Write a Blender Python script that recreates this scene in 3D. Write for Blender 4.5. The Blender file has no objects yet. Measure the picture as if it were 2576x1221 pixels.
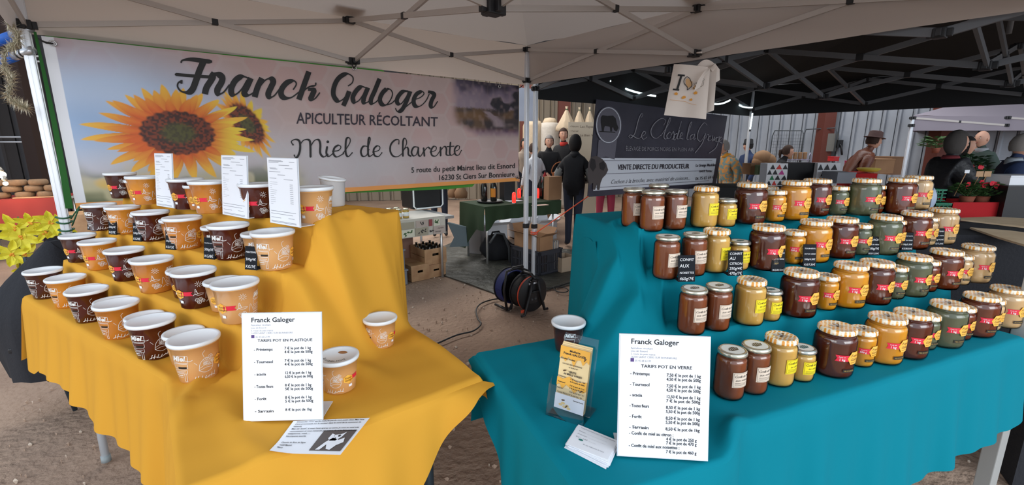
import bpy, bmesh, math, random
import numpy as np
from mathutils import Vector, Matrix
random.seed(7)
C = bpy.context.scene.collection
# ---------------- camera ----------------
F, CX, CY, H = 1150.0, 1288.0, 610.5, 1.45
PITCH = math.atan((CY - 361) / F)
cp, sp = math.cos(PITCH), math.sin(PITCH)
cam = bpy.data.cameras.new('camera'); camo = bpy.data.objects.new('camera', cam); C.objects.link(camo)
cam.sensor_width = 36; cam.sensor_fit = 'HORIZONTAL'; cam.lens = F / 2576 * 36
cam.clip_start = .02; cam.clip_end = 200
camo.location = (0, 0, H); camo.rotation_euler = (math.pi / 2 - PITCH, 0, 0)
bpy.context.scene.camera = camo
vs = bpy.context.scene.view_settings
vs.view_transform = 'Standard'; vs.look = 'None'; vs.exposure = 0.3; vs.gamma = 1; vs.use_curve_mapping = False
# ---------------- world: overcast daylight ----------------
W = bpy.data.worlds.new('sky'); bpy.context.scene.world = W; W.use_nodes = True
bg = W.node_tree.nodes['Background']; bg.inputs[0].default_value = (.74, .86, 1, 1); bg.inputs[1].default_value = 1.1
def area(name, loc, target, sx, sy, power, col):
    l = bpy.data.lights.new(name, 'AREA'); l.shape = 'RECTANGLE'; l.size = sx; l.size_y = sy; l.energy = power; l.color = col
    o = bpy.data.objects.new(name, l); C.objects.link(o); o.location = loc
    o.rotation_euler = (Vector(target) - Vector(loc)).to_track_quat('-Z', 'Y').to_euler(); return o
# daylight through the open side of the hall, behind and to the right of the visitor
area('daylight_opening', (6.5, -6.0, 3.4), (0.2, 2.2, .8), 9, 4.5, 560, (.93, .97, 1))
area('daylight_opening', (-6.5, -5.5, 3.6), (-.8, 2.4, .9), 6, 4, 200, (1, .97, .93))
# unseen fill lamps added above the aisles to brighten the back of the hall
area('aisle_fill', (5.2, 8.6, 3.95), (6.4, 9.6, 0), 5, 2.2, 150, (.95, .98, 1))
area('aisle_fill', (-1.5, 8.2, 3.95), (-.6, 7.4, 0), 7, 2.2, 300, (1, .97, .93))
area('aisle_fill', (-5.2, 5.2, 3.95), (-5.6, 5.6, 0), 2, 2, 30, (1, .9, .8))
# ---------------- pixel helpers: ray of a photo pixel, met with a real plane ----------------
def ray(u, v):
    a = (u - CX) / F; b = (v - CY) / F
    return Vector((a, cp - b * sp, -sp - b * cp))
def onz(u, v, z):
    d = ray(u, v); t = (z - H) / d.z
    return Vector((d.x * t, d.y * t, z))
def atd(u, v, t):
    d = ray(u, v); return Vector((d.x * t, d.y * t, H + d.z * t))
def onplane(u, v, P, N):
    d = ray(u, v); o = Vector((0, 0, H)); t = (Vector(P) - o).dot(N) / d.dot(N)
    return o + d * t
# ---------------- materials ----------------
MATS = {}
def mat(name, col, rough=.6, metal=0, coat=0, emit=0, spec=.5, alpha=1, trans=0, sheen=0, sss=0,
        noise=None, bump=None, vcol=False, glassy=None, transl=0, tcol=None):
    if name in MATS: return MATS[name]
    m = bpy.data.materials.new(name); m.use_nodes = True; nt = m.node_tree; N = nt.nodes; L = nt.links
    b = N['Principled BSDF']; out = N['Material Output']
    c = (*col, 1) if len(col) == 3 else col
    b.inputs['Base Color'].default_value = c; b.inputs['Roughness'].default_value = rough
    b.inputs['Metallic'].default_value = metal; b.inputs['Specular IOR Level'].default_value = spec
    if coat: b.inputs['Coat Weight'].default_value = coat; b.inputs['Coat Roughness'].default_value = .04
    if sheen: b.inputs['Sheen Weight'].default_value = sheen
    if sss: b.inputs['Subsurface Weight'].default_value = sss; b.inputs['Subsurface Radius'].default_value = (.01, .005, .002)
    if trans: b.inputs['Transmission Weight'].default_value = trans
    if emit: b.inputs['Emission Color'].default_value = c; b.inputs['Emission Strength'].default_value = emit
    tc = N.new('ShaderNodeTexCoord')
    if vcol:
        a = N.new('ShaderNodeVertexColor'); a.layer_name = 'print'; L.new(a.outputs[0], b.inputs['Base Color'])
    if noise:   # (scale, other colour, detail, contrast)
        sc, c2, det, lo, hi = noise
        n = N.new('ShaderNodeTexNoise'); n.inputs['Scale'].default_value = sc; n.inputs['Detail'].default_value = det
        r = N.new('ShaderNodeValToRGB'); r.color_ramp.elements[0].position = lo; r.color_ramp.elements[1].position = hi
        r.color_ramp.elements[0].color = c; r.color_ramp.elements[1].color = (*c2, 1)
        L.new(tc.outputs['Object'], n.inputs['Vector']); L.new(n.outputs[0], r.inputs[0]); L.new(r.outputs[0], b.inputs['Base Color'])
    if bump:    # (kind, scale, strength, distance)
        kind, sc, st, di = bump
        n = N.new('ShaderNodeTexNoise' if kind == 'noise' else 'ShaderNodeTexWave' if kind == 'wave' else 'ShaderNodeTexVoronoi')
        n.inputs['Scale'].default_value = sc
        if kind == 'noise': n.inputs['Detail'].default_value = 6
        bp = N.new('ShaderNodeBump'); bp.inputs['Strength'].default_value = st; bp.inputs['Distance'].default_value = di
        L.new(tc.outputs['Object'], n.inputs['Vector']); L.new(n.outputs[0], bp.inputs['Height']); L.new(bp.outputs[0], b.inputs['Normal'])
    if glassy is not None:   # see-through share, tint
        sh, tint = glassy
        tr = N.new('ShaderNodeBsdfTransparent'); tr.inputs[0].default_value = (*tint, 1)
        mx = N.new('ShaderNodeMixShader'); lw = N.new('ShaderNodeFresnel'); lw.inputs[0].default_value = 1.45
        if sh < 1:
            mx.inputs[0].default_value = 1 - sh; L.new(tr.outputs[0], mx.inputs[1]); L.new(b.outputs[0], mx.inputs[2])
        else:
            g = N.new('ShaderNodeBsdfGlossy'); g.inputs['Roughness'].default_value = rough
            L.new(lw.outputs[0], mx.inputs[0]); L.new(tr.outputs[0], mx.inputs[1]); L.new(g.outputs[0], mx.inputs[2])
        L.new(mx.outputs[0], out.inputs['Surface'])
    if transl:
        tl = N.new('ShaderNodeBsdfTranslucent'); tl.inputs[0].default_value = (*tcol, 1) if tcol else c; mx = N.new('ShaderNodeMixShader'); mx.inputs[0].default_value = transl
        L.new(b.outputs[0], mx.inputs[1]); L.new(tl.outputs[0], mx.inputs[2]); L.new(mx.outputs[0], out.inputs['Surface'])
    MATS[name] = m; return m
def lin(r, g, b):   # 0-255 display colour -> linear
    f = lambda c: (c / 255 / 12.92) if c / 255 <= .04045 else ((c / 255 + .055) / 1.055) ** 2.4
    return (f(r), f(g), f(b))
# ---------------- mesh builder ----------------
class MB:
    def __init__(s): s.v = []; s.f = []; s.m = []; s.cur = 0; s.smooth = False; s.sm = []
    def add(s, vs, fs, mi=None, smooth=None):
        o = len(s.v); s.v += [tuple(p) for p in vs]
        for f in fs:
            s.f.append([i + o for i in f]); s.m.append(s.cur if mi is None else mi); s.sm.append(s.smooth if smooth is None else smooth)
        return s
    def box(s, x0, x1, y0, y1, z0, z1, bev=0, mi=None, X=None):
        vs = [(x, y, z) for z in (z0, z1) for y in (y0, y1) for x in (x0, x1)]
        fs = [(0, 2, 3, 1), (4, 5, 7, 6), (0, 1, 5, 4), (2, 6, 7, 3), (0, 4, 6, 2), (1, 3, 7, 5)]
        if bev:
            bm = bmesh.new()
            bv = [bm.verts.new(p) for p in vs]; [bm.faces.new([bv[i] for i in f]) for f in fs]
            bmesh.ops.bevel(bm, geom=bm.edges[:], offset=bev, segments=2, affect='EDGES', profile=.5)
            bm.verts.index_update(); vs = [tuple(v.co) for v in bm.verts]; fs = [[v.index for v in f.verts] for f in bm.faces]; bm.free()
        if X is not None: vs = [X @ Vector(p) for p in vs]
        return s.add(vs, fs, mi)
    def tube(s, pts, r, n=8, cap=True, mi=None, flat=None, smooth=True):
        pts = [Vector(p) for p in pts]; k = len(pts); rr = r if isinstance(r, (list, tuple)) else [r] * k
        up = Vector((0, 0, 1)); vs = []; prev = None
        for i in range(k):
            d = (pts[min(i + 1, k - 1)] - pts[max(i - 1, 0)]).normalized()
            if prev is None:
                a = d.cross(up)
                if a.length < .05: a = d.cross(Vector((1, 0, 0)))
            else: a = prev - d * prev.dot(d)
            a.normalize(); prev = a; b = a.cross(d)
            for j in range(n):
                t = 2 * math.pi * (j + .5) / n; fl = flat or 1
                vs.append(pts[i] + (a * math.cos(t) + b * math.sin(t) * fl) * rr[i])
        fs = [(i * n + j, i * n + (j + 1) % n, (i + 1) * n + (j + 1) % n, (i + 1) * n + j) for i in range(k - 1) for j in range(n)]
        if cap: fs += [tuple(range(n - 1, -1, -1)), tuple(range((k - 1) * n, k * n))]
        return s.add(vs, fs, mi, smooth)
    def bar(s, p, q, w, h, mi=None):   # rectangular bar, h roughly vertical
        p, q = Vector(p), Vector(q); d = (q - p).normalized(); a = d.cross(Vector((0, 0, 1)))
        if a.length < .05: a = Vector((1, 0, 0))
        a.normalize(); b = a.cross(d); a *= w / 2; b *= h / 2
        vs = [p - a - b, p + a - b, p + a + b, p - a + b, q - a - b, q + a - b, q + a + b, q - a + b]
        return s.add(vs, [(0, 1, 2, 3), (7, 6, 5, 4), (0, 4, 5, 1), (1, 5, 6, 2), (2, 6, 7, 3), (3, 7, 4, 0)], mi)
    def lathe(s, prof, n=32, mi=None, c=(0, 0, 0), smooth=True, mis=None):
        vs = [(c[0] + r * math.cos(2 * math.pi * j / n), c[1] + r * math.sin(2 * math.pi * j / n), c[2] + z) for r, z in prof for j in range(n)]
        for i in range(len(prof) - 1):
            o = len(s.v) if i == 0 else o0
            if i == 0: o0 = o; s.v += vs
            for j in range(n):
                s.f.append([o0 + i * n + j, o0 + i * n + (j + 1) % n, o0 + (i + 1) * n + (j + 1) % n, o0 + (i + 1) * n + j])
                s.m.append((mis[i] if mis else s.cur if mi is None else mi)); s.sm.append(smooth)
        for i in (0, len(prof) - 1):
            if prof[i][0] > 1e-4:
                idx = [o0 + i * n + j for j in range(n)]
                s.f.append(idx[::-1] if i == 0 else idx); s.m.append(mis[min(i, len(prof) - 2)] if mis else s.cur if mi is None else mi); s.sm.append(False)
        return s
    def grid(s, P, nu, nv, mi=None, smooth=True, flip=False):
        vs = [P(i, j) for i in range(nu + 1) for j in range(nv + 1)]; w = nv + 1
        fs = [(i * w + j, (i + 1) * w + j, (i + 1) * w + j + 1, i * w + j + 1) for i in range(nu) for j in range(nv)]
        if flip: fs = [f[::-1] for f in fs]
        return s.add(vs, fs, mi, smooth)
    def ball(s, c, r, n=12, m=8, mi=None):
        rx, ry, rz = r if isinstance(r, (tuple, list)) else (r, r, r)
        vs = [(c[0], c[1], c[2] - rz)]
        for i in range(1, m):
            t = math.pi * i / m
            for j in range(n):
                p = 2 * math.pi * j / n; vs.append((c[0] + rx * math.sin(t) * math.cos(p), c[1] + ry * math.sin(t) * math.sin(p), c[2] - rz * math.cos(t)))
        vs.append((c[0], c[1], c[2] + rz)); fs = []
        for j in range(n):
            fs.append((0, 1 + (j + 1) % n, 1 + j)); k = 1 + (m - 2) * n; fs.append((k + j, k + (j + 1) % n, len(vs) - 1))
        for i in range(m - 2):
            for j in range(n):
                a = 1 + i * n; b = a + n; fs.append((a + j, a + (j + 1) % n, b + (j + 1) % n, b + j))
        return s.add(vs, fs, mi, True)
    def xf(s, fn): s.v = [tuple(fn(Vector(p))) for p in s.v]; return s
    def mesh(s, name, mats):
        me = bpy.data.meshes.new(name); me.from_pydata([tuple(p) for p in s.v], [], s.f)
        for m in (mats if isinstance(mats, (list, tuple)) else [mats]): me.materials.append(m)
        me.polygons.foreach_set('material_index', s.m); me.polygons.foreach_set('use_smooth', s.sm); me.update(); return me
    def build(s, name, mats, parent=None, world=False, loc=None, rz=None):
        if world and parent is not None:
            inv = parent.matrix_basis.inverted()
            if parent.parent is not None: inv = inv @ parent.parent.matrix_basis.inverted()
            s.v = [tuple(inv @ Vector(p)) for p in s.v]
        o = bpy.data.objects.new(name, s.mesh(name, mats)); C.objects.link(o); o.parent = parent
        if loc is not None: o.location = loc
        if rz is not None: o.rotation_euler = (0, 0, rz)
        return o
def tag(o, label=None, cat=None, group=None, kind=None):
    if label: o['label'] = label
    if cat: o['category'] = cat
    if group: o['group'] = group
    if kind: o['kind'] = kind
    return o
def thing(name, label, cat, loc=(0, 0, 0), rz=0, group=None):
    o = bpy.data.objects.new(name, None); C.objects.link(o); o.empty_display_size = .05
    o.matrix_basis = Matrix.Translation(Vector(loc)) @ Matrix.Rotation(rz, 4, 'Z')
    return tag(o, label, cat, group)
def struct(o): return tag(o, kind='structure')
KIDS = {}
def kids(o):
    if o.name not in KIDS: KIDS[o.name] = list(o.children)
    return KIDS[o.name]
def dup(root, loc, rz=0, label=None, group=None):
    r = root.copy(); C.objects.link(r); r.matrix_basis = Matrix.Translation(Vector(loc)) @ Matrix.Rotation(rz, 4, 'Z')
    if label: r['label'] = label
    if group: r['group'] = group
    for ch in kids(root):
        c = ch.copy(); C.objects.link(c); c.parent = r
        for g in kids(ch):
            d = g.copy(); C.objects.link(d); d.parent = c
    return r
# ---------------- flat shapes: text and strokes ----------------
TC = {}
def text2d(body, size=1, bold=0, shear=0, align='LEFT', space=1):
    k = (body, bold, shear, align, space)
    if k not in TC:
        cu = bpy.data.curves.new('t', 'FONT'); cu.body = body; cu.offset = bold; cu.shear = shear; cu.align_x = align
        cu.resolution_u = 2; cu.space_character = space
        o = bpy.data.objects.new('t', cu); C.objects.link(o)
        me = o.to_mesh(); TC[k] = ([(v.co.x, v.co.y) for v in me.vertices], [list(p.vertices) for p in me.polygons])
        o.to_mesh_clear(); bpy.data.objects.remove(o); bpy.data.curves.remove(cu)
    v, f = TC[k]
    return [(x * size, y * size) for x, y in v], f
def smooth_line(p, n=5):
    if len(p) < 3: return p
    out = []
    for i in range(len(p) - 1):
        a = p[max(i - 1, 0)]; b = p[i]; c = p[i + 1]; d = p[min(i + 2, len(p) - 1)]
        for k in range(n):
            t = k / n; out.append(tuple(.5 * ((2 * b[q]) + (-a[q] + c[q]) * t + (2 * a[q] - 5 * b[q] + 4 * c[q] - d[q]) * t * t + (-a[q] + 3 * b[q] - 3 * c[q] + d[q]) * t ** 3) for q in (0, 1)))
    return out + [tuple(p[-1])]
def stroke2d(pts, w, pen=None, sm=True, taper=False):
    """ribbon along pts; pen=(angle, thin share): broad-nib lettering"""
    p = smooth_line(pts) if sm else pts; vs = []; n = len(p)
    for i in range(n):
        dx = p[min(i + 1, n - 1)][0] - p[max(i - 1, 0)][0]; dy = p[min(i + 1, n - 1)][1] - p[max(i - 1, 0)][1]
        l = math.hypot(dx, dy) or 1; k = w / 2
        if pen:   # pressure: heavy on down-strokes (photo y grows downwards), light on up-strokes
            q = min(1, max(0, (dy / l + .35) / .9)); k *= pen[1] + (1 - pen[1]) * q * q * (3 - 2 * q)
        if taper: k *= .25 + .75 * math.sin(math.pi * (i + .3) / (n - .4))
        vs += [(p[i][0] - dy / l * k, p[i][1] + dx / l * k), (p[i][0] + dy / l * k, p[i][1] - dx / l * k)]
    return vs, [(2 * i, 2 * i + 1, 2 * i + 3, 2 * i + 2) for i in range(n - 1)]
def poly2d(pts): return list(pts), [tuple(range(len(pts)))]
def ell2d(cx, cy, rx, ry=None, n=14, a=0):
    ry = ry or rx; return [(cx + rx * math.cos(2 * math.pi * i / n) * math.cos(a) - ry * math.sin(2 * math.pi * i / n) * math.sin(a),
                            cy + rx * math.cos(2 * math.pi * i / n) * math.sin(a) + ry * math.sin(2 * math.pi * i / n) * math.cos(a)) for i in range(n)], [tuple(range(n))]
def put(mb, shape, fn, mi=None, dx=0, dy=0):
    v, f = shape; mb.add([fn(x + dx, y + dy) for x, y in v], f, mi); return mb
def cyl_map(R, k=1.0, z0=0, a0=-math.pi / 2, off=.0006):   # wraps a flat design round a vertical jar; R may be f(z)
    def fn(x, y):
        r = (R(z0 + y) if callable(R) else R) + off; t = a0 + x / r
        return (r * math.cos(t), r * math.sin(t), z0 + y)
    return fn
def subdiv_rect(x0, x1, y0, y1, n=8):
    vs = [(x0 + (x1 - x0) * i / n, y) for i in range(n + 1) for y in (y0, y1)]
    return vs, [(2 * i, 2 * i + 2, 2 * i + 3, 2 * i + 1) for i in range(n)]
def ss(x, a, b):
    t = min(1, max(0, (x - a) / (b - a))); return t * t * (3 - 2 * t)
def nz(x, y, s=0):
    return math.sin(x * 3.1 + s) * math.cos(y * 2.7 - s * 1.3) * .5 + math.sin(x * 6.7 + y * 4.1 + s * 2) * .3 + math.sin(y * 9.3 - x * 5.2 + s) * .2
# common materials
white_pl = mat('white plastic', (.82, .84, .86), .35)
black_pl = mat('black plastic', (.012, .012, .014), .45)
dark_cl = mat('black cloth', (.012, .013, .018), .9, bump=('noise', 60, .4, .01))
alu = mat('brushed aluminium', (.72, .72, .72), .35, metal=.75)
wood = mat('pine wood', lin(196, 158, 120), .6, noise=(9, lin(170, 128, 92), 8, .35, .7))
card = mat('brown cardboard', lin(160, 122, 88), .8, noise=(4, lin(140, 104, 74), 4, .3, .7))
white_card = mat('white cardboard', (.62, .64, .68), .7)
paper = mat('white paper', (.86, .88, .93), .5)
ink = mat('black ink', (.012, .012, .013), .6)
grey_ink = mat('grey ink', (.25, .25, .28), .6)
clear = mat('clear acrylic', (.9, .95, 1), .05, glassy=(1, (.93, .95, .97)))
frost = mat('frosted plastic', (.8, .82, .85), .3, glassy=(.4, (.95, .95, .95)))
# ================= setting =================
E1 = Vector((-.779, -.627, 0)); E2 = Vector((.627, -.779, 0)); C0 = Vector((.15, 4.85, 0)); SIDE = 3.54
ground_m = mat('trodden earth', lin(174, 148, 128), .95, noise=(1.3, lin(142, 118, 102), 12, .3, .72), bump=('noise', 26, .7, .03))
mb = MB()
def gp(i, j):
    x = -14 + 32 * i / 150; y = -7 + 26 * j / 130
    a = .5 if abs(x) < 4 and y < 6 else 1
    return (x, y, .014 * nz(x * 1.7, y * 1.9) * a + .008 * nz(x * 5, y * 6, 2) - .008)
mb.grid(gp, 150, 130); struct(mb.build('floor', ground_m))
mb = MB(); rnd = random.Random(3)
for k in range(1500):   # gravel and clods
    x = rnd.uniform(-2.8, 3.6); y = rnd.uniform(.7, 5.2); r = rnd.choice((.003, .004, .005, .007, .011))
    vs = [(x + r * rnd.uniform(.7, 1.3) * math.cos(t), y + r * rnd.uniform(.7, 1.3) * math.sin(t), .004) for t in (0, 1.57, 3.14, 4.71)] + [(x, y, .004 + r * rnd.uniform(.5, .9)), (x, y, -.02)]
    mb.add(vs, [(0, 1, 4), (1, 2, 4), (2, 3, 4), (3, 0, 4), (1, 0, 5), (2, 1, 5), (3, 2, 5), (0, 3, 5)], rnd.choice((0, 0, 1)))
tag(mb.build('gravel', [mat('clod', lin(180, 154, 134), .95), mat('pebble', lin(206, 188, 170), .9)]), 'small stones and clods scattered over the trodden earth', 'gravel', kind='stuff')
steel_wall = mat('galvanised cladding', lin(152, 156, 164), .55, metal=.1, noise=(1.2, lin(122, 126, 134), 6, .35, .75))
rust = mat('red brown steel', lin(96, 44, 32), .6)
dark_steel = mat('dark cladding', lin(58, 58, 62), .6)
beige_wall = mat('beige cladding', lin(140, 128, 112), .7)
eave_m = mat('wall capping', lin(62, 62, 66), .6)
# right hall wall: line parallel to the side E2 of the stalls
Wp = Vector((6.9, 10.3, 0)); Wn = (-E1)
def clad(name, origin, d, n, pitch, ztop, m, mcap):
    L_ = n * pitch; w = struct(MB().build(name, m)); nrm = Vector((-d.y, d.x, 0))
    o = Vector(origin); v = []
    b = MB(); X = Matrix((( d.x, nrm.x, 0, o.x), (d.y, nrm.y, 0, o.y), (0, 0, 1, 0), (0, 0, 0, 1)))
    b.box(0, L_, .04, .1, 0, ztop + .25, X=X); b.box(-.02, L_, -.06, .12, ztop + .25, ztop + .45, mi=1, X=X)
    b.box(0, L_, .06, .1, ztop + .45, 4.15, mi=1, X=X)
    me = b.mesh(name, [m, mcap]); w.data = me
    p = MB(); q = pitch
    prof = [(0, 0), (.06 * q, 0), (.12 * q, -.05), (.26 * q, -.05), (.33 * q, 0), (.93 * q, 0), (.96 * q, .035), (q, .035)]
    vs = [(x, y, z) for x, y in prof for z in (0, ztop + .25)]
    p.add(vs, [(2 * i, 2 * i + 2, 2 * i + 3, 2 * i + 1) for i in range(7)])
    pm = p.mesh('cladding_sheet', m)
    for k in range(n):
        s = bpy.data.objects.new('cladding_sheet', pm); C.objects.link(s); s.parent = w
        s.matrix_basis = Matrix.Translation(o + d * (k * pitch)) @ Matrix.Rotation(math.atan2(d.y, d.x), 4, 'Z')
    return w
clad('wall_right', Wp - E2 * 6.5, E2, 56, .24, 2.05, steel_wall, eave_m)
clad('wall_back', Vector((-9, 11.2, 0)), Vector((1, .12, 0)).normalized(), 48, .28, 2.9, beige_wall, eave_m)
clad('wall_left', Vector((-8.6, 1.5, 0)), Vector((.12, 1, 0)).normalized(), 34, .3, 3.4, dark_steel, eave_m)
def post(name, P, w, zt, m):
    return struct(MB().box(P[0] - w, P[0] + w, P[1] - w, P[1] + w, 0, zt).build(name, m))
P = onplane(2066, 400, Wp - Wn * .16, Wn); post('trim_1', P, .12, 3.1, rust)
P = Wp + E2 * 1.9 - Wn * .12; post('trim_2', P, .13, 3.1, rust)
P = atd(1418, 300, 11); post('trim_3', (P.x, P.y), .14, 3.4, rust)
P = atd(1322, 330, 10.5); post('trim_4', (P.x, P.y), .13, 3.4, rust)
P = atd(92, 380, 6.6); post('trim_5', (P.x, P.y), .09, 3.2, mat('dark brown steel', lin(46, 32, 28), .6))
b = MB()
for z in (2.75, 1.62):
    for dz in (0, .07):
        P, Q = atd(-60, 188 if z > 2 else 342, 6.6), atd(112, 190 if z > 2 else 344, 6.6); P.z = z - .15 + dz; Q.z = z - .15 + dz
        b.tube([P, Q], .013)
struct(b.build('trim_6', mat('pale conduit', (.5, .52, .56), .4)))
b = MB(); b.box(-12, 13, 5.2, 17, 4.1, 4.2); struct(b.build('ceiling', mat('dark roof', (.02, .02, .022), .9)))
# ================= pop-up tents =================
def pop_tent(label, A, d1, L1, d2, L2, n1, n2, zlo, zup, zval, zpk, mfab, mbar, mleg, legs, mjoint, inner=True, eave=None, barw=.03, group=None, sag=.02, name='canopy_tent', valance=(0, 1, 2, 3)):
    t = thing(name, label, 'tent', A, 0, group); zev = eave or zup + .04
    P = lambda a, b, z: Vector(A) + d1 * (a * L1) + d2 * (b * L2) + Vector((0, 0, z))
    corners = [(0, 0), (1, 0), (1, 1), (0, 1)]
    c = MB(); nn = 14
    for k in range(4):        # four sloping roof panels
        a, b_ = corners[k], corners[(k + 1) % 4]
        def rp(i, j, a=a, b_=b_):
            s = i / nn; r = j / nn
            x = a[0] + (b_[0] - a[0]) * s; y = a[1] + (b_[1] - a[1]) * s
            x += (.5 - x) * r; y += (.5 - y) * r
            w = .012 * math.sin(9 * math.pi * s) * max(0, 1 - r) * (abs(s - .5) * 2) ** 2
            return P(x, y, zev + (zpk - zev) * r - sag * 4 * s * (1 - s) * (1 - r) * 1 - sag * 3 * r * (1 - r) + w)
        c.grid(rp, nn, nn)
        if k in valance:
            nrm = Vector((b_[1] - a[1], -(b_[0] - a[0]), 0)); out = (d1 * nrm.x + d2 * nrm.y)
            def vp_(i, j, a=a, b_=b_, out=out):
                s = i / 30; z = zev + (zval - zev) * j / 4
                q = P(a[0] + (b_[0] - a[0]) * s, a[1] + (b_[1] - a[1]) * s, z); q = q + out * ((.024 + .008 * math.sin(s * 26)) * j / 4); q.z -= sag * 4 * s * (1 - s) * (1 - j / 4)
                return q
            c.grid(vp_, 30, 4)
    c.build('canopy', mfab, t, world=True)
    def scissor(a, b_, b2=None):
        (x0, y0), (x1, y1) = a, b_
        d = (P(x1, y1, 0) - P(x0, y0, 0)).normalized(); n = Vector((-d.y, d.x, 0)) * (barw * .28)
        MB().bar(P(x0, y0, zlo) + n, P(x1, y1, zup) + n, barw * .5, barw).build('truss_bar', mbar, t, world=True)
        MB().bar(P(x0, y0, zup) - n, P(x1, y1, zlo) - n, barw * .5, barw).build('truss_bar', mbar, t, world=True)
        m_ = (P(x0, y0, zlo) + P(x1, y1, zup)) / 2; k = barw * .62
        X = Matrix.Translation(m_) @ Matrix.Rotation(math.atan2(d.y, d.x), 4, 'Z')
        MB().box(-k, k, -k * .9, k * .9, -k, k, bev=.003, X=X).build('pivot', mjoint, t, world=True)
    def joint(x, y, z, s=.035):
        X = Matrix.Translation(P(x, y, z)) @ Matrix.Rotation(math.atan2(d1.y, d1.x), 4, 'Z')
        b = MB().box(-s, s, -s * .8, s * .8, -s * .7, s * .7, bev=.006, X=X)
        for sx in (-1, 1): b.box(sx * s * .6, sx * s * 1.55, -s * .35, s * .35, -s * .55, s * .55, bev=.003, X=X)
        b.box(-s * .35, s * .35, -s * 1.45, s * 1.45, -s * .55, s * .55, bev=.003, X=X)
        b.build('joint', mjoint, t, world=True)
    g1 = [i / n1 for i in range(n1 + 1)]; g2 = [i / n2 for i in range(n2 + 1)]
    for y in (0, 1):
        for i in range(n1): scissor((g1[i], y), (g1[i + 1], y))
    for x in (0, 1):
        for i in range(n2): scissor((x, g2[i]), (x, g2[i + 1]))
    for y in (0, 1):
        for x in g1: joint(x, y, zlo); joint(x, y, zup)
    for x in (0, 1):
        for y in g2[1:-1]: joint(x, y, zlo); joint(x, y, zup)
    if inner:
        for y in g2[1:-1]:
            for i in range(n1): scissor((g1[i], y), (g1[i + 1], y))
            for x in g1[1:-1]: joint(x, y, zlo, .045); joint(x, y, zup, .04)
        for x in g1[1:-1]:
            for i in range(n2): scissor((x, g2[i]), (x, g2[i + 1]))
        MB().tube([P(.5, .5, zup), P(.5, .5, zpk - .01)], .02).build('peak_pole', mbar, t, world=True)
    for k in legs:
        x, y = corners[k]; q = P(x, y, 0)
        X = Matrix.Translation(q) @ Matrix.Rotation(math.atan2(d1.y, d1.x), 4, 'Z'); w = .02
        l = MB().box(-w, w, -w, w, 0.004, zup, bev=.004, X=X).build('leg', mleg, t, world=True)
        b = MB()
        for a_ in (-1, 1):    # raised channels of the profile
            b.box(-w - .0025, w + .0025, a_ * w * .45 - .004, a_ * w * .45 + .004, .02, zup - .05, X=X)
            b.box(a_ * w * .45 - .004, a_ * w * .45 + .004, -w - .0025, w + .0025, .02, zup - .05, X=X)
        b.build('channel', mleg, l, world=False) if False else b.build('channel', mleg, t, world=True)
        MB().box(-.045, .045, -.045, .045, 0, .008, bev=.002, X=X).build('foot_plate', mleg, t, world=True)
        MB().box(-.026, .026, -.026, .026, zlo * .27, zlo * .27 + .05, bev=.004, X=X).build('collar', mjoint if mfab is not None else mleg, t, world=True)
    return t, P
canopy_m = mat('off white tent canvas', lin(192, 178, 168), .85, bump=('noise', 160, .15, .002), transl=.25)
bar_m = mat('pale painted steel', lin(190, 182, 176), .45, metal=.2)
leg_m = mat('anodised aluminium leg', (.76, .78, .82), .4, metal=.45)
tentA, PA = pop_tent('large off white pop-up tent with scissor truss over the honey stall', C0, E1, SIDE, E2, 3.63, 2, 2, 2.07, 2.36, 2.03, 3.0,
    canopy_m, bar_m, leg_m, (0, 1, 3, 2), black_pl)
# white wall clips and labels seen under the roof (reinforcement patches)
for a, b_ in ((.5, 0), (0, .5)):
    q = PA(a, b_, 2.43); X = Matrix.Translation(q + (E1 + E2) * .03) @ Matrix.Rotation(math.atan2(E1.y, E1.x), 4, 'Z')
    MB().box(-.11, .11, -.09, .09, -.002, .002, bev=.001, X=X).build('reinforcement_patch', mat('patch canvas', lin(214, 206, 198), .8), tentA, world=True)
blk_fab = mat('black tent canvas', (.010, .011, .013), .8); grey_bar = mat('dark grey truss steel', lin(112, 114, 118), .45, metal=.2)
B0 = C0 - E1 * .12
tentB, PB_ = pop_tent('black pop-up tent with grey scissor truss beside the honey stall', B0, -E1, 4.84, E2, 6.2, 3, 4, 2.0, 2.33, 1.9, 3.0,
    blk_fab, grey_bar, leg_m, (0, 1), black_pl, sag=.03, valance=(0, 1), barw=.045)
lil = mat('lilac grey tent canvas', lin(142, 133, 142), .8)
LA = atd(2290, 334, 7.6); LA.z = 0
tentC, PC_ = pop_tent('lilac grey market tent at the far right', LA, Vector((.98, -.06, 0)), 3.0, Vector((.70, .714, 0)), 2.6, 2, 2, 1.74, 1.86, 1.655, 2.45,
    lil, bar_m, leg_m, (0, 1), black_pl, inner=False, eave=1.9)
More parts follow.
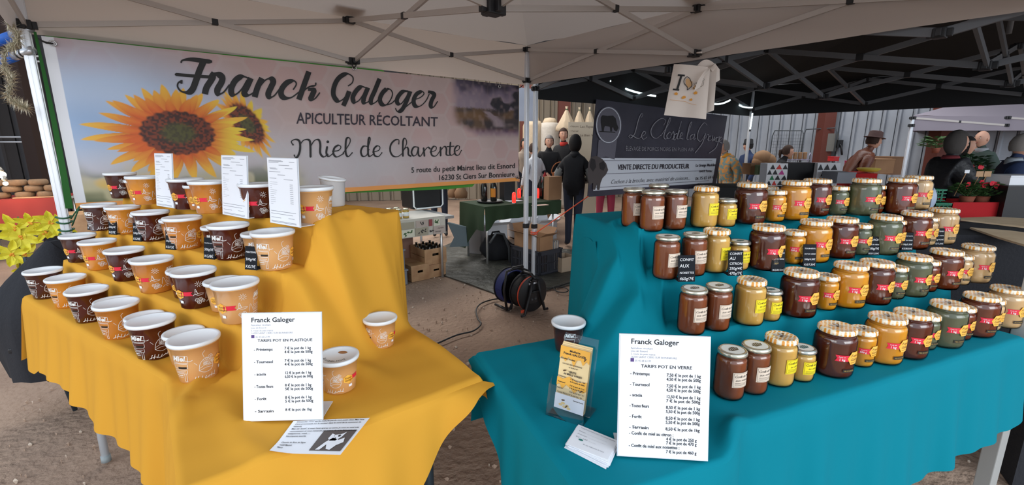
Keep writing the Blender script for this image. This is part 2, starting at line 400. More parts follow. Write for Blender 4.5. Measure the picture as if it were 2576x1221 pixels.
# LED tubes hung in the black tent
led = mat('lit tube', (.72, .95, 1), .4, emit=3.2)
for i, (p, q, t, lb) in enumerate((((1463, 211), (1537, 204), 5.4, 'lit white tube lamp under the black tent nearest the centre pole'), ((1545, 212), (1650, 242), 5.6, 'long slanting lit tube lamp left of the hanging cotton bag'),
        ((1796, 262), (1837, 252), 6.6, 'short lit tube lamp just right of the hanging cotton bag'), ((1853, 262), (1893, 271), 7.4, 'lit tube lamp at the top of the far tent pole'), ((1893, 285), (1887, 326), 7.5, 'upright lit tube lamp tied to the far tent pole'))):
    P, Q = atd(*p, t), atd(*q, t); mid = (P + Q) / 2
    o = thing('tube_lamp', lb, 'lamp', mid, 0, None)
    pts = [P.lerp(Q, k / 8) + Vector((0, 0, -.02 * math.sin(math.pi * k / 8))) for k in range(9)]
    MB().tube(pts, .011).build('tube', led, o, world=True)
    d = (Q - P).normalized()
    MB().tube([P - d * .03, P], .013).tube([Q, Q + d * .03], .013).build('end_cap', black_pl, o, world=True)
# ================= white honey banner =================
BN = Vector((.627, -.779, 0)); BO = C0 + BN * .015; BD = -E1      # plane normal towards the visitor, origin, rightwards
def ban(u, v, off=0): return onplane(u, v, BO + BN * off, BN)
pTL, pTR, pBR = ban(103, 90), ban(1306, 216), ban(1302, 456)
bx0 = (pTL - BO).dot(BD); bx1 = (pTR - BO).dot(BD); zt0, zt1 = pTL.z, pTR.z; zb = pBR.z
pb2 = ban(760, 490); zb0 = pb2.z
def lb(u, v): p = ban(u, v); return np.array([(p - BO).dot(BD), p.z])
NX, NZ = 940, 280
X_ = np.linspace(bx0, bx1, NX + 1)[:, None] * np.ones((1, NZ + 1)); R_ = np.linspace(0, 1, NZ + 1)[None, :] * np.ones((NX + 1, 1))
ztop = zt0 + (zt1 - zt0) * (X_ - bx0) / (bx1 - bx0); zbot = zb0 + (zb - zb0) * (X_ - bx0) / (bx1 - bx0)
Z_ = zbot + (ztop - zbot) * R_
off = .010 * np.sin((X_ - bx0) * 5) * np.sin(R_ * 3) + .004 * np.sin(X_ * 13 + R_ * 5)
rng = np.random.RandomState(2)
def fnoise(x, y, sc, seed):   # smooth value noise
    r = np.random.RandomState(seed).rand(64, 64); xs = x * sc; ys = y * sc
    xi = np.floor(xs).astype(int); yi = np.floor(ys).astype(int); fx = xs - xi; fy = ys - yi; fx = fx * fx * (3 - 2 * fx); fy = fy * fy * (3 - 2 * fy)
    g = lambda a, b: r[a % 64, b % 64]
    return (g(xi, yi) * (1 - fx) + g(xi + 1, yi) * fx) * (1 - fy) + (g(xi, yi + 1) * (1 - fx) + g(xi + 1, yi + 1) * fx) * fy
def L3(*c): return np.array(lin(*c))
def mixc(A, B, k): return A + (B - A) * np.clip(k, 0, 1)[..., None]
def sst(x, a, b): t = np.clip((x - a) / (b - a), 0, 1); return t * t * (3 - 2 * t)
nA = fnoise(X_, Z_, 5, 1); nB = fnoise(X_, Z_, 95, 2); nC = fnoise(X_, Z_, 14, 3)
col = np.ones(X_.shape + (3,)) * L3(194, 172, 168)
# faint hexagon pattern
def hexd(x, y, s):
    qx = x / s; qy = y / s; best = None; H3 = 3 ** .5
    cands = []
    for ox, oy in ((0, 0), (.5 * 3, .5 * H3)):
        cx = np.round((qx - ox) / 3) * 3 + ox; cy = np.round((qy - oy) / H3) * H3 + oy; dx = np.abs(qx - cx); dy = np.abs(qy - cy)
        cands.append((np.maximum(dy * 2 / H3, dx + dy / H3), cx * 7.3 + cy * 3.1))
    a, b = cands; k = a[0] < b[0]
    return np.where(k, a[0], b[0]), np.where(k, a[1], b[1])
hd, hid = hexd(X_, Z_, .115)
hr = (np.abs(np.sin(hid * 12.9)) * 43.7) % 1
col = mixc(col, np.ones(3) * L3(200, 142, 140), (hr > .5) * .22 * (1 - sst(hd, .8, .95)))
col = mixc(col, np.ones(3) * L3(212, 194, 192), sst(hd, .86, .93) * .16)
# blue cloud light at the lower left, white glow across the lower half
c = lb(290, 290); dd = np.hypot((X_ - c[0]) / .75, (Z_ - c[1]) / .42); col = mixc(col, np.ones(3) * L3(178, 196, 222), 1.15 * (1 - sst(dd, .2, 1.3)))
c = lb(215, 330); dd = np.hypot((X_ - c[0]) / .5, (Z_ - c[1]) / .2); col = mixc(col, np.ones(3) * L3(150, 178, 214), .9 * (1 - sst(dd, .2, 1.2)))
c = lb(700, 420); dd = np.hypot((X_ - c[0]) / 1.4, (Z_ - c[1]) / .28); col = mixc(col, np.ones(3) * L3(194, 194, 200), .8 * (1 - sst(dd, .3, 1.3)))
# blurred meadow at the bottom left
lo = 1 - sst(R_, .08, .36); left = 1 - sst(X_, lb(720, 400)[0], lb(790, 400)[0])
mead = mixc(mixc(np.ones(X_.shape + (3,)) * L3(182, 176, 140), np.ones(3) * L3(96, 104, 74), sst(nC, .45, .75)), np.ones(3) * L3(214, 178, 76), sst(fnoise(X_, Z_, 9, 8), .68, .85))
col = mixc(col, mead, lo * left * sst(fnoise(X_, Z_, 6, 5) + lo * .5, .35, .8))
# sunflowers
def flower(cu, cv, ru, rv, npet, disc, seed, soft, clip=None, tilt=0):
    global col
    c0 = lb(cu, cv); rx = abs(lb(cu + ru, cv)[0] - lb(cu - ru, cv)[0]) / 2; ry = abs(lb(cu, cv + rv)[1] - lb(cu, cv - rv)[1]) / 2
    dx = X_ - c0[0]; dz = Z_ - c0[1]; ca, sa = math.cos(tilt), math.sin(tilt)
    ax = (dx * ca + dz * sa) / rx; az = (-dx * sa + dz * ca) / ry; r = np.hypot(ax, az); th = np.arctan2(az, ax)
    rr = np.random.RandomState(seed)
    for layer, (n, ln, k) in enumerate(((npet, 1.0, 0), (npet - 3, .88, 1), (npet - 6, .72, 2))):
        ph = (th / (2 * np.pi) * n + layer * .37 + .05 * np.sin(r * 9)) % n; idx = np.floor(ph).astype(int) % n; fr = (ph % 1) * 2 - 1
        le = ln * (.86 + .2 * rr.rand(n)[idx]); edge = le * (1 - .42 * np.abs(fr) ** 1.35)
        m = 1 - sst(r, edge - soft, edge + soft)
        tone = sst(r, .4, 1.0) * .8 + .2 * (1 - np.abs(fr)) + rr.rand(n)[idx] * .25 - .12 * k + .25 * ax
        pc = mixc(np.ones(X_.shape + (3,)) * L3(214, 96, 30), np.ones(3) * L3(238, 184, 62), tone)
        pc = mixc(pc, np.ones(3) * L3(236, 206, 58), sst(ax, .35, .8) * sst(rr.rand(n)[idx], .2, .6)); pc = pc * (.74 + .26 * (1 - np.abs(fr) ** 3))[..., None]
        col = mixc(col, pc, m * (1 if clip is None else clip))
    dr = r / disc + .03 * np.sin(th * 23); m = 1 - sst(dr, .96 - soft, 1.02 + soft)
    g = mixc(np.ones(X_.shape + (3,)) * L3(122, 52, 26), np.ones(3) * L3(60, 28, 20), sst(nB, .3, .7)); g = mixc(g, np.ones(3) * L3(80, 78, 34), 1 - sst(dr, .35, .55)); g = mixc(g, np.ones(3) * L3(52, 42, 26), (1 - sst(dr, .5, .62)) * sst(nB, .2, .8) * .7)
    col = mixc(col, g, m)
flower(622, 312, 56, 92, 18, .60, 4, .08, tilt=.5)
flower(450, 335, 214, 126, 24, .44, 9, .018)
# river landscape at the upper right
q0 = lb(1133, 200); q1 = lb(1306, 345); px = (X_ - q0[0]) / (q1[0] - q0[0]); pz = 1 - (Z_ - q1[1]) / (q0[1] - q1[1])
mask = sst(px, -.02, .12) * (1 - sst(pz + .35 * np.clip(.35 - px, 0, 1) * 2, .84, 1.06)) * (fnoise(X_, Z_, 30, 11) * .5 + .75)
sky = mixc(np.ones(X_.shape + (3,)) * L3(96, 84, 108), np.ones(3) * L3(148, 132, 146), sst(pz + nC * .15, .1, .45))
land = mixc(np.ones(X_.shape + (3,)) * L3(104, 80, 58), np.ones(3) * L3(66, 56, 56), sst(nC + .3 * px, .35, .8)); land = mixc(land, np.ones(3) * L3(132, 96, 58), (1 - sst(np.abs(pz - .62), .02, .12)) * (1 - px) * .8)
pic = mixc(sky, land, sst(pz + .03 * nB, .46, .52))
riv = np.abs(px - (.52 + .25 * np.sin((pz - .5) * 9) * (pz - .4) + (pz - .6) * .6)); pic = mixc(pic, np.ones(3) * L3(158, 140, 146), (1 - sst(riv, .03, .07 + .06 * (pz > .6))) * sst(pz, .5, .55) * (1 - sst(pz, .78, .84)))
tree = sst(nC * .5 + px * .9 - np.abs(pz - .38) * 1.7, .72, .85); pic = mixc(pic, np.ones(3) * L3(46, 42, 50), tree); pic = mixc(pic, np.ones(3) * L3(44, 38, 50), (1 - sst(pz + nC * .2, .08, .3)) * .9); pic = mixc(pic, np.ones(3) * L3(128, 96, 124), sst(pz, .8, .95) * .8)
col = mixc(col, pic, mask)
col = mixc(col, np.ones(3) * L3(232, 234, 240), (X_ - bx0 < .05) * 1.0)
# orange line at the foot
col = mixc(col, np.ones(3) * L3(236, 160, 84), (Z_ - zbot < .035) * 1.0)
ban_o = thing('banner', 'large white honey banner with sunflowers and black script lettering', 'banner', BO + BD * bx0 + Vector((0, 0, zb)))
pos = [(BO + BD * float(X_[i, j]) + BN * float(off[i, j]) + Vector((0, 0, float(Z_[i, j])))) for i in range(NX + 1) for j in range(NZ + 1)]
mb = MB(); w = NZ + 1
mb.add(pos, [(i * w + j, (i + 1) * w + j, (i + 1) * w + j + 1, i * w + j + 1) for i in range(NX) for j in range(NZ)], smooth=True)
sheet = mb.build('printed_sheet', mat('banner vinyl', (1, 1, 1), .55, vcol=True), ban_o, world=True)
at_ = sheet.data.color_attributes.new('print', 'FLOAT_COLOR', 'POINT')
at_.data.foreach_set('color', np.concatenate([col.reshape(-1, 3), np.ones((col.size // 3, 1))], 1).astype(np.float32).ravel())
def bsurf(u, v):    # a point of the banner face, a hair in front of the vinyl
    p = ban(u, v); x = (p - BO).dot(BD); rr = (p.z - (zb0 + (zb - zb0) * (x - bx0) / (bx1 - bx0))) / 1.0
    o = .010 * math.sin((x - bx0) * 5) * math.sin(rr * 3) + .004 * math.sin(x * 13 + rr * 5)
    return p + BN * (o + .004)
def wpx(w, p): return w / (ban(p[0] + 1, p[1]) - ban(p[0], p[1])).length ** .5 / (ban(p[0], p[1] + 1) - ban(p[0], p[1])).length ** .5
def script(lines, ox, oy, k, w, pen, name, parent=None, m=ink, surf=bsurf):
    b = MB()
    for l in lines:
        b_ = [(ox + x / k, oy + y / k) for x, y in l]; v, f = stroke2d(b_, wpx(w, b_[0]), pen); b.add([surf(*p) for p in v], f)
        if pen is None or pen[1] > .3:
            for e in (b_[0], b_[-1]): vv, ff = ell2d(e[0], e[1], wpx(w, e) * .40, n=8); b.add([surf(*p) for p in vv], ff)
    return b.build(name, m, parent or ban_o, world=True)
PEN = (0, .26)   # down-strokes lean right-to-left: heavy; up-strokes thin
FR = [[(150, 120), (165, 92), (250, 82), (400, 100), (455, 106), (478, 104)], [(385, 110), (345, 200), (310, 300), (270, 400), (220, 432), (150, 420), (112, 370), (125, 325), (165, 322)],
 [(455, 235), (485, 262), (470, 300), (420, 380), (402, 450)], [(470, 238), (540, 240), (585, 275), (575, 330), (535, 400), (548, 445), (600, 430), (662, 350)],
 [(870, 285), (800, 262), (730, 300), (685, 380), (685, 440), (725, 455), (790, 400), (850, 300)], [(890, 280), (850, 370), (818, 440), (860, 462), (910, 440), (950, 400)],
 [(1008, 280), (960, 380), (930, 482)], [(970, 390), (1040, 305), (1095, 285), (1128, 315), (1105, 375), (1075, 445), (1095, 482), (1140, 465), (1195, 395)],
 [(1335, 405), (1368, 345), (1340, 310), (1270, 330), (1215, 400), (1215, 465), (1255, 492), (1320, 485), (1395, 430)], [(1500, 213), (1450, 350), (1395, 510)],
 [(1430, 430), (1500, 375), (1565, 360), (1572, 330)], [(1490, 400), (1550, 410), (1535, 460), (1520, 500), (1560, 502), (1615, 435)]]
GA = [[(215, 185), (258, 150), (262, 95), (205, 62), (130, 100), (82, 180), (70, 270), (110, 332), (160, 320), (212, 262)], [(228, 235), (200, 310), (168, 380)],
 [(388, 200), (340, 192), (290, 240), (262, 300), (280, 345), (325, 325), (370, 260), (402, 200)], [(412, 200), (372, 300), (372, 348), (412, 342), (455, 290)],
 [(530, 112), (480, 230), (440, 322), (455, 358), (500, 335), (545, 275)], [(600, 213), (560, 250), (532, 310), (548, 362), (595, 370), (640, 320), (662, 260), (640, 218), (600, 213)], [(595, 370), (650, 355), (700, 310)],
 [(815, 235), (760, 240), (712, 300), (710, 350), (750, 358), (800, 290), (830, 235)], [(838, 235), (795, 350), (755, 420), (712, 436), (690, 402)], [(765, 415), (820, 370), (870, 325)],
 [(865, 320), (930, 300), (970, 262), (950, 238), (900, 262), (872, 320), (885, 378), (935, 382), (990, 330), (1022, 262)], [(1010, 240), (1050, 250), (1072, 272), (1045, 330), (1037, 380), (1065, 392), (1105, 335)]]
script(FR, 420, 130, 4.211, .038, PEN, 'lettering'); script([[(95, 242), (250, 255), (470, 270)]], 420, 130, 4.211, .018, None, 'lettering')
script(GA, 820, 170, 3.938, .036, PEN, 'lettering')
MI = [[(335, 890), (325, 870), (350, 857), (375, 870), (378, 920), (365, 960), (350, 968), (343, 955)], [(378, 890), (400, 862), (430, 860), (440, 885), (442, 965)], [(442, 900), (465, 864), (490, 860), (500, 890), (500, 940), (520, 965), (545, 950)],
 [(541, 903), (537, 940), (550, 962), (575, 945)], [(575, 930), (610, 925), (625, 905), (610, 893), (585, 910), (580, 945), (600, 965), (640, 945)],
 [(640, 940), (680, 880), (680, 850), (662, 850), (655, 880), (655, 940), (670, 963), (695, 940)], [(790, 900), (765, 900), (750, 930), (760, 960), (785, 955), (800, 920)], [(797, 900), (808, 860), (805, 845), (797, 860), (795, 940), (805, 962), (830, 945)],
 [(825, 935), (860, 925), (868, 905), (850, 897), (830, 920), (835, 955), (860, 962), (880, 940)], [(985, 885), (985, 860), (960, 862), (935, 890), (932, 930), (950, 960), (980, 962), (1010, 940)],
 [(1010, 935), (1035, 880), (1025, 850), (1012, 870), (1010, 960)], [(1012, 925), (1035, 905), (1045, 920), (1045, 950), (1060, 960)], [(1105, 905), (1080, 905), (1065, 935), (1075, 958), (1095, 950), (1108, 910)], [(1108, 908), (1108, 950), (1122, 960), (1140, 930)],
 [(1140, 910), (1145, 960)], [(1147, 925), (1165, 905), (1178, 915)], [(1180, 935), (1210, 925), (1215, 905), (1200, 900), (1185, 925), (1190, 955), (1215, 958), (1238, 925)], [(1240, 905), (1241, 958)],
 [(1242, 925), (1262, 900), (1275, 915), (1275, 950), (1292, 955)], [(1300, 875), (1295, 940), (1305, 955), (1322, 945)], [(1280, 902), (1320, 899)], [(1325, 930), (1350, 920), (1355, 900), (1340, 897), (1325, 920), (1330, 950), (1350, 953), (1367, 925)]]
script(MI, 600, 0, 2.4425, .0145, (0, .5), 'lettering')
b = MB(); v, f = ell2d(600 + 545 / 2.4425, 872 / 2.4425, 3.4); b.add([bsurf(*p) for p in v], f); b.build('lettering', ink, ban_o, world=True)
def line_px(parent, body, x0, y0, x1, y1, hgt0, hgt1, surf, m=ink, bold=.02, name='lettering', shear=0, space=1):
    """text fitted between two baseline pixels, height growing from hgt0 to hgt1"""
    v, f = text2d(body, 1, bold, shear, space=space); wd = max(p[0] for p in v); b = MB(); pts = []
    for x, y in v:
        t = x / wd; h = (hgt0 + (hgt1 - hgt0) * t) / .72; pts.append(surf(x0 + (x1 - x0) * t, y0 + (y1 - y0) * t - y * h))
    return b.add(pts, f).build(name, m, parent, world=True)
dk = mat('dark violet ink', (.03, .022, .035), .6)
line_px(ban_o, 'APICULTEUR RÉCOLTANT', 746, 311, 1101, 318, 29, 24, bsurf, dk, .012)
line_px(ban_o, '5 route du petit Mairat lieu dit Esnord', 1034, 435, 1296, 423, 14, 13, bsurf, ink, .012)
line_px(ban_o, '16230 St Ciers Sur Bonnieure', 1102, 454, 1295, 444, 14, 13, bsurf, ink, .012)
# eyelets and cords
ey = mat('steel eyelet', (.6, .6, .6), .3, metal=.9); cord = mat('green cord', lin(40, 90, 60), .7)
for u, v in ((134, 110), (890, 172), (1255, 218), (1300, 446)):
    p = ban(u, v) + BN * .012; b = MB()
    ring = [p + BD * .014 * math.cos(t) + Vector((0, 0, .014 * math.sin(t))) for t in np.linspace(0, 2 * math.pi, 13)]; b.tube(ring, .004, 6, cap=False); b.build('eyelet', ey, ban_o, world=True)
for (u0, v0), (u1, v1) in (((134, 110), (90, 95)), ((134, 110), (98, 100)), ((890, 172), (883, 152)), ((890, 172), (900, 154)), ((1300, 446), (1314, 446)), ((1300, 222), (1316, 214))):
    MB().tube([ban(u0, v0, .02), ban((u0 + u1) / 2, (v0 + v1) / 2 + 3, .03), ban(u1, v1, .02)], .004, 6).build('cord', mat('black cord', (.02, .02, .02), .8), ban_o, world=True)
# green edged sheet hung behind the banner
gb = thing('backing_sheet', 'green edged sheet hanging behind the white honey banner', 'sheet', BO + BD * bx0 - BN * .05)
b = MB(); P4 = [ban(88, 76, -.05), ban(208, 528, -.05), ban(1190, 470, -.05), ban(500, 122, -.05)]
pts = [ban(u, v, -.05) for u, v in ((110, 74), (200, 82), (320, 98), (640, 138), (960, 172), (1195, 462), (1188, 470), (1130, 476), (880, 486), (700, 508), (400, 525), (206, 526))]
b.add(pts + [p - BN * .006 for p in pts], [tuple(range(12)), tuple(range(23, 11, -1))] + [(i, (i + 1) % 12, (i + 1) % 12 + 12, i + 12) for i in range(12)])
b.build('sheet', mat('green cloth', lin(70, 150, 50), .7), gb, world=True)
strap = MB(); prev = None
for k in range(13):
    t = k / 12; u = 84 + 80 * t; v = 80 + (525 - 80) * t; wd = 7 + 13 * t
    strap.v += [tuple(ban(u + 4 * math.sin(t * 3), v, .05)), tuple(ban(u + wd + 4 * math.sin(t * 3), v, .04))]
    if k: o = len(strap.v) - 4; strap.f.append([o, o + 2, o + 3, o + 1]); strap.m.append(0); strap.sm.append(True)
strap.v += [tuple(Vector(p) - BN * .006) for p in strap.v]; n2 = len(strap.v) // 2
for fce in [list(f) for f in strap.f]: strap.f.append([i + n2 for i in fce[::-1]]); strap.m.append(0); strap.sm.append(True)
st = thing('webbing_strap', 'wide dark green strap hanging down beside the left tent pole', 'strap', ban(92, 84))
strap.build('webbing', mat('dark green webbing', lin(44, 108, 46), .8), st, world=True)
pole_l = PA(1, 0, 0)
b = MB()
for zz in (1.0, 1.03, .93, .955):
    q = Vector((pole_l.x, pole_l.y, zz)); ring = [q + Vector((.034 * math.cos(t), .034 * math.sin(t), .004 * math.sin(t * 2))) for t in np.linspace(0, 2 * math.pi, 15)]
    b.tube(ring, .005, 6, cap=False)
for z1 in (1.02, .98): b.tube([Vector((pole_l.x, pole_l.y, z1)) + BD * .03 + BN * .02, ban(200, 520, .05)], .004, 6)
tag(b.build('cord', cord), 'green cord tied round the foot of the left tent pole', 'cord')
# ================= black farm banner =================
KO = B0 + BN * .03
def kb(u, v, off=0): return onplane(u, v, KO + BN * off, BN)
kban = thing('banner', 'black and silver pig farm banner tied below the black tent', 'banner', kb(1485, 490))
K4 = [(1500, 250), (1830, 292), (1800, 470), (1478, 496)]
kv = mat('black banner vinyl', lin(58, 56, 68), .42, noise=(2.2, lin(76, 74, 88), 3, .3, .75)); ks = mat('silver banner print', lin(226, 230, 240), .5); kg = mat('grey banner print', lin(112, 110, 122), .5)
def quadsurf(Q, off, wav=True):
    def f(s, t):   # s right, t down
        u = (Q[0][0] * (1 - s) + Q[1][0] * s) * (1 - t) + (Q[3][0] * (1 - s) + Q[2][0] * s) * t
        v = (Q[0][1] * (1 - s) + Q[1][1] * s) * (1 - t) + (Q[3][1] * (1 - s) + Q[2][1] * s) * t
        return kb(u, v, off + (.012 * math.sin(s * 9 + t * 3) * (1 - t * .5)))
    return f
S0 = quadsurf(K4, 0); b = MB(); b.grid(lambda i, j: S0(i / 40, j / 14), 40, 14, flip=True); b.grid(lambda i, j: S0(i / 40, j / 14) - BN * .006, 40, 14); b.build('sheet', kv, kban, world=True)
S1 = quadsurf(K4, .005); b = MB(); b.grid(lambda i, j: S1(.04 + .93 * i / 30, .60 + .34 * j / 8), 30, 8, flip=True); b.build('silver_panel', ks, kban, world=True)
b = MB()
for t0 in (.625, .765, .905):
    b.grid(lambda i, j, t0=t0: quadsurf(K4, .008)(.06 + .88 * i / 30, t0 + .006 * j), 30, 1, flip=True)
b.build('rule_line', kg, kban, world=True)
def ks_(u, v, o=.012):
    s = (u - 1490) / 320; t = (v - 260) / 220
    return kb(u, v, o + .012 * math.sin(s * 9 + t * 3) * (1 - t * .5))
b = MB(); v, f = ell2d(1531, 315, 33, 47, 28); b.add([ks_(*p) for p in v], f); b.build('badge', kg, kban, world=True)
b = MB(); v, f = stroke2d([(1531 + 30 * math.cos(t), 315 + 44 * math.sin(t)) for t in np.linspace(0, 6.283, 30)], 2, sm=False); b.add([ks_(*p, .014) for p in v], f); b.build('badge_rim', ks, kban, world=True)
b = MB(); v, f = poly2d([(1506, 352), (1552, 352), (1546, 402), (1524, 394), (1502, 401)]); b.add([ks_(*p, .010) for p in v], f); b.build('ribbon', kg, kban, world=True)
pig = [(1512, 296), (1516, 290), (1528, 292), (1542, 291), (1549, 298), (1552, 312), (1556, 322), (1551, 331), (1546, 328), (1543, 320), (1540, 322), (1540, 331), (1536, 331), (1535, 319), (1522, 317), (1520, 322), (1519, 331), (1515, 331), (1514, 320), (1512, 308)]
b = MB(); b.add([ks_(u, v, .016) for u, v in pig], [tuple(range(len(pig)))]); v, f = stroke2d([(1508, 331), (1548, 333)], 2); b.add([ks_(*p, .016) for p in v], f); b.build('pig_print', mat('pig black', (.02, .018, .02), .6), kban, world=True)
br = mat('brown pig print', lin(84, 76, 76), .6)
b = MB(); body = [(1487, 395), (1500, 392), (1515, 400), (1525, 412), (1530, 428), (1524, 440), (1516, 448), (1511, 460), (1508, 478), (1503, 478), (1502, 462), (1497, 478), (1491, 477), (1492, 460), (1482, 468), (1478, 440), (1480, 410)]
b.add([ks_(u, v, .014) for u, v in body], [tuple(range(len(body)))]); b.build('pig_print', br, kban, world=True)
b = MB()
for e in ([(1508, 412), (1518, 405), (1524, 418), (1518, 430), (1510, 425)], [(1488, 398), (1497, 402), (1500, 420), (1492, 432), (1484, 420)]): b.add([ks_(u, v, .017) for u, v in e], [tuple(range(len(e)))])
b.build('pig_ear', mat('dark pig print', lin(46, 42, 44), .6), kban, world=True)
lk = lambda m, *a, **k: line_px(kban, *a, surf=ks_, m=m, **k)
sil = mat('pale silver ink', lin(158, 156, 164), .5)
lk(sil, 'ÉLEVAGE DE PORCS NOIRS EN PLEIN AIR', 1574, 379, 1745, 381, 11, 9, bold=-.005)
lk(dk, 'VENTE DIRECTE DU PRODUCTEUR', 1554, 427, 1734, 424, 13, 12, shear=.15)
lk(dk, 'Cochon à la broche, avec matériel de cuisson...', 1536, 463, 1736, 452, 11, 10, shear=.5, bold=-.01)
lk(dk, 'La Grange Maubâte', 1750, 420, 1801, 418, 7, 7, shear=.2); lk(dk, '16410 Torsac', 1758, 434, 1792, 433, 6, 6, shear=.2); lk(dk, '06 75 65 64 61', 1749, 454, 1799, 449, 8, 8, shear=.2, bold=0)
LC = [[(765, 722), (775, 705), (765, 700), (748, 735), (725, 820), (700, 848), (688, 838), (702, 830), (745, 852), (768, 835)], [(765, 838), (785, 828), (792, 812), (778, 810), (766, 835), (778, 856), (800, 842)],
 [(902, 770), (915, 742), (890, 728), (850, 755), (825, 800), (832, 838), (858, 850), (885, 830)], [(885, 835), (935, 760), (945, 728), (935, 735), (905, 830), (912, 855), (928, 845)], [(940, 810), (922, 832), (928, 852), (945, 845), (948, 820), (940, 810)], [(950, 830), (962, 808), (968, 845), (952, 856)],
 [(985, 820), (968, 830), (962, 852), (978, 852), (1012, 745)], [(1000, 800), (985, 850), (1002, 852)], [(1000, 845), (1020, 825), (1012, 815), (1002, 845), (1022, 855)], [(1045, 840), (1075, 755), (1062, 768), (1045, 850), (1058, 856)], [(1085, 825), (1068, 835), (1066, 856), (1085, 845), (1092, 822), (1088, 856), (1102, 848)],
 [(1170, 770), (1150, 755), (1118, 800), (1110, 850), (1130, 868), (1155, 830)], [(1160, 820), (1140, 880), (1095, 940)], [(1160, 850), (1172, 825), (1180, 835), (1172, 862)], [(1195, 835), (1180, 842), (1178, 866), (1198, 856), (1204, 832), (1200, 868)], [(1205, 868), (1214, 840), (1212, 866), (1226, 842), (1222, 870)],
 [(1240, 842), (1226, 850), (1226, 872), (1240, 862), (1246, 838), (1225, 905), (1180, 942)], [(1240, 870), (1262, 855), (1255, 842), (1243, 868), (1262, 880)]]
b = MB()
for l in LC:
    v, f = stroke2d([(1300 + x / 2.4415, y / 2.4415) for x, y in l], 1.9, (0, .5)); b.add([ks_(*p, .016) for p in v], f)
b.build('lettering', sil, kban, world=True)
# orange ratchet cord from the pole to the banner
P, Q = PA(0, 0, .62) + Vector((.1, 0, 0)), kb(1480, 494, .02)
P = onplane(1343, 590, B0 + BN * .06, BN)
o = thing('tension_cord', 'orange cord stretched from tent pole to corner of the black banner', 'cord', P)
MB().tube([P, Q], .006).build('cord', mat('orange cord', lin(222, 78, 40), .6), o, world=True)
b = MB()
for dz in (0, .02): 
    q = Vector((B0.x, B0.y, P.z + dz - .01)); b.tube([q + Vector((.036 * math.cos(t), .036 * math.sin(t), 0)) for t in np.linspace(0, 6.283, 14)], .006, 6, cap=False)
b.build('loop', mat('orange cord', (1, 0, 0)), o, world=True)
# ================= the two display stands =================
yel_m = mat('golden yellow cloth', lin(214, 156, 54), .8, spec=.12, bump=('noise', 700, .12, .0006))
teal_m = mat('teal cloth', lin(0, 120, 137), .8, spec=.12, bump=('noise', 700, .12, .0006))
TZ = .80
YO = Vector((-.953, 1.166, 0)); YR = Vector((.849, -.529, 0)).normalized(); YD = Vector((.529, .849, 0)).normalized()
QO = Vector((.11, .79, 0)); QR = Vector((.926, .378, 0)).normalized(); QD = Vector((-.378, .926, 0)).normalized()
def drape(H0, Hs, e, w, amp, ph):   # falls from Hs at e=0 to table level over width w, with folds
    k = ss(e, 0, w); return H0 + (Hs - H0) * (1 - k) + amp * math.sin(ph) * 4 * k * (1 - k)
def fold_lines(px):
    out = []
    for amp, wd, pts in px:
        out.append((amp, wd, [Vector((*onz(u, v, z).xy, 0)) for u, v, z in pts]))
    return out
def folds(F_, x, y):
    z = 0
    for amp, wd, P in F_:
        best = 9; tt = 0; n = len(P) - 1
        for k in range(n):
            ax, ay = P[k].x, P[k].y; bx, by = P[k + 1].x - ax, P[k + 1].y - ay; t = ((x - ax) * bx + (y - ay) * by) / (bx * bx + by * by + 1e-9); t = 0 if t < 0 else 1 if t > 1 else t
            d = (x - ax - bx * t) ** 2 + (y - ay - by * t) ** 2
            if d < best: best = d; tt = (k + t) / n
        if best < 9 * wd * wd: z += amp * math.exp(-best / (wd * wd)) * math.sin(math.pi * min(1, .12 + tt * .95))
    return z
YF = fold_lines([(.030, .020, [(795, 625, 1.12), (880, 695, .98), (965, 770, .86), (1045, 838, .80)]), (.026, .018, [(785, 660, 1.05), (840, 760, .92), (900, 860, .80)]), (.022, .017, [(735, 700, 1.02), (672, 735, .96), (668, 805, .88), (705, 890, .80)]),
    (.020, .016, [(655, 800, .90), (600, 850, .84), (560, 905, .80)]), (.018, .020, [(640, 845, .84), (530, 930, .80), (465, 1010, .80), (447, 1130, .80)]), (.014, .028, [(1010, 830, .80), (1100, 880, .80), (1200, 950, .80)]), (.010, .03, [(560, 1000, .80), (620, 1120, .80), (760, 1210, .80)]),
    (.012, .022, [(900, 620, 1.1), (960, 700, .95), (995, 790, .82)]), (.008, .02, [(430, 965, .80), (330, 890, .80), (220, 835, .80)])])
QF = fold_lines([(.028, .018, [(1598, 610, 1.14), (1585, 690, 1.0), (1545, 760, .88), (1480, 830, .80)]), (.024, .016, [(1570, 620, 1.12), (1510, 700, .98), (1450, 790, .84), (1380, 850, .80)]), (.026, .017, [(1672, 735, .98), (1640, 780, .90), (1600, 850, .82), (1580, 900, .80)]),
    (.022, .016, [(1690, 830, .84), (1650, 850, .82), (1600, 880, .80)]), (.020, .020, [(1860, 1060, .80), (1835, 1090, .80), (1825, 1160, .80)]), (.012, .03, [(1330, 880, .80), (1400, 1000, .80), (1500, 1120, .80)])])
def yz(x, y): return yz0(x, y) + folds(YF, x, y)
def qz(x, y): return qz0(x, y) + folds(QF, x, y)
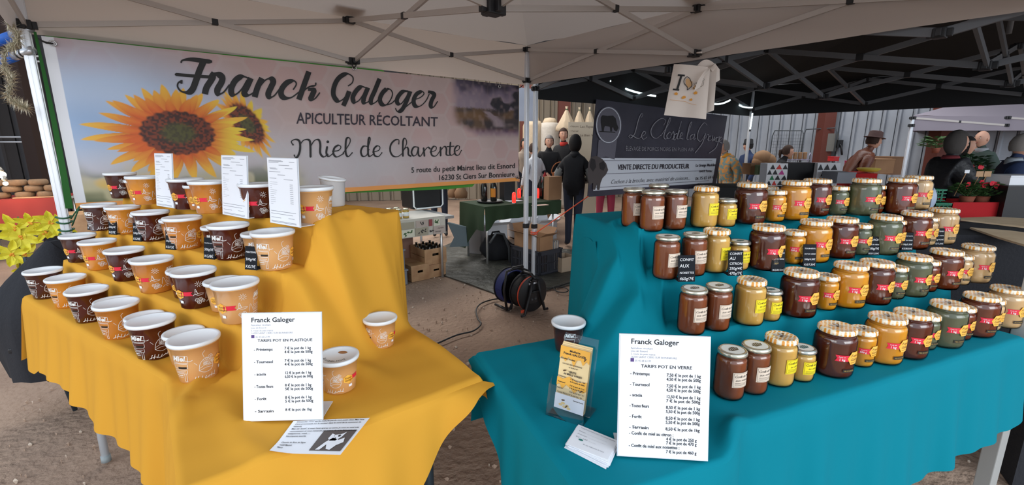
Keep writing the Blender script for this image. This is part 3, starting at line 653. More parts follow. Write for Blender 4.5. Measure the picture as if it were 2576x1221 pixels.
def yz0(x, y):
    q = Vector((x, y, 0)) - YO; m, s = q.dot(YR), q.dot(YD)
    st = TZ + .13 * (ss(s, .125, .15) + ss(s, .262, .287)) + .132 * ss(s, .385, .41)
    z = st; e = m - .115
    if e > 0:
        w = .045 + .15 * (1 - ss(s, .60, .80)) + .10 * (1 - ss(abs(s - .34), .0, .2)); z = drape(TZ, st, e, w, .010, 6.5 * math.atan2(e + .03, s - .36) + 1)
        dd = math.hypot(e, max(0, .40 - s) * 1.0); th = math.atan2(e, max(1e-4, .46 - s))
        cone = 1.19 - .03 - dd * (2.3 + .30 * math.sin(th * 6.0 + .5))
        if s < .82: z = max(z, min(cone, 1.19) if s < .42 else 0)
        z2 = TZ + .03 * math.exp(-((s - .10 - .25 * (m - .1)) / .035) ** 2) * math.exp(-((m - .22) / .13) ** 2) + .022 * math.exp(-((s - .32) / .04) ** 2) * math.exp(-((m - .38) / .10) ** 2)
        z = max(z, z2)
    z += .0022 * nz(x * 5, y * 5, 1) if s < .12 or m > .1 else .001 * nz(x * 6, y * 6)
    return z
def qz0(x, y):
    q = Vector((x, y, 0)) - QO; m, s = q.dot(QR), q.dot(QD)
    st = TZ + .125 * (ss(s, .205, .23) + ss(s, .338, .363)) + .122 * ss(s, .462, .487)
    z = st; e = .525 - m
    if e > 0:
        w = .045 + .16 * (1 - ss(s, .66, .88)) + .10 * (1 - ss(abs(s - .42), .0, .2)); z = drape(TZ, st, e, w, .010, 6.5 * math.atan2(e + .03, s - .44) + 1)
        dd = math.hypot(e, max(0, .478 - s)); th = math.atan2(e, max(1e-4, .53 - s))
        cone = 1.172 - .03 - dd * (2.3 + .30 * math.sin(th * 6.5 + 1.2))
        z = max(z, min(cone, 1.172) if s < .50 else 0)
        z2 = TZ + .028 * math.exp(-((s - .17) / .035) ** 2) * math.exp(-((m - .44) / .07) ** 2)
        z = max(z, z2)
    z += .0022 * nz(x * 5, y * 5, 2) if s < .2 or m < .5 else .001 * nz(x * 6, y * 6)
    return z
def polyline(pts, ts):
    d = [0]
    for a, b in zip(pts, pts[1:]): d.append(d[-1] + (b - a).length)
    out = []
    for t in ts:
        x = t * d[-1]; k = 0
        while k < len(d) - 2 and d[k + 1] < x: k += 1
        out.append(pts[k].lerp(pts[k + 1], (x - d[k]) / max(1e-6, d[k + 1] - d[k])))
    return out
def cloth(name, label, m, front, back, hz, nu, nv, hem, thick=None, swap=False, seed=0, drape_zone=None):
    """front/back: matched polylines of the cloth's top; hem(side, t) -> drop length and flare; sides front,end,back,start"""
    ts = [i / nu for i in range(nu + 1)]; Fp, Bp = front(ts), back(ts); b = MB()
    G = []
    for i in range(nu + 1):
        col_ = []
        for j in range(nv + 1):
            p = Fp[i].lerp(Bp[i], j / nv); z = hz(p.x, p.y); col_.append(Vector((p.x, p.y, z)))
        G.append(col_)
    Zg = np.array([[p.z for p in c_] for c_ in G]); M_ = np.array([[1.0 if drape_zone(p.x, p.y) else 0.0 for p in c_] for c_ in G])
    for _ in range(14):      # relax the hanging part so it falls in soft folds
        A_ = Zg.copy(); A_[1:-1, 1:-1] = (Zg[:-2, 1:-1] + Zg[2:, 1:-1] + Zg[1:-1, :-2] + Zg[1:-1, 2:] + 2 * Zg[1:-1, 1:-1]) / 6; Zg = Zg * (1 - M_) + A_ * M_
    for i in range(nu + 1):
        for j in range(nv + 1): G[i][j].z = float(Zg[i, j])
    for i in range(nu + 1):   # soft rolled edges
        for j in (0, 1, 2): G[i][j].z -= (.010, .003, .0005)[j]
    for j in range(nv + 1):
        for k, d in ((0, .010), (1, .003)): G[k][j].z -= d; G[nu - k][j].z -= d
    b.grid(lambda i, j: G[i][j], nu, nv)
    def skirt(line, out, side, flip):
        n = len(line); nd = 26; L_ = [0]
        for a, c in zip(line, line[1:]): L_.append(L_[-1] + (c - a).length)
        def P(i, j):
            p = line[i]; t = i / (n - 1); r = j / nd; z1, flare, amp = hem(side, t, L_[i]); z1 = min(z1, p.z - .004)
            o = out[i]; f = amp * r ** .8 * ss(t, 0, .07) * ss(1 - t, 0, .07) * (math.sin(L_[i] * 23 + seed + 1.2 * math.sin(L_[i] * 9)) * .7 + .4 * math.sin(L_[i] * 51 + r))
            roll = .006 * math.sin(min(1, r * 8) * math.pi / 2)
            return Vector((p.x, p.y, p.z + (z1 - p.z) * r)) + o * (roll + flare * r ** 1.1 + f)
        b.grid(P, n - 1, nd, flip=flip)
    def nrm(line, sgn):
        o = []
        for i in range(len(line)):
            d = line[min(i + 3, len(line) - 1)] - line[max(i - 3, 0)]; d.z = 0; d.normalize(); o.append(Vector((d.y, -d.x, 0)) * sgn)
        return o
    fl = [G[i][0] for i in range(nu + 1)]; bl = [G[i][nv] for i in range(nu + 1)]; sl = [G[0][j] for j in range(nv + 1)]; el = [G[nu][j] for j in range(nv + 1)]
    nf_, nb_, ns_, ne_ = nrm(fl, 1), nrm(bl, -1), nrm(sl, -1), nrm(el, 1)
    def blend(a, ia, b_, ib, k=9):    # the drops meet in one rounded corner
        dgn = (a[ia] + b_[ib]).normalized()
        for arr, i0 in ((a, ia), (b_, ib)):
            n_ = len(arr); rng_ = range(k) if i0 == 0 else range(n_ - 1, n_ - 1 - k, -1)
            for q, i in enumerate(rng_): arr[i] = (dgn * (1 - q / k) + arr[i] * (q / k)).normalized()
    blend(nf_, 0, ns_, 0); blend(nf_, len(nf_) - 1, ne_, 0); blend(nb_, 0, ns_, len(ns_) - 1); blend(nb_, len(nb_) - 1, ne_, len(ne_) - 1)
    skirt(fl, nf_, 'front', False)
    skirt(bl, nb_, 'back', True); skirt(sl, ns_, 'start', True); skirt(el, ne_, 'end', False)
    o = b.build(name, m); tag(o, label, 'tablecloth'); return o
YP = lambda m, s: YO + YR * m + YD * s
QP = lambda m, s: QO + QR * m + QD * s
# yellow: along the rows, then turning towards the visitor along E2
Kn = Vector((-.90, 1.12, 0)); Fend = Vector((-.635, .745, 0)); Bk = Vector((-.44, 1.65, 0)); Bend = Vector((-.085, 1.185, 0))
def yfront(ts):
    a, b_ = YP(-1.394, -.006), YP(-.02, -.006); out = []
    for t in ts:
        if t < .74: out.append(a.lerp(b_, t / .74))
        else: out.append(b_.lerp(Fend, (t - .74) / .26))
    sm = out[:]
    for k in range(3, len(out) - 3): sm[k] = sum((out[k + q] for q in range(-3, 4)), Vector()) / 7
    return sm
def yback(ts):
    a, b_ = YP(-1.394, .80), YP(.10, .80); out = []
    for t in ts:
        if t < .70: out.append(a.lerp(b_, t / .70))
        elif t < .76: out.append(b_.lerp(Bk, (t - .70) / .06))
        else: out.append(Bk.lerp(Bend, (t - .76) / .24))
    sm = out[:]
    for k in range(2, len(out) - 2): sm[k] = sum((out[k + q] for q in range(-2, 3)), Vector()) / 5
    return sm
def yhem(side, t, L):
    if side == 'front':
        if t < .74:
            m = t / .74
            return (.47 + .06 * ss(m, .06, .17) - .095 * ss(m, .2, 1), .03, .010 + .010 * m)
        return (.40, .03, .025)
    if side == 'end': return (.36 + .43 * ss(t, .35, 1.0) , .04, .014)
    if side == 'back':
        return (.50 if t < .70 else .50 + .2 * ss(t, .72, .8) , .015, .008)
    return (.50 + .02 * math.sin(t * 5), .05, .012)
ycl = cloth('yellow_tablecloth', 'golden yellow cloth draped over the stepped stand of plastic honey tubs', yel_m, yfront, yback, yz, 330, 130, yhem, drape_zone=lambda x, y: .125 < (Vector((x, y, 0)) - YO).dot(YR) < .42 and (Vector((x, y, 0)) - YO).dot(YD) > .0)
def qfront(ts):
    out = []
    for t in ts:
        m = t * 1.79; s = -.075 * (1 - ss(m, .33, .50)) - .004; out.append(QP(m, s))
    return out
def qback(ts):
    out = []
    for t in ts:
        m = t * 1.79; s = .60 + .30 * ss(m, .44, .53); out.append(QP(m, s))
    return out
def qhem(side, t, L):
    if side == 'front': return (.44 + .05 * ss(t, .6, 1), .035, .014 + .022 * math.exp(-((t - .23) / .07) ** 2))
    if side == 'start': return (.30 + .47 * ss(t, .15, 1.0), .02, .012)
    if side == 'end': return (.48, .03, .012)
    return (.55, .015, .010)
qcl = cloth('teal_tablecloth', 'teal cloth draped over the stepped stand of glass honey jars', teal_m, qfront, qback, qz, 270, 150, qhem, seed=2, drape_zone=lambda x, y: .18 < (Vector((x, y, 0)) - QO).dot(QR) < .515 and (Vector((x, y, 0)) - QO).dot(QD) > .10)
post_m = mat('grey post', lin(176, 178, 176), .45, metal=.3)
t = thing('steel_post', 'grey square steel post beside the right end of the teal cloth', 'post', (1.84, 1.54, 0), .35)
MB().box(-.024, .024, -.024, .024, 0, 2.2, bev=.003).build('post_body', post_m, t); MB().box(-.05, .05, -.05, .05, 0, .008).build('foot_plate', post_m, t)
b = MB()
for zz in (.98, 1.02, .60): b.box(-.006, .006, -.028, .028, zz, zz + .012, bev=.002)
b.build('bolt', black_pl, t)
# trestle tables under the cloths
tt_m = mat('folding table top', (.55, .55, .54), .5); tl_m = mat('white tube leg', (.66, .7, .74), .35, metal=.2); tl2 = mat('dark tube leg', lin(52, 66, 76), .4, metal=.3)
def trestle(label, Pf, m0, m1, s0, s1, steps, legs, side):
    t = thing('trestle_table', label, 'table', Pf((m0 + m1) / 2, (s0 + s1) / 2))
    c = [Pf(m0, s0), Pf(m1, s0), Pf(m1, s1), Pf(m0, s1)]; b = MB()
    vs = [Vector((p.x, p.y, TZ - .055)) for p in c] + [Vector((p.x, p.y, TZ - .025)) for p in c]
    b.add(vs, [(3, 2, 1, 0), (4, 5, 6, 7), (0, 1, 5, 4), (1, 2, 6, 5), (2, 3, 7, 6), (3, 0, 4, 7)]); b.build('tabletop', tt_m, t, world=True)
    for (ma, sa, mb_, sb, mt) in legs:
        MB().tube([Pf(ma, sa) + Vector((0, 0, TZ - .055)), Pf(mb_, sb) + Vector((0, 0, .03))], .016).build('leg', mt, t, world=True)
        MB().tube([Pf(mb_, sb) + Vector((0, 0, .03)), Pf(mb_, sb)], .020).build('leg_foot', mat('grey foot', (.3, .34, .35), .6), t, world=True)
    return t
trestle('folding trestle table with white and dark legs under the yellow cloth', YP, -1.36, .02, .03, .72, 0, [(-1.22, .12, -1.17, .10, tl_m), (-.62, .12, -.60, .13, tl2), (-1.22, .62, -1.22, .6, tl_m), (-.1, .62, -.1, .6, tl2)], -1)
def EP(a, b_): return Vector((-.36, .98, 0)) - E1 * a - E2 * b_
trestle('small folding table under the front end of the yellow cloth', EP, -.26, .26, .06, .42, 0, [(-.22, .1, -.22, .1, tl2), (.22, .1, .22, .1, tl2), (-.22, .4, -.22, .4, tl2), (.22, .4, .22, .4, tl2)], -1)
trestle('folding trestle table with dark crossed legs under the teal cloth', QP, .03, 1.76, .03, .56, 0, [(.15, .1, .15, .08, tl2), (1.18, .20, 1.50, .10, tl2), (1.5, .48, 1.2, .48, tl2), (.2, .5, .2, .5, tl2)], -1)
# step boxes that carry the cloth
def stepbox(name, label, Pf, ang, m0, m1, specs):
    t = thing(name, label, 'stand', Pf((m0 + m1) / 2, .5) + Vector((0, 0, TZ - .02)))
    for s0, s1, z in specs:
        c = [Pf(m0, s0), Pf(m1, s0), Pf(m1, s1), Pf(m0, s1)]
        vs = [Vector((p.x, p.y, TZ - .02)) for p in c] + [Vector((p.x, p.y, z)) for p in c]
        MB().add(vs, [(3, 2, 1, 0), (4, 5, 6, 7), (0, 1, 5, 4), (1, 2, 6, 5), (2, 3, 7, 6), (3, 0, 4, 7)]).build('step', wood, t, world=True)
stepbox('display_riser', 'stepped wooden riser hidden under the yellow cloth', YP, 0, -1.37, .09, [(.16, .28, .915), (.30, .40, 1.045), (.43, .77, 1.175)])
stepbox('display_riser', 'stepped wooden riser hidden under the teal cloth', QP, 0, .55, 1.77, [(.24, .35, .91), (.375, .47, 1.035), (.50, .87, 1.155)])
# ================= plastic honey tubs =================
wp = mat('white print', (.80, .80, .78), .5); redl = mat('red label', lin(222, 34, 62), .5); yl = mat('amber label', lin(238, 172, 52), .5, noise=(60, lin(246, 190, 84), 3, .4, .6)); blk = mat('black label', (.018, .014, .012), .4)
lidw = mat('white tub lid', (.80, .83, .86), .38)
def tubmat(n, c, c2): return mat('tub honey ' + n, lin(*c), .28, spec=.5, coat=.35, noise=(14, lin(*c2), 2, .35, .8))
TUB = {'sarrasin': tubmat('dark brown', (74, 34, 24), (62, 28, 20)), 'tournesol': tubmat('amber yellow', (218, 142, 52), (206, 128, 44)), 'foret': tubmat('red brown', (78, 26, 14), (66, 20, 12)),
       'acacia': tubmat('amber', (196, 120, 42), (206, 134, 56)), 'fleurs': tubmat('mahogany', (84, 32, 18), (70, 26, 14)), 'printemps': tubmat('cream beige', (216, 164, 108), (210, 156, 100))}
TUBN = {'sarrasin': 'dark brown', 'tournesol': 'amber yellow', 'foret': 'red brown', 'acacia': 'amber', 'fleurs': 'mahogany brown', 'printemps': 'cream beige'}
def dense(p, n=4):
    return [(a[0] + (b_[0] - a[0]) * q / n, a[1] + (b_[1] - a[1]) * q / n) for a, b_ in zip(p, p[1:]) for q in range(n)] + [p[-1]]
def tub_design_sign(k0, k=None):
    k = k0 * 1.12     # board sign, hive and flowers, metres at large size scaled by k
    w = .0010 * k; S = []
    st = lambda p, ww=1, sm=True: S.append(stroke2d(dense([(x * k, y * k) for x, y in p]), w * ww, sm=False) if not sm or len(p) == 2 else stroke2d([(x * k, y * k) for x, y in p], w * ww, sm=sm))
    st([(-.062, .062), (-.060, .078), (-.040, .080), (-.022, .078), (-.022, .060), (-.045, .060), (-.062, .062)], 1, False)
    st([(-.060, .058), (-.059, .045), (-.024, .045), (-.024, .057), (-.060, .058)], 1, False); st([(-.058, .041), (-.058, .030), (-.026, .030), (-.026, .041), (-.058, .041)], 1, False)
    st([(-.034, .029), (-.034, .008), (-.029, .008), (-.029, .029)], 1, False); st([(-.056, .025), (-.038, .025)], 2); st([(-.055, .020), (-.038, .020)], 1); st([(-.055, .036), (-.030, .036)], 1); st([(-.055, .033), (-.034, .033)], 1)
    S.append(('t', 'Miel', -.061 * k, .0655 * k, .019 * k, .03)); st([(-.030, .067), (-.018, .064), (-.012, .066)], 1.2)
    st([(-.002, .034), (.002, .052), (.014, .064), (.024, .058), (.030, .045), (.026, .030), (.010, .026), (-.002, .034)], 1.1)
    st([(.0, .040), (.014, .046), (.029, .042)]); st([(-.001, .034), (.014, .038), (.028, .035)]); st([(.012, .066), (.010, .078), (.016, .084)], .8); st([(-.004, .050), (-.010, .058)], .8)
    for cx, cy, r in ((.016, .058, .007), (.027, .064, .006), (.020, .048, .007), (.031, .052, .005), (.012, .050, .004)):
        for q in range(5):
            a = q * 1.257; v, f = ell2d((cx + r * .6 * math.cos(a)) * k, (cy + r * .6 * math.sin(a)) * k, r * .42 * k, n=7); S.append(stroke2d(v + [v[0]], w * .8, sm=False))
    for x in (-.014, -.008, .000, .008, .016, .022, .030): st([(x, .008 + .002 * math.sin(x * 900)), (x + .004, .018 + .003 * math.sin(x * 700))], 1.4)
    st([(-.018, .008), (-.006, .012), (.006, .008), (.020, .013), (.034, .010)], 1.2)
    return S
def tub_design_sun(k0, k=None):
    k = k0 * 1.10
    w = .0010 * k; S = []
    st = lambda p, ww=1, sm=True: S.append(stroke2d(dense([(x * k, y * k) for x, y in p]), w * ww, sm=False) if not sm or len(p) == 2 else stroke2d([(x * k, y * k) for x, y in p], w * ww, sm=sm))
    for q in range(9): a = q * .698; st([(.034 + .005 * math.cos(a), .076 + .005 * math.sin(a)), (.034 + .010 * math.cos(a), .076 + .010 * math.sin(a))], 1)
    v, f = ell2d(.034 * k, .076 * k, .0035 * k, n=9); S.append(stroke2d(v + [v[0]], w, sm=False))
    st([(.014, .042), (.020, .046), (.028, .042), (.040, .044)], 1.2); st([(.020, .046), (.023, .062), (.027, .046)], 1.1); st([(.016, .045), (.030, .048), (.042, .046)], 1); st([(.023, .056), (.026, .05)], 1)
    for cx, cy in ((.022, .028), (.031, .030), (.026, .020), (.036, .024)):
        v, f = ell2d(cx * k, cy * k, .0052 * k, n=6); S.append(stroke2d(v + [v[0]], w * 1.1, sm=False))
        st([(cx - .004, cy), (cx + .004, cy)], .7); st([(cx, cy - .004), (cx, cy + .004)], .7)
    st([(.044, .030), (.050, .052), (.056, .032)], 1); st([(.044, .018), (.052, .024), (.060, .018)], 1)
    return S
def make_tub(kind, big, side):
    k = 1 if big else .80; hh = .117 * k; rb, rt = .0465 * (1 if big else .86), .0600 * (1 if big else .84)
    R = lambda z: rb + (rt - rb) * min(1, max(0, z / hh))
    t = thing('honey_tub', 'tub', 'honey tub')
    b = MB(); b.lathe([(0, .0), (rb - .004, .0), (rb, .003), (R(hh * .5), hh * .5), (R(hh * .90), hh * .90), (rt + .0012, hh * .905), (rt + .0012, hh * .93), (rt, hh * .97)], 36, mi=0); b.build('tub_body', TUB[kind], t)
    b = MB(); b.lathe([(0, hh * .998), (rt - .006, hh * .998), (rt - .004, hh + .0016), (rt + .0028, hh + .0035), (rt + .0045, hh + .001), (rt + .0045, hh - .004), (rt + .003, hh - .008), (rt + .001, hh - .008)][::-1], 40); b.build('lid', lidw, t)
    a0 = -math.pi / 2
    for des, ang in ((tub_design_sign(k), 0), (tub_design_sun(k), math.pi * .62)) if side == 'sign' else ((tub_design_sun(k), -.1), (tub_design_sign(k), math.pi * .75)):
        b = MB(); fn = cyl_map(R, a0=a0 + ang)
        for s_ in des:
            if s_[0] == 't': put(b, text2d(s_[1], s_[4], s_[5], .25), fn, dx=s_[2], dy=s_[3])
            else: put(b, s_, fn)
        b.build('white_print', wp, t)
    if side == 'sign':
        b = MB(); put(b, subdiv_rect(-.054 * k, -.030 * k, .049 * k, .055 * k), cyl_map(R, a0=a0, off=.0008)); b.build('name_strip', blk, t); ha = 1.05
    else: ha = -.62
    hx = ha * R(.05 * k)
    b = MB(); r_ = .0165 * k; put(b, subdiv_rect(hx + .008 * k, hx + .038 * k, .047 * k, .061 * k, 6), cyl_map(R, a0=a0, off=.0010)); put(b, ([(hx + x * k, y * k) for x, y in ((.038, .047), (.044, .047), (.0385, .054), (.044, .061), (.038, .061))], [(0, 1, 2), (0, 2, 4), (2, 3, 4)]), cyl_map(R, a0=a0, off=.0011)); b.build('ribbon_label', redl, t)
    v, f = ell2d(0, 0, r_, r_ * 1.12, 6, math.pi / 2); vs = [(hx + x, .052 * k + y) for x, y in v]
    b = MB(); put(b, ([(hx, .052 * k)] + vs, [(0, 1 + i, 1 + (i + 1) % 6) for i in range(6)]), cyl_map(R, a0=a0, off=.0014)); hl = b.build('hexagon_label', yl, t)
    b = MB(); put(b, text2d('Franck', .009 * k, 0, .4), cyl_map(R, a0=a0, off=.0018), dx=hx - .011 * k, dy=.054 * k); put(b, text2d('Galoger', .009 * k, 0, .4), cyl_map(R, a0=a0, off=.0018), dx=hx - .012 * k, dy=.045 * k); b.build('lettering', mat('brown ink', lin(90, 50, 20), .6), hl)
    b = MB(); put(b, subdiv_rect(hx - .001, hx + .011 * k, .022 * k, .031 * k, 3), cyl_map(R, a0=a0, off=.0010)); b.build('date_label', paper, t)
    t['_k'] = 0; return t
PROTO = {}
def place_tub(kind, big, side, loc, rz, label, group):
    key = (kind, big, side)
    if key not in PROTO:
        o = make_tub(kind, big, side); PROTO[key] = o; del o['_k']; kids(o); [kids(c) for c in kids(o)]
        o.matrix_basis = Matrix.Translation(loc) @ Matrix.Rotation(rz, 4, 'Z'); o['label'] = label; o['group'] = group; return o
    return dup(PROTO[key], loc, rz, label, group)
def contact(u, v, z, r):   # centre of a round base whose nearest edge is seen at the pixel
    p = onz(u, v, z); d = Vector((p.x, p.y, 0)).normalized(); q = p + d * r * .95; q.z = z; return q
rows_y = [(.800, 'sign', 'bottom step', [(115, 752, 'sarrasin'), (172, 775, 'tournesol'), (226, 812, 'foret'), (300, 853, 'acacia'), (388, 906, 'fleurs'), (496, 963, 'printemps')]),
          (.930, 'sun', 'second step', [(200, 661, 'sarrasin'), (250, 680, 'tournesol'), (318, 708, 'foret'), (388, 739, 'acacia'), (492, 777, 'fleurs'), (596, 816, 'printemps')]),
          (1.060, 'sign', 'third step', [(258, 580, 'sarrasin'), (318, 590, 'tournesol'), (388, 608, 'foret'), (468, 629, 'acacia'), (583, 656, 'fleurs'), (694, 682, 'printemps')]),
          (1.192, 'sun', 'top step', [(310, 500, 'sarrasin'), (369, 516, 'tournesol'), (474, 528, 'foret'), (530, 539, 'acacia'), (655, 550, 'fleurs'), (793, 566, 'printemps')])]
AY = math.atan2(YR.y, YR.x)
ORD = ['first from the left end', 'second kind from the left', 'third kind from the left', 'fourth kind from the left', 'second kind from the right', 'nearest the right end']
for z, side, step, lst in rows_y:
    for i, (u, v, kind) in enumerate(lst):
        p = contact(u + (9 if z < 1 else 3), v, z, .0465); p.z = yz0(p.x, p.y) + .0005 if abs(yz0(p.x, p.y) - z) < .02 else z + .001
        rz = math.atan2(p.x, -p.y) * 0 + math.atan2(-p.x, p.y) * -.55 + (.15 if side == 'sign' else .10) + .06 * math.sin(i * 5 + z * 9)
        rz = AY + (1.22 if side == 'sign' else .78) + .05 * math.sin(i * 5 + z * 9)
        place_tub(kind, True, side, p, rz, f'large {TUBN[kind]} honey tub on the {step}, {ORD[i]}', f'large honey tubs on the {step}')
        if i > 0:
            q = p - YR * (.132 if i != 5 or side != 'sun' or z < 1.1 else .13) + YD * .028; q.z = p.z
            place_tub(kind, False, side, q, rz + .2, f'small {TUBN[kind]} honey tub left of its large match on the {step}', f'small honey tubs on the {step}')
def lone_tub(kind, u, v, z, big, rz, label, side='sign', sc=1):
    p = contact(u, v, z, .042); o = place_tub(kind, big, side, p, rz, label, 'single tubs set in front of the steps'); return o, p
cup_y, pcy = lone_tub('printemps', 961, 880, yz(-.42, 1.37), False, .05, 'small beige honey tub alone on the yellow cloth near its far edge')
bin_t, pbt = lone_tub('printemps', 858, 994, TZ + .002, False, -.15, 'beige tub with a holed lid marked POUBELLE behind the plastic tub price sign')
b = MB()
v, f = text2d('POUBELLE', .019, 0, 0); A_ = MB(); wd = max(p[0] for p in v); hl = .117 * .8 + .0002
lidz = pbt.z + .117 * .80 * .99
for x, y in v: pass
lo_ = MB(); lo_.add([Vector((.036 * math.cos(-math.pi * .15 - (x / wd) * 2.1) * (1 - y * 14), .036 * math.sin(-math.pi * .15 - (x / wd) * 2.1) * (1 - y * 14), .117 * .8 * .998 + .0006)) for x, y in v], f)
lo_.build('lettering', ink, bin_t)
lo_ = MB(); v, f = ell2d(.004, .020, .013, .008, 14); lo_.add([(x, y, .117 * .8 * .998 + .0006) for x, y in v], f); lo_.build('cut_hole', mat('hole shade', lin(170, 116, 70), .8), bin_t)
dark_t, pdt = lone_tub('sarrasin', 1428, 892, TZ + .002, False, .78, 'dark brown honey tub with Miel print on teal cloth behind the leaflet holder')
# stack of clear cups with spoons at the back of the top step
p = contact(842, 522, 1.19, .04); p.z = 1.192
cup = thing('clear_cup', 'clear plastic tub full of white tasting spoons behind the top step tubs', 'cup', p)
MB().lathe([(0, 0), (.040, 0), (.042, .003), (.050, .11), (.0515, .112), (.049, .11), (.0405, .004), (0, .004)], 28).build('cup_body', frost, cup)
X = Matrix.Translation((0, 0, .112)) @ Matrix.Rotation(.16, 4, 'Y')
b = MB(); b.lathe([(0, .002), (.044, .002), (.047, .006), (.054, .007), (.055, .002), (.053, -.003)][::-1], 32); b.xf(lambda q: X @ q); b.build('lid', lidw, cup)
for k in range(11):
    a = k * .57; r0, r1 = .026, .036
    b = MB(); b.tube([(r0 * math.cos(a), r0 * math.sin(a), .012), (r1 * math.cos(a + .1), r1 * math.sin(a + .1), .104)], .0045, 6, flat=.5); b.ball((r0 * math.cos(a), r0 * math.sin(a), .014), (.007, .007, .010), 8, 6); b.build('spoon', white_pl, cup)
# ================= glass honey jars =================
thin = mat('thin jar glass', (1, 1, 1), .03, glassy=(1, (.97, .98, .97)))
def hm(n, c, c2, **k): return mat('jar honey ' + n, lin(*c), .14, coat=.8, noise=(18, lin(*c2), 2, .3, .8), **k)
JH = {'sarrasin': hm('dark brown', (108, 48, 30), (90, 38, 22)), 'tournesol': hm('bright yellow', (230, 158, 34), (240, 172, 56)), 'foret': hm('red brown', (116, 50, 28), (98, 40, 22)),
      'acacia': hm('pale green gold', (150, 152, 118), (136, 140, 110), glassy=(.42, (.72, .74, .6))), 'fleurs': hm('amber brown', (132, 60, 30), (114, 50, 24)), 'printemps': hm('creamy white', (226, 186, 134), (232, 196, 148)),
      'noisette': hm('cocoa brown', (140, 74, 42), (150, 84, 52)), 'citron': hm('pale lemon cream', (226, 182, 96), (220, 172, 88))}
JN = {'sarrasin': 'dark brown', 'tournesol': 'bright yellow', 'foret': 'red brown', 'acacia': 'greenish clear', 'fleurs': 'amber brown', 'printemps': 'creamy white', 'noisette': 'cocoa brown', 'citron': 'pale lemon'}
def gingham():
    m = bpy.data.materials.new('honeycomb gold lid'); m.use_nodes = True; nt = m.node_tree; N = nt.nodes; L = nt.links; b = N['Principled BSDF']; b.inputs['Roughness'].default_value = .25; b.inputs['Coat Weight'].default_value = .5
    tc = N.new('ShaderNodeTexCoord'); sx = N.new('ShaderNodeSeparateXYZ'); L.new(tc.outputs['Object'], sx.inputs[0])
    def M(op, a, b_=None):
        n = N.new('ShaderNodeMath'); n.operation = op
        for i, q in enumerate((a, b_)):
            if q is None: continue
            if isinstance(q, (int, float)): n.inputs[i].default_value = q
            else: L.new(q, n.inputs[i])
        return n.outputs[0]
    k = 640; c1 = M('COSINE', M('MULTIPLY', sx.outputs[0], k)); 
    u2 = M('MULTIPLY', M('ADD', M('MULTIPLY', sx.outputs[0], -.5), M('MULTIPLY', sx.outputs[1], .866)), k); u3 = M('MULTIPLY', M('ADD', M('MULTIPLY', sx.outputs[0], .5), M('MULTIPLY', sx.outputs[1], .866)), k)
    s = M('ADD', M('ADD', c1, M('COSINE', u2)), M('COSINE', u3))
    r = N.new('ShaderNodeValToRGB'); e = r.color_ramp.elements; e[0].position = .32; e[0].color = (*lin(238, 232, 214), 1); e[1].position = .55; e[1].color = (*lin(236, 178, 84), 1); x = e.new(.8); x.color = (*lin(226, 148, 50), 1)
    L.new(M('ADD', M('MULTIPLY', s, .22), .45), r.inputs[0]); L.new(r.outputs[0], b.inputs['Base Color']); return m
lid_h = gingham(); lid_g = mat('gold lid metal', lin(206, 202, 184), .26, metal=.85); lid_s = mat('silver lid metal', lin(196, 198, 190), .25, metal=.9)
lab_k = mat('kraft white label', lin(226, 206, 186), .6); lab_y = mat('lemon yellow label', lin(242, 218, 20), .55); lid_pic = mat('lid picture pale', lin(228, 226, 216), .4); lid_dk = mat('lid picture brown', lin(86, 72, 52), .4); lid_te = mat('lid picture green', lin(44, 92, 90), .4)
def jar_profile(R, h, hl):   # body with rounded heel and shoulder, neck under the lid
    rn = R * .84; zs = h - hl
    pr = [(0, .003), (R * .80, 0), (R * .93, .003), (R * .99, .012), (R, .022)]
    zt = zs - R * .48
    for k in range(7):
        a = k / 6 * math.pi / 2; pr.append((R - (R - rn) * (1 - math.cos(a)), zt + R * .34 * math.sin(a)))
    pr += [(rn, zs - .004), (rn, zs + .004)]
    return pr
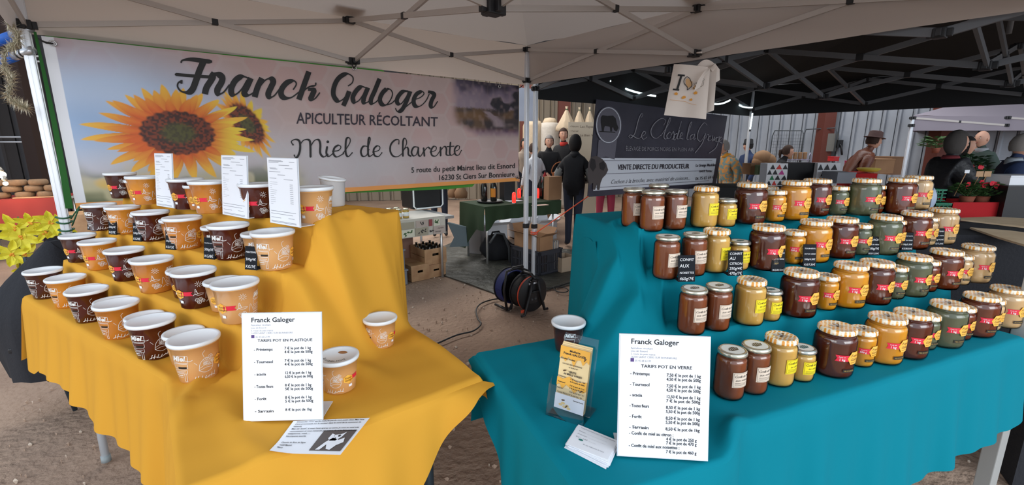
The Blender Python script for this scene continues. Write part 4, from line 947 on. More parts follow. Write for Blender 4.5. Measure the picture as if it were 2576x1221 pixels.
def make_jar(kind, size):
    R, h = {'kg': (.0530, .142), 'half': (.0375, .112), 'nois': (.0385, .130), 'citL': (.0435, .136), 'citS': (.0345, .094)}[size]
    hl = .015 if size in ('kg', 'half', 'citL') else .012; t = thing('honey_jar', 'jar', 'jar'); pr = jar_profile(R, h, hl)
    b = MB(); b.lathe([(max(0, r - .0022), z + (.002 if z < .01 else 0)) for r, z in pr[:-1]] + [(0, pr[-2][1])], 36); b.build('honey', JH[kind], t)
    g = MB(); g.lathe(pr, 36); g.build('glass', thin, t)
    rl = R * .84 + .0035; z0 = h - hl; lid = MB()
    gold = size in ('kg', 'half', 'citL')
    nn = 48; prl = [(rl - .002, z0), (rl, z0 + .0015), (rl + .0008, z0 + .004), (rl, z0 + .006), (rl, h - .004), (rl - .0025, h - .0006), (rl - .006, h), (rl - .009, h - .0012), (0, h - .0012)]
    lid.lathe(prl, nn); lo = lid.build('lid', lid_h if gold else (lid_g if size == 'nois' else lid_s), t)
    if not gold:
        b = MB(); v, f = ell2d(0, 0, rl - .008, n=24); b.add([(x, y, h - .0006) for x, y in v], f); b.build('lid_picture', lid_pic, lo)
        b = MB()
        for pts in ([(-.014, -.003), (-.006, .007), (.006, .009), (.015, .003), (.010, -.007), (-.008, -.009)],):
            b.add([(x * rl / .032, y * rl / .032, h - .0002) for x, y in pts], [tuple(range(6))])
        for q in range(4): v, f = stroke2d([(-.010 + q * .006, -.006), (-.008 + q * .006, .006)], .0012); b.add([(x, y, h + .0001) for x, y in v], f, 1)
        b.build('lid_drawing', [lid_te if size == 'citS' else lid_dk, lid_pic], lo)
    else:
        b = MB(); z = h - .0006
        for cx, cy, rx, ry, a, mi in ((0, 0, .011, .004, .5, 0), (-.009, .008, .010, .004, 2.0, 1), (.006, .009, .010, .004, 1.1, 1), (.0125, .007, .004, .0035, 0, 0)):
            v, f = ell2d(cx, cy, rx, ry, 10, a); z += .0002; b.add([(x, y, z) for x, y in v], f, mi)
        for q in range(6): v, f = stroke2d([(-.005 + q * .003, -.001), (-.010 + q * .005, -.014)], .0010); b.add([(x, y, z) for x, y in v], f, 0)
        b.build('bee_print', [mat('bee print grey', lin(96, 82, 70), .5), mat('bee wing print', lin(188, 186, 180), .4)], lo)
    a0 = -math.pi / 2
    if size in ('kg', 'half'):
        k = 1 if size == 'kg' else .86; yc = .066 if size == 'kg' else .054; yc = yc
        b = MB(); put(b, ([(x * k, yc + y * k) for x, y in ((-.052, -.009), (-.048, .0), (-.052, .009), (-.012, .008), (-.012, -.009))] , [(0, 1, 4), (1, 2, 3, 4)]), cyl_map(R, a0=a0, off=.0006))
        b.m = [0] * len(b.m); b.v = []; b.f = []; b.m = []; b.sm = []
        v = []; n_ = 8
        for i in range(n_ + 1):
            x = -.052 + .042 * i / n_; v += [(x * k, yc - .009 * k), (x * k, yc + .009 * k)]
        v[0] = (-.053 * k, yc - .009 * k); v[1] = (-.053 * k, yc + .009 * k)
        b.add([cyl_map(R, a0=a0, off=.0006)(x, y) for x, y in v] + [cyl_map(R, a0=a0, off=.0006)(-.0485 * k, yc)], [(0, 2, 2 * n_ + 2), (2, 3, 2 * n_ + 2), (3, 1, 2 * n_ + 2)] + [(2 * i, 2 * i + 2, 2 * i + 3, 2 * i + 1) for i in range(1, n_)])
        rb_ = b.build('ribbon_label', redl, t)
        b = MB(); fn = cyl_map(R, a0=a0, off=.0010); put(b, text2d('1 kg' if size == 'kg' else '500 g', .0095 * k if size == 'kg' else .0085 * k, .02), fn, dx=(-.044 if size == 'kg' else -.048) * k, dy=yc - .007 * k); put(b, text2d('Poids net', .0045 * k, .01), fn, dx=-.045 * k, dy=yc + .002 * k); b.build('lettering', wp, rb_)
        r_ = .0225 * k; v, f = ell2d(0, 0, r_, r_ * .95, 6, 0); vs = [(x, yc + y) for x, y in v]
        hexa = []; 
        b = MB(); N6 = []
        for i in range(6):
            A__, B__ = vs[i], vs[(i + 1) % 6]
            for q in range(3): N6.append((A__[0] + (B__[0] - A__[0]) * q / 3, A__[1] + (B__[1] - A__[1]) * q / 3))
        inner = [(x * .5, yc + (y - yc) * .5) for x, y in N6]; m_ = len(N6)
        put(b, ([(0, yc)] + inner + N6, [(0, 1 + i, 1 + (i + 1) % m_) for i in range(m_)] + [(1 + i, 1 + m_ + i, 1 + m_ + (i + 1) % m_, 1 + (i + 1) % m_) for i in range(m_)]), cyl_map(R, a0=a0, off=.0012))
        hx = b.build('hexagon_label', yl, t)
        b = MB(); fn = cyl_map(R, a0=a0, off=.0017); put(b, text2d('Franck', .0115 * k, -.008, .45), fn, dx=-.014 * k, dy=yc + .004 * k); put(b, text2d('Galoger', .0115 * k, -.008, .45), fn, dx=-.014 * k, dy=yc - .007 * k); put(b, text2d('APICULTEUR', .0036 * k), fn, dx=-.011 * k, dy=yc - .014 * k)
        b.build('lettering', mat('brown ink', (.1, .05, .02)), hx)
        b = MB(); put(b, subdiv_rect(-.030 * k, .008 * k, .024 * k, .0335 * k), cyl_map(R, a0=a0, off=.0008)); bs = b.build('name_strip', blk, t)
        nm = {'sarrasin': 'MIEL DE SARRASIN', 'tournesol': 'MIEL DE TOURNESOL', 'foret': 'MIEL DE FORÊT', 'acacia': 'MIEL D’ACACIA', 'fleurs': 'MIEL TOUTES FLEURS', 'printemps': 'MIEL DE PRINTEMPS'}[kind]
        v, f = text2d(nm, 1); w_ = max(p[0] for p in v); b = MB(); put(b, ([(x / w_ * .031 * k, y * .0058 * k) for x, y in v], f), cyl_map(R, a0=a0, off=.0012), dx=-.0270 * k, dy=.0266 * k); b.build('lettering', mat('gold ink', lin(190, 160, 90), .4), bs)
    else:
        w_, h_, yc = {'nois': (.046, .041, .062), 'citL': (.043, .040, .064), 'citS': (.042, .036, .045)}[size]; x0 = -w_ / 2
        b = MB(); put(b, subdiv_rect(x0, -x0, yc - h_ / 2, yc + h_ / 2), cyl_map(R, a0=a0, off=.0008)); lb_ = b.build('label', lab_k if size == 'nois' else lab_y, t)
        b = MB(); fn = cyl_map(R, a0=a0, off=.0012); e = .0022
        for (xa, ya, xb, yb) in ((x0 + e, yc - h_ / 2 + e, -x0 - e, yc - h_ / 2 + e), (x0 + e, yc + h_ / 2 - e, -x0 - e, yc + h_ / 2 - e), (x0 + e, yc - h_ / 2 + e, x0 + e, yc + h_ / 2 - e), (-x0 - e, yc - h_ / 2 + e, -x0 - e, yc + h_ / 2 - e)):
            put(b, stroke2d([(xa + (xb - xa) * q / 6, ya + (yb - ya) * q / 6) for q in range(7)], .0005, sm=False), fn)
        put(b, text2d('Confit de Miel', .0094, -.004, .35, space=.86), fn, dx=x0 + .0035, dy=yc + .007); put(b, text2d('aux noisettes' if size == 'nois' else 'au citron', .0090, -.004, .35), fn, dx=x0 + (.007 if size == 'nois' else .012), dy=yc - .003)
        for q in range(3): put(b, stroke2d([(x0 + .006 + (w_ - .012) * i / 5, yc - .008 - q * .003) for i in range(6)], .0007, sm=False), fn)
        b.build('lettering', ink, lb_)
    return t
def place_jar(kind, size, loc, rz, label, group):
    key = (kind, size)
    if key not in PROTO:
        o = make_jar(kind, size); PROTO[key] = o; kids(o); [kids(c) for c in kids(o)]
        o.matrix_basis = Matrix.Translation(loc) @ Matrix.Rotation(rz, 4, 'Z'); o['label'] = label; o['group'] = group; return o
    return dup(PROTO[key], loc, rz, label, group)
SZ = [('noisette', 'nois'), ('noisette', 'nois'), ('citron', 'citL'), ('citron', 'citS'), ('sarrasin', 'kg'), ('tournesol', 'half'), ('tournesol', 'kg'), ('foret', 'kg'), ('acacia', 'half'), ('acacia', 'kg'), ('fleurs', 'half'), ('fleurs', 'kg'), ('printemps', 'half'), ('printemps', 'kg')]
JR = {'nois': .0385, 'citL': .0435, 'citS': .0345, 'kg': .053, 'half': .0375}
rows_q = [(.800, 'bottom', [(1829, 1011), (1884, 997), (1949, 977), (2005, 964), (2086, 953), (2156, 926), (2207, 920), (2274, 905), (2315, 882), (2360, 877), (2404, 856), (2445, 850), (2478, 833), (2514, 826)]),
          (.925, 'second', [(1736, 847), (1797, 837), (1878, 823), (1924, 812), (2000, 803), (2068, 783), (2118, 780), (2188, 770), (2239, 755), (2280, 750), (2320, 736), (2362, 731), (2404, 719), (2441, 714)]),
          (1.050, 'third', [(1672, 707), (1740, 698), (1793, 690), (1853, 683), (1918, 685), (1988, 668), (2033, 665), (2104, 654), (2154, 644), (2191, 645), (2239, 631), (2270, 631), (2321, 620), (2357, 617)]),
          (1.172, 'top', [(1637, 586), (1693, 581), (1768, 577), (1817, 574), (1881, 568), (1943, 561), (1991, 558), (2044, 546), (2101, 543), (2143, 545), (2188, 540), (2222, 541), (2263, 532), (2295, 530)])]
SN = {'kg': 'one kilogram', 'half': 'half kilogram', 'citL': 'large', 'citS': 'small'}
AQ = math.atan2(QR.y, QR.x)
for z, step, lst in rows_q:
    done = []
    for i, ((u, v), (kind, size)) in enumerate(zip(lst, SZ)):
        p = contact(u, v, z, JR[size])
        for (q, r) in done:     # keep neighbours from touching
            d = Vector((p.x - q.x, p.y - q.y, 0)); mn = r + JR[size] + .003
            if d.length < mn: p += d.normalized() * (mn - d.length)
        zz = qz(p.x, p.y); p.z = (max(zz, z) + .001) if abs(zz - z) < .012 else z + .002
        done.append((p.copy(), JR[size]))
        if size == 'nois': lab = f'cocoa brown hazelnut confit jar on the {step} teal step, ' + ('outer one at the left end' if i == 0 else 'second from the left end')
        elif kind == 'citron': lab = f'{SN[size]} pale lemon confit jar with yellow label on the {step} teal step'
        else: lab = f'{SN[size]} jar of {JN[kind]} honey with hexagon label on the {step} teal step'
        rz = {'nois': .50, 'citL': .62, 'citS': .45}.get(size, .70) + math.atan2(p.x, p.y) * -.45 + .05 * math.sin(i * 3 + z * 20) + .02
        place_jar(kind, size, p, rz, lab, f'jars on the {step} teal step')
for u, v, kind, size, lab in ((1590, 575, 'noisette', 'nois', 'cocoa brown hazelnut confit jar at the far left of the top teal step'), (1652, 556, 'noisette', 'nois', 'cocoa brown hazelnut confit jar tucked behind the two front ones, top teal step'),
        (1925, 545, 'tournesol', 'half', 'half kilogram bright yellow honey jar hidden behind its twin, top teal step')):
    p = contact(u, v, 1.172, JR[size]); p.z = 1.174; place_jar(kind, size, p, .35 if size == 'nois' else .4, lab, 'jars on the top teal step')
# ================= chalk tags, signs, papers =================
slate = mat('black slate tag', (.012, .014, .018), .8, spec=.15); chalk = mat('chalk white', (.85, .86, .88), .8)
def tagstand(u, v, z, name, lines, label, ang, w=.046, h=.074, group='chalk tags'):
    p = onz(u, v, z); p.z = z + .002
    t = thing(name, label, 'price tag', p, ang, group)
    X = Matrix.Rotation(-.16, 4, 'X')
    b = MB(); b.box(-w / 2, w / 2, 0, .0025, 0, h, X=X); b.build('slate', slate, t)
    MB().box(-w / 2, w / 2, 0, .034, 0, .004, bev=.001).build('foot', slate, t)
    b = MB(); n = len(lines)
    for i, s in enumerate(lines):
        if not s: continue
        vv, f = text2d(s, 1, 0, .1); mw = max(q[0] for q in vv); sc = min(.86 * w / mw, .70 * h / max(n, 4) / .72, .0135); y = h * (1 - (i + .9) / (n + .15))
        b.add([X @ Vector((-.43 * w + q[0] * sc, -.0006, y + q[1] * sc)) for q in vv], f)
    b.build('chalk_writing', chalk, t); return t
for i, (u, v, ls, nm) in enumerate(((229, 580, ['SARRASIN', '', 'KG/8€'], 'buckwheat tubs at the left end'), (283, 592, ['TOURNESOL', '500g/4€', 'KG/7€'], 'amber yellow tubs'), (345, 609, ['FORÊT', '500g/5€', 'KG/8€'], 'red brown tubs'), (428, 630, ['ACACIA', '500g/6,50€', 'KG/12€'], 'amber tubs'),
        (526, 654, ['TOUTES FLEURS', '500g/5€', 'KG/8€'], 'mahogany brown tubs'), (631, 681, ['PRINTEMPS', '500g/4€', 'KG/7€'], 'cream beige tubs'))):
    tagstand(u, v, 1.061, 'price_tag', ls, f'black chalk tag reading {ls[0]} beside the {nm}', -.28, group='chalk tags among the plastic tubs')
for i, (u, v, ls, nm, w, h) in enumerate(((1727, 711, ['CONFIT', 'AUX', 'NOISETTES', '460g/7€'], 'before the hazelnut jars', .050, .078), (1850, 696, ['CONFIT', 'AU', 'CITRON', '250g/4€', '470g/7€'], 'before the lemon confit', .046, .078), (1957, 687, ['SARRASIN', 'POT EN VERRE', '', 'KG/8,50€'], 'before the dark brown jar', .042, .074),
        (2036, 673, ['TOURNESOL', 'POT EN VERRE', '500g/4,50€', 'KG/7,50€'], 'before the bright yellow jar', .042, .074), (2135, 652, ['FORET', 'POT EN VERRE', '', 'KG/8,50€'], 'before the red brown jar', .042, .068), (2197, 644, ['ACACIA', 'POT EN VERRE', '500g/7€', 'KG/12,50€'], 'before the greenish jar', .042, .068),
        (2281, 632, ['TOUTES FLEURS', 'POT EN VERRE', '500g/5,50€', 'KG/8,50€'], 'before the amber brown jar', .042, .068), (2360, 619, ['PRINTEMPS', 'POT EN VERRE', '500g/4,50€', 'KG/7,50€'], 'before the creamy jar at the right', .042, .068))):
    tagstand(u, v, 1.051, 'price_tag', ls, f'black chalk tag reading {ls[0].title()} {ls[2].title() if i < 2 else ""} {nm}'.replace('  ', ' '), .05 - i * .02, w, h, group='chalk tags among the glass jars')
def sheet(name, label, cat, BL, BR, TLpx, z, lean, thick=.003, back=True, m=paper, foot=None, fm=clear):
    P, Q = onz(*BL, z), onz(*BR, z); P.z = Q.z = z + .003; d = (Q - P); w = d.length; d.normalize(); n = Vector((d.y, -d.x, 0))
    if n.y > 0: n = -n
    up = (Vector((0, 0, 1)) * math.cos(lean) - n * math.sin(lean)).normalized(); pn = d.cross(up)
    T_ = onplane(*TLpx, P, pn); h = (T_ - P).dot(up)
    t = thing(name, label, cat, P)
    fn = lambda x, y, o=0: P + d * (x * w) + up * (y * h) + n * (o + .0)
    b = MB(); c = [fn(-.012, -.004), fn(1.012, -.004), fn(1.012, 1.006), fn(-.012, 1.006)]; c2 = [q - n * thick for q in c]
    b.add(c + c2, [(0, 1, 2, 3), (7, 6, 5, 4), (0, 4, 5, 1), (1, 5, 6, 2), (2, 6, 7, 3), (3, 7, 4, 0)]); b.build('holder', mat('acrylic edge', (.70, .74, .80), .12, coat=.6), t, world=True)
    b = MB(); b.add([fn(0, .004, .001), fn(1, .004, .001), fn(1, .996, .001), fn(0, .996, .001)], [(0, 1, 2, 3)]); b.build('printed_sheet', m, t, world=True)
    fd = foot or .075; b = MB(); q0, q1 = fn(.0, 0), fn(1.0, 0); b.add([q0, q1, q1 - n * fd, q0 - n * fd] + [q + Vector((0, 0, .0025)) for q in (q0, q1, q1 - n * fd, q0 - n * fd)], [(3, 2, 1, 0), (4, 5, 6, 7), (0, 1, 5, 4), (1, 2, 6, 5), (2, 3, 7, 6), (3, 0, 4, 7)]); b.build('foot', frost if fm is clear else fm, t, world=True)
    return t, fn, w, h
def write(t, fn, w, h, items, m=ink, name='lettering'):
    b = MB()
    for it in items:
        s, x, y, sz = it[:4]; bold = it[4] if len(it) > 4 else .012; fit = it[5] if len(it) > 5 else None
        v, f = text2d(s, 1, bold); mw = max(p[0] for p in v); k = sz * h / .72; kx = (fit * w / mw) if fit else k
        b.add([fn(x + px_ * kx / w, 1 - y + py * k / h, .0016) for px_, py in v], f)
    return b.build(name, m, t, world=True)
z0 = yz(*onz(712, 1061, TZ).xy)
t, fn, w, h = sheet('price_sign', 'white A4 price sign for plastic tubs standing on the yellow cloth', 'sign', (615, 1063), (811, 1058), (608, 790), TZ + .002, .20)
L_ = [('Franck Galoger', .11, .078, .044, .016, .56), ('TARIFS POT EN PLASTIQUE', .19, .262, .026, .014, .70)]
for i, (a, b1, b2) in enumerate((('- Printemps', '7 € le pot de 1 kg', '4 € le pot de 500g'), ('- Tournesol', '7 € le pot de 1 kg', '4 € le pot de 500g'), ('- acacia', '12 € le pot de 1 kg', '6,50 € le pot de 500g'), ('- Toutes fleurs', '8 € le pot de 1 kg', '5€ le pot de 500g'), ('- Forêt', '8 € le pot de 1 kg', '5 € le pot de 500g'), ('- Sarrasin', '8 € le pot de 1kg', ''))):
    y = .345 + i * .115; L_ += [(a, .14, y, .026, .02, .24 if i not in (2, 4) else .15), (b1, .53, y - .008, .026, .02, .34)]
    if b2: L_.append((b2, .53, y + .027, .026, .02, .36))
write(t, fn, w, h, L_)
write(t, fn, w, h, [('Apiculteur récoltant', .11, .112, .016, 0, .25), ('Lieu dit Esnord', .11, .138, .016, 0, .19), ('5, route du petit mairat', .11, .164, .016, 0, .28), ('16230 SAINT CIERS SUR BONNIEURE', .11, .188, .016, 0, .53), ('05 45 68 63 09', .165, .224, .016, 0, .18)], grey_ink)
def phone_icon(t, fn, x, y, s):
    b = MB(); b.add([fn(x, 1 - y, .0016), fn(x + s, 1 - y, .0016), fn(x + s, 1 - y + s * .75, .0016), fn(x, 1 - y + s * .75, .0016)], [(0, 1, 2, 3)]); b.build('phone_icon', mat('blue red icon', lin(84, 60, 120), .6), t, world=True)
phone_icon(t, fn, .11, .226, .04)
t, fn, w, h = sheet('price_sign', 'white A4 price sign for glass jars standing on the teal cloth', 'sign', (1554, 1150), (1778, 1163), (1563, 842), TZ + .002, .20)
L_ = [('Franck Galoger', .12, .07, .044, .016, .54), ('TARIFS POT EN VERRE', .24, .262, .026, .014, .57)]
for i, (a, b1, b2) in enumerate((('- Printemps', '7,50 € le pot de 1 kg', '4,50 € le pot de 500g'), ('- Tournesol', '7,50 € le pot de 1 kg', '4,50 € le pot de 500g'), ('- acacia', '12,50 € le pot de 1 kg', '7 € le pot de 500g'), ('- Toutes fleurs', '8,50 € le pot de 1 kg', '5,50 € le pot de 500g'), ('- Forêt', '8,50 € le pot de 1 kg', '5,50 € le pot de 500g'), ('- Sarrasin', '8,50 € le pot de 1kg', ''))):
    y = .325 + i * .088; L_ += [(a, .12, y, .026, .02, .22 if i not in (2, 4) else .14), (b1, .53, y + .002, .026, .02, .38)]
    if b2: L_.append((b2, .53, y + .036, .026, .02, .38))
L_ += [('- Confit de miel au citron :', .12, .815, .026, .02, .50), ('4 € le pot de 250 g', .54, .850, .026, .02, .34), ('7 € le pot de 470 g', .54, .882, .026, .02, .34), ('- Confit de miel aux noisettes :', .12, .917, .026, .02, .57), ('7 € le pot de 460 g', .54, .953, .026, .02, .34)]
write(t, fn, w, h, L_)
write(t, fn, w, h, [('Apiculteur récoltant', .12, .112, .016, 0, .25), ('Lieu dit Esnord', .12, .136, .016, 0, .19), ('5, route du petit mairat', .12, .160, .016, 0, .28), ('16230 SAINT CIERS SUR BONNIEURE', .12, .184, .016, 0, .52), ('05 45 68 63 09', .17, .215, .016, 0, .18)], grey_ink)
phone_icon(t, fn, .12, .217, .04)
# laboratory sheets on the top step
for i, (BL, BR, TL, lb_) in enumerate((((395, 519), (438, 526), (386, 386), 'leftmost tall white analysis sheet on the top yellow step'), ((561, 541), (624, 553), (558, 391), 'middle tall white analysis sheet on the top yellow step'), ((681, 562), (755, 575), (693, 398), 'rightmost tall white analysis sheet on the top yellow step'))):
    t, fn, w, h = sheet('analysis_sheet', lb_, 'notice', BL, BR, TL, 1.192, .10 if i < 2 else .06, foot=.05); t['group'] = 'analysis sheets on the top yellow step'
    b = MB(); r = random.Random(i)
    def bar_(x0, x1, y, hh=.006):
        b.add([fn(x0, 1 - y - hh, .0016), fn(x1, 1 - y - hh, .0016), fn(x1, 1 - y, .0016), fn(x0, 1 - y, .0016)], [(0, 1, 2, 3)])
    for x0, x1, y in ((.06, .5, .03), (.06, .55, .045), (.06, .4, .06), (.75, .92, .05), (.4, .75, .10), (.08, .3, .145), (.6, .85, .145), (.1, .35, .16), (.06, .45, .20), (.35, .6, .245), (.06, .3, .30), (.55, .85, .31), (.06, .9, .80), (.06, .8, .84), (.06, .4, .90), (.65, .85, .89), (.06, .9, .955), (.06, .9, .97)): bar_(x0, x1, y)
    for k in range(11): bar_(.74, .84, .38 + k * .028, .007)
    for k in range(12): bar_(.07, .07 + .22 * r.random() + .05, .36 + k * .03, .003)
    b.build('lettering', grey_ink, t, world=True)
# lost dog notice lying on the yellow cloth
pc = [onz(*q, TZ + .006) for q in ((678, 1138), (856, 1143), (930, 1050), (738, 1058))]
t = thing('notice', 'lost dog notice with a dog photo lying on the yellow cloth edge', 'notice', pc[0])
def nf(s, u_, o=0): 
    p = (pc[0] * (1 - s) + pc[1] * s) * (1 - u_) + (pc[3] * (1 - s) + pc[2] * s) * u_; p.z = max(TZ + .004, yz(p.x, p.y) + .003) + o; return p
b = MB(); b.grid(lambda i, j: nf(i / 12, j / 8), 12, 8); b.build('paper_sheet', paper, t, world=True)
b = MB(); b.grid(lambda i, j: nf(.52 + .44 * i / 6 , .08 + .56 * j / 6, .0008), 6, 6); ph = b.build('dog_photo', mat('photo grey', lin(92, 84, 82), .6), t, world=True)
b = MB()
for pts in ([(.60, .10), (.66, .30), (.72, .42), (.82, .36), (.88, .42), (.91, .30), (.84, .22), (.80, .10), (.74, .12), (.70, .24), (.66, .10)], [(.66, .40), (.67, .54), (.72, .50), (.80, .52), (.85, .58), (.83, .44), (.78, .34), (.70, .34)]):
    v = [(x, y) for x, y in pts]; b.add([nf(x, y, .0016) for x, y in v], [tuple(range(len(v)))])
b.build('dog_print', paper, ph if False else t, world=True)
b = MB()
for cx, cy, rx, ry in ((.79, .47, .018, .03), (.755, .40, .012, .016), (.725, .46, .006, .01)):
    v, f = ell2d(cx, cy, rx, ry, 8); b.add([nf(x, y, .0022) for x, y in v], f)
b.build('dog_print', ink, t, world=True)
b = MB()
for k, s in enumerate(("Dimanche 17/11 après midi j'ai perdu mon petit chien Max lors", "d'une promenade sur le secteur dans le nord de la commune de", "Valence.", "Max est \"pucé\", si vous l'avez aperçu ou autre, je vous en serai très", "reconnaissant et vous remercie par avance de m'en faire part, par", "téléphone, mail......", "Récompense assurée.", "", "Chemin du Bois de Signe", "16230 Maunot", "Merci")):
    if not s: continue
    v, f = text2d(s, 1, .02); mw = max(p[0] for p in v); W_ = .9 * min(1, len(s) / 62); y0 = .93 - k * .078 - (.03 if k > 7 else 0)
    b.add([nf(.06 + p[0] / mw * W_, y0 + p[1] * .052, .0012) for p in v], f)
b.build('lettering', ink, t, world=True)
# leaflet holder
P = onz(1378, 1040, TZ); Q = onz(1470, 1072, TZ); P.z = Q.z = TZ + .003; d = (Q - P); w = d.length; d.normalize(); n = Vector((d.y, -d.x, 0)); n = -n if n.y > 0 else n
t = thing('leaflet_holder', 'clear acrylic leaflet holder with honey flyers on the teal cloth', 'leaflet holder', P)
fh = lambda x, y, o=0: P + d * (x * w) + Vector((0, 0, y)) - n * (y * .22) + n * o
def slab(b, c, th):
    b.add(c + [q - n * th for q in c], [(0, 1, 2, 3), (7, 6, 5, 4), (0, 4, 5, 1), (1, 5, 6, 2), (2, 6, 7, 3), (3, 7, 4, 0)])
Hh = .186
b = MB(); slab(b, [fh(.10, .0, -.03), fh(1.0, .0, -.03), fh(1.0, Hh, -.03), fh(.10, Hh, -.03)], .002)
slab(b, [fh(0, 0, .012), fh(1, 0, .012), fh(1, .075, .012), fh(0, .075, .012)], .0015)
for x in (0, 1): b.add([fh(x, 0, .012), fh(x, 0, -.03), fh(x, .12, -.03), fh(x, .075, .012)], [(0, 1, 2, 3)])
b.add([fh(0, 0, .012), fh(1, 0, .012), fh(1, 0, -.08), fh(0, 0, -.08)], [(0, 1, 2, 3)])
b.build('holder', clear, t, world=True)
for k in range(4):
    b = MB(); slab(b, [fh(.10, .012, -.022 + k * .003), fh(.90, .012, -.022 + k * .003), fh(.90, .168 - k * .003, -.022 + k * .003), fh(.10, .168 - k * .003, -.022 + k * .003)], .0015); b.build('leaflet', mat('cream leaflet', lin(240, 214, 160), .5), t, world=True)
o_ = -.0125 + .0014
fl = lambda x, y: fh(.10 + .80 * x, .012 + .150 * y, o_ + .0012)
b = MB(); v = [(0, 1), (0, .80), (.1, .84), (.2, .76), (.3, .84), (.42, .80), (.5, .70), (.58, .82), (.72, .84), (.8, .76), (.9, .84), (1, .80), (1, 1)]; b.add([fl(*p) for p in v][::-1], [tuple(range(13))])
v = [(0, .50), (0, .36), (.1, .40), (.2, .32), (.32, .40), (.5, .36), (.62, .30), (.75, .38), (.9, .34), (1, .38), (1, .52), (.7, .48), (.4, .54), (.2, .48)]; b.add([fl(*p) for p in v], [tuple(range(14))]); b.build('honey_drips', mat('honey print', lin(242, 178, 62), .5), t, world=True)
b = MB(); b.add([fl(0, 0), fl(1, 0), fl(1, .24), fl(0, .24)], [(0, 1, 2, 3)]); b.build('white_panel', paper, t, world=True)
b = MB()
for s, x, y, sz, sp_ in (('Miellerie', .32, .93, .030, .36), ('Franck GALOGER', .12, .88, .034, .76), ('Apiculteur récoltant', .04, .80, .024, .5), ('16230 SAINT CIERS SUR BONNIEURE', .12, .72, .018, .66), ('05 45 68 63 09', .35, .675, .018, .3), ('VENTE', .36, .60, .032, .26), ('de MIELS VARIES', .20, .56, .030, .62), ('Printemps', .03, .51, .020, .26), ('7 € le pot de 1 kg', .45, .50, .020, .5), ('4 € le pot de 500g', .45, .46, .020, .5), ('Tournesol', .03, .42, .020, .26), ('7 € le pot de 1 kg', .45, .40, .020, .5), ('4 € le pot de 500g', .45, .36, .020, .5), ('Acacia', .03, .32, .020, .2), ('12 € le pot de 1 kg', .45, .30, .020, .5), ('Toutes fleurs 8 € le pot de 1 kg', .05, .255, .020, .85), ('Galoger Franck', .62, .18, .018, .34)):
    v, f = text2d(s, 1, .03); mw = max(p[0] for p in v); b.add([fl(x + p[0] / mw * sp_, y + p[1] * sz / .72) + n * .0006 for p in v], f)
b.build('lettering', ink, t, world=True)
b = MB()
for cx, cy, a in ((.28, .15, .2), (.42, .06, 1.2), (.22, .62, .5), (.86, .86, 2), (.84, .36, 1)):
    for dx_, rx, ry in ((0, .05, .013), (.05, .02, .010), (-.0, .028, .007)):
        v, f = ell2d(cx + dx_ * math.cos(a), cy + dx_ * .35 * math.sin(a), rx, ry, 8, a * .3); b.add([fl(*p) + n * .0009 for p in v], f)
b.build('bee_print', mat('bee brown', lin(110, 82, 52), .6), t, world=True)
b = MB()
for cx, cy in ((.30, .10), (.44, .075), (.36, .05), (.22, .07), (.5, .04)): v, f = ell2d(cx, cy, .075, .022, 6); b.add([fl(*p) + n * .0003 for p in v], f)
b.build('comb_print', mat('comb print', lin(248, 216, 150), .6), t, world=True)
# stack of flyers
base = [(1448, 1172 - 100), (1553, 1110), (1548, 1176), (1428, 1122)]
for k in range(7):
    c = [onz(u + (k % 3 - 1) * 2 * (7 - k) * .4, v + (3 - k) * .8, TZ + .003 + k * .0016) for u, v in ((1456, 1071), (1556, 1112), (1530, 1172 + 6 - k * 3), (1425 + 3 * (k % 3), 1118 + (3 - k % 4) * 2))]
    b = MB(); b.add(c + [q - Vector((0, 0, .001)) for q in c], [(3, 2, 1, 0), (4, 5, 6, 7), (0, 4, 7, 3)[::-1], (0, 1, 5, 4)[::-1], (1, 2, 6, 5)[::-1], (2, 3, 7, 6)[::-1]])
    for p_ in b.v: pass
    o = b.build('flyer', paper); tag(o, 'white printed flyer on the fanned stack beside the leaflet holder' if k == 6 else 'white flyer lower in the fanned stack beside the leaflet holder', 'flyer', 'flyers stacked on the teal cloth')
    if k == 6:
        b = MB(); f4 = lambda x, y: (c[0] * (1 - x) + c[1] * x) * (1 - y) + (c[3] * (1 - x) + c[2] * x) * y + Vector((0, 0, .0006))
        for s, x, y, sp_, sz in (('Produits similaires pour les jeunes abeilles', .1, .12, .85, .05), ('Nom ..............................', .1, .28, .7, .05), ('Prénom ..........................', .1, .42, .7, .05), ('N° tél .......', .1, .56, .5, .05), ('En cas d’absence de nous', .35, .78, .5, .05)):
            v, ff = text2d(s, 1, 0); mw = max(q[0] for q in v); b.add([f4(x + q[0] / mw * sp_, y - q[1] * sz / .72) for q in v], ff)
        b.build('lettering', grey_ink, o); b = MB(); v, ff = ell2d(.25, .62, .06, .04, 8); b.add([f4(*q) for q in v], ff); b.build('logo_print', mat('teal print', lin(40, 120, 110), .6), o)
# ================= cotton bag hanging from the truss joint =================
J = PA(0, .5, 2.07); bp = J - (E1 + E2) * 0 + E1 * .0
NB = Vector((-.42, -.9, 0)).normalized()
T0 = atd(1746, 165, (J.y / 1.064)); T0 = J + Vector((-.02, -.10, -.03))
t = thing('cotton_bag', 'white cotton tote bag printed with I heart bee hanging from the truss', 'bag', T0)
BQ = [(1694, 160), (1786, 168), (1776, 300), (1671, 290)]
def bg_(s, r, o=0):
    u = (BQ[0][0] * (1 - s) + BQ[1][0] * s) * (1 - r) + (BQ[3][0] * (1 - s) + BQ[2][0] * s) * r; v = (BQ[0][1] * (1 - s) + BQ[1][1] * s) * (1 - r) + (BQ[3][1] * (1 - s) + BQ[2][1] * s) * r
    return onplane(u, v, T0 + NB * .02, NB) + NB * (o + .012 * math.sin(s * 7 + r * 2) * (.3 + r * .7) - .03 * (abs(s - .5) * 2) ** 3 * (1 - r))
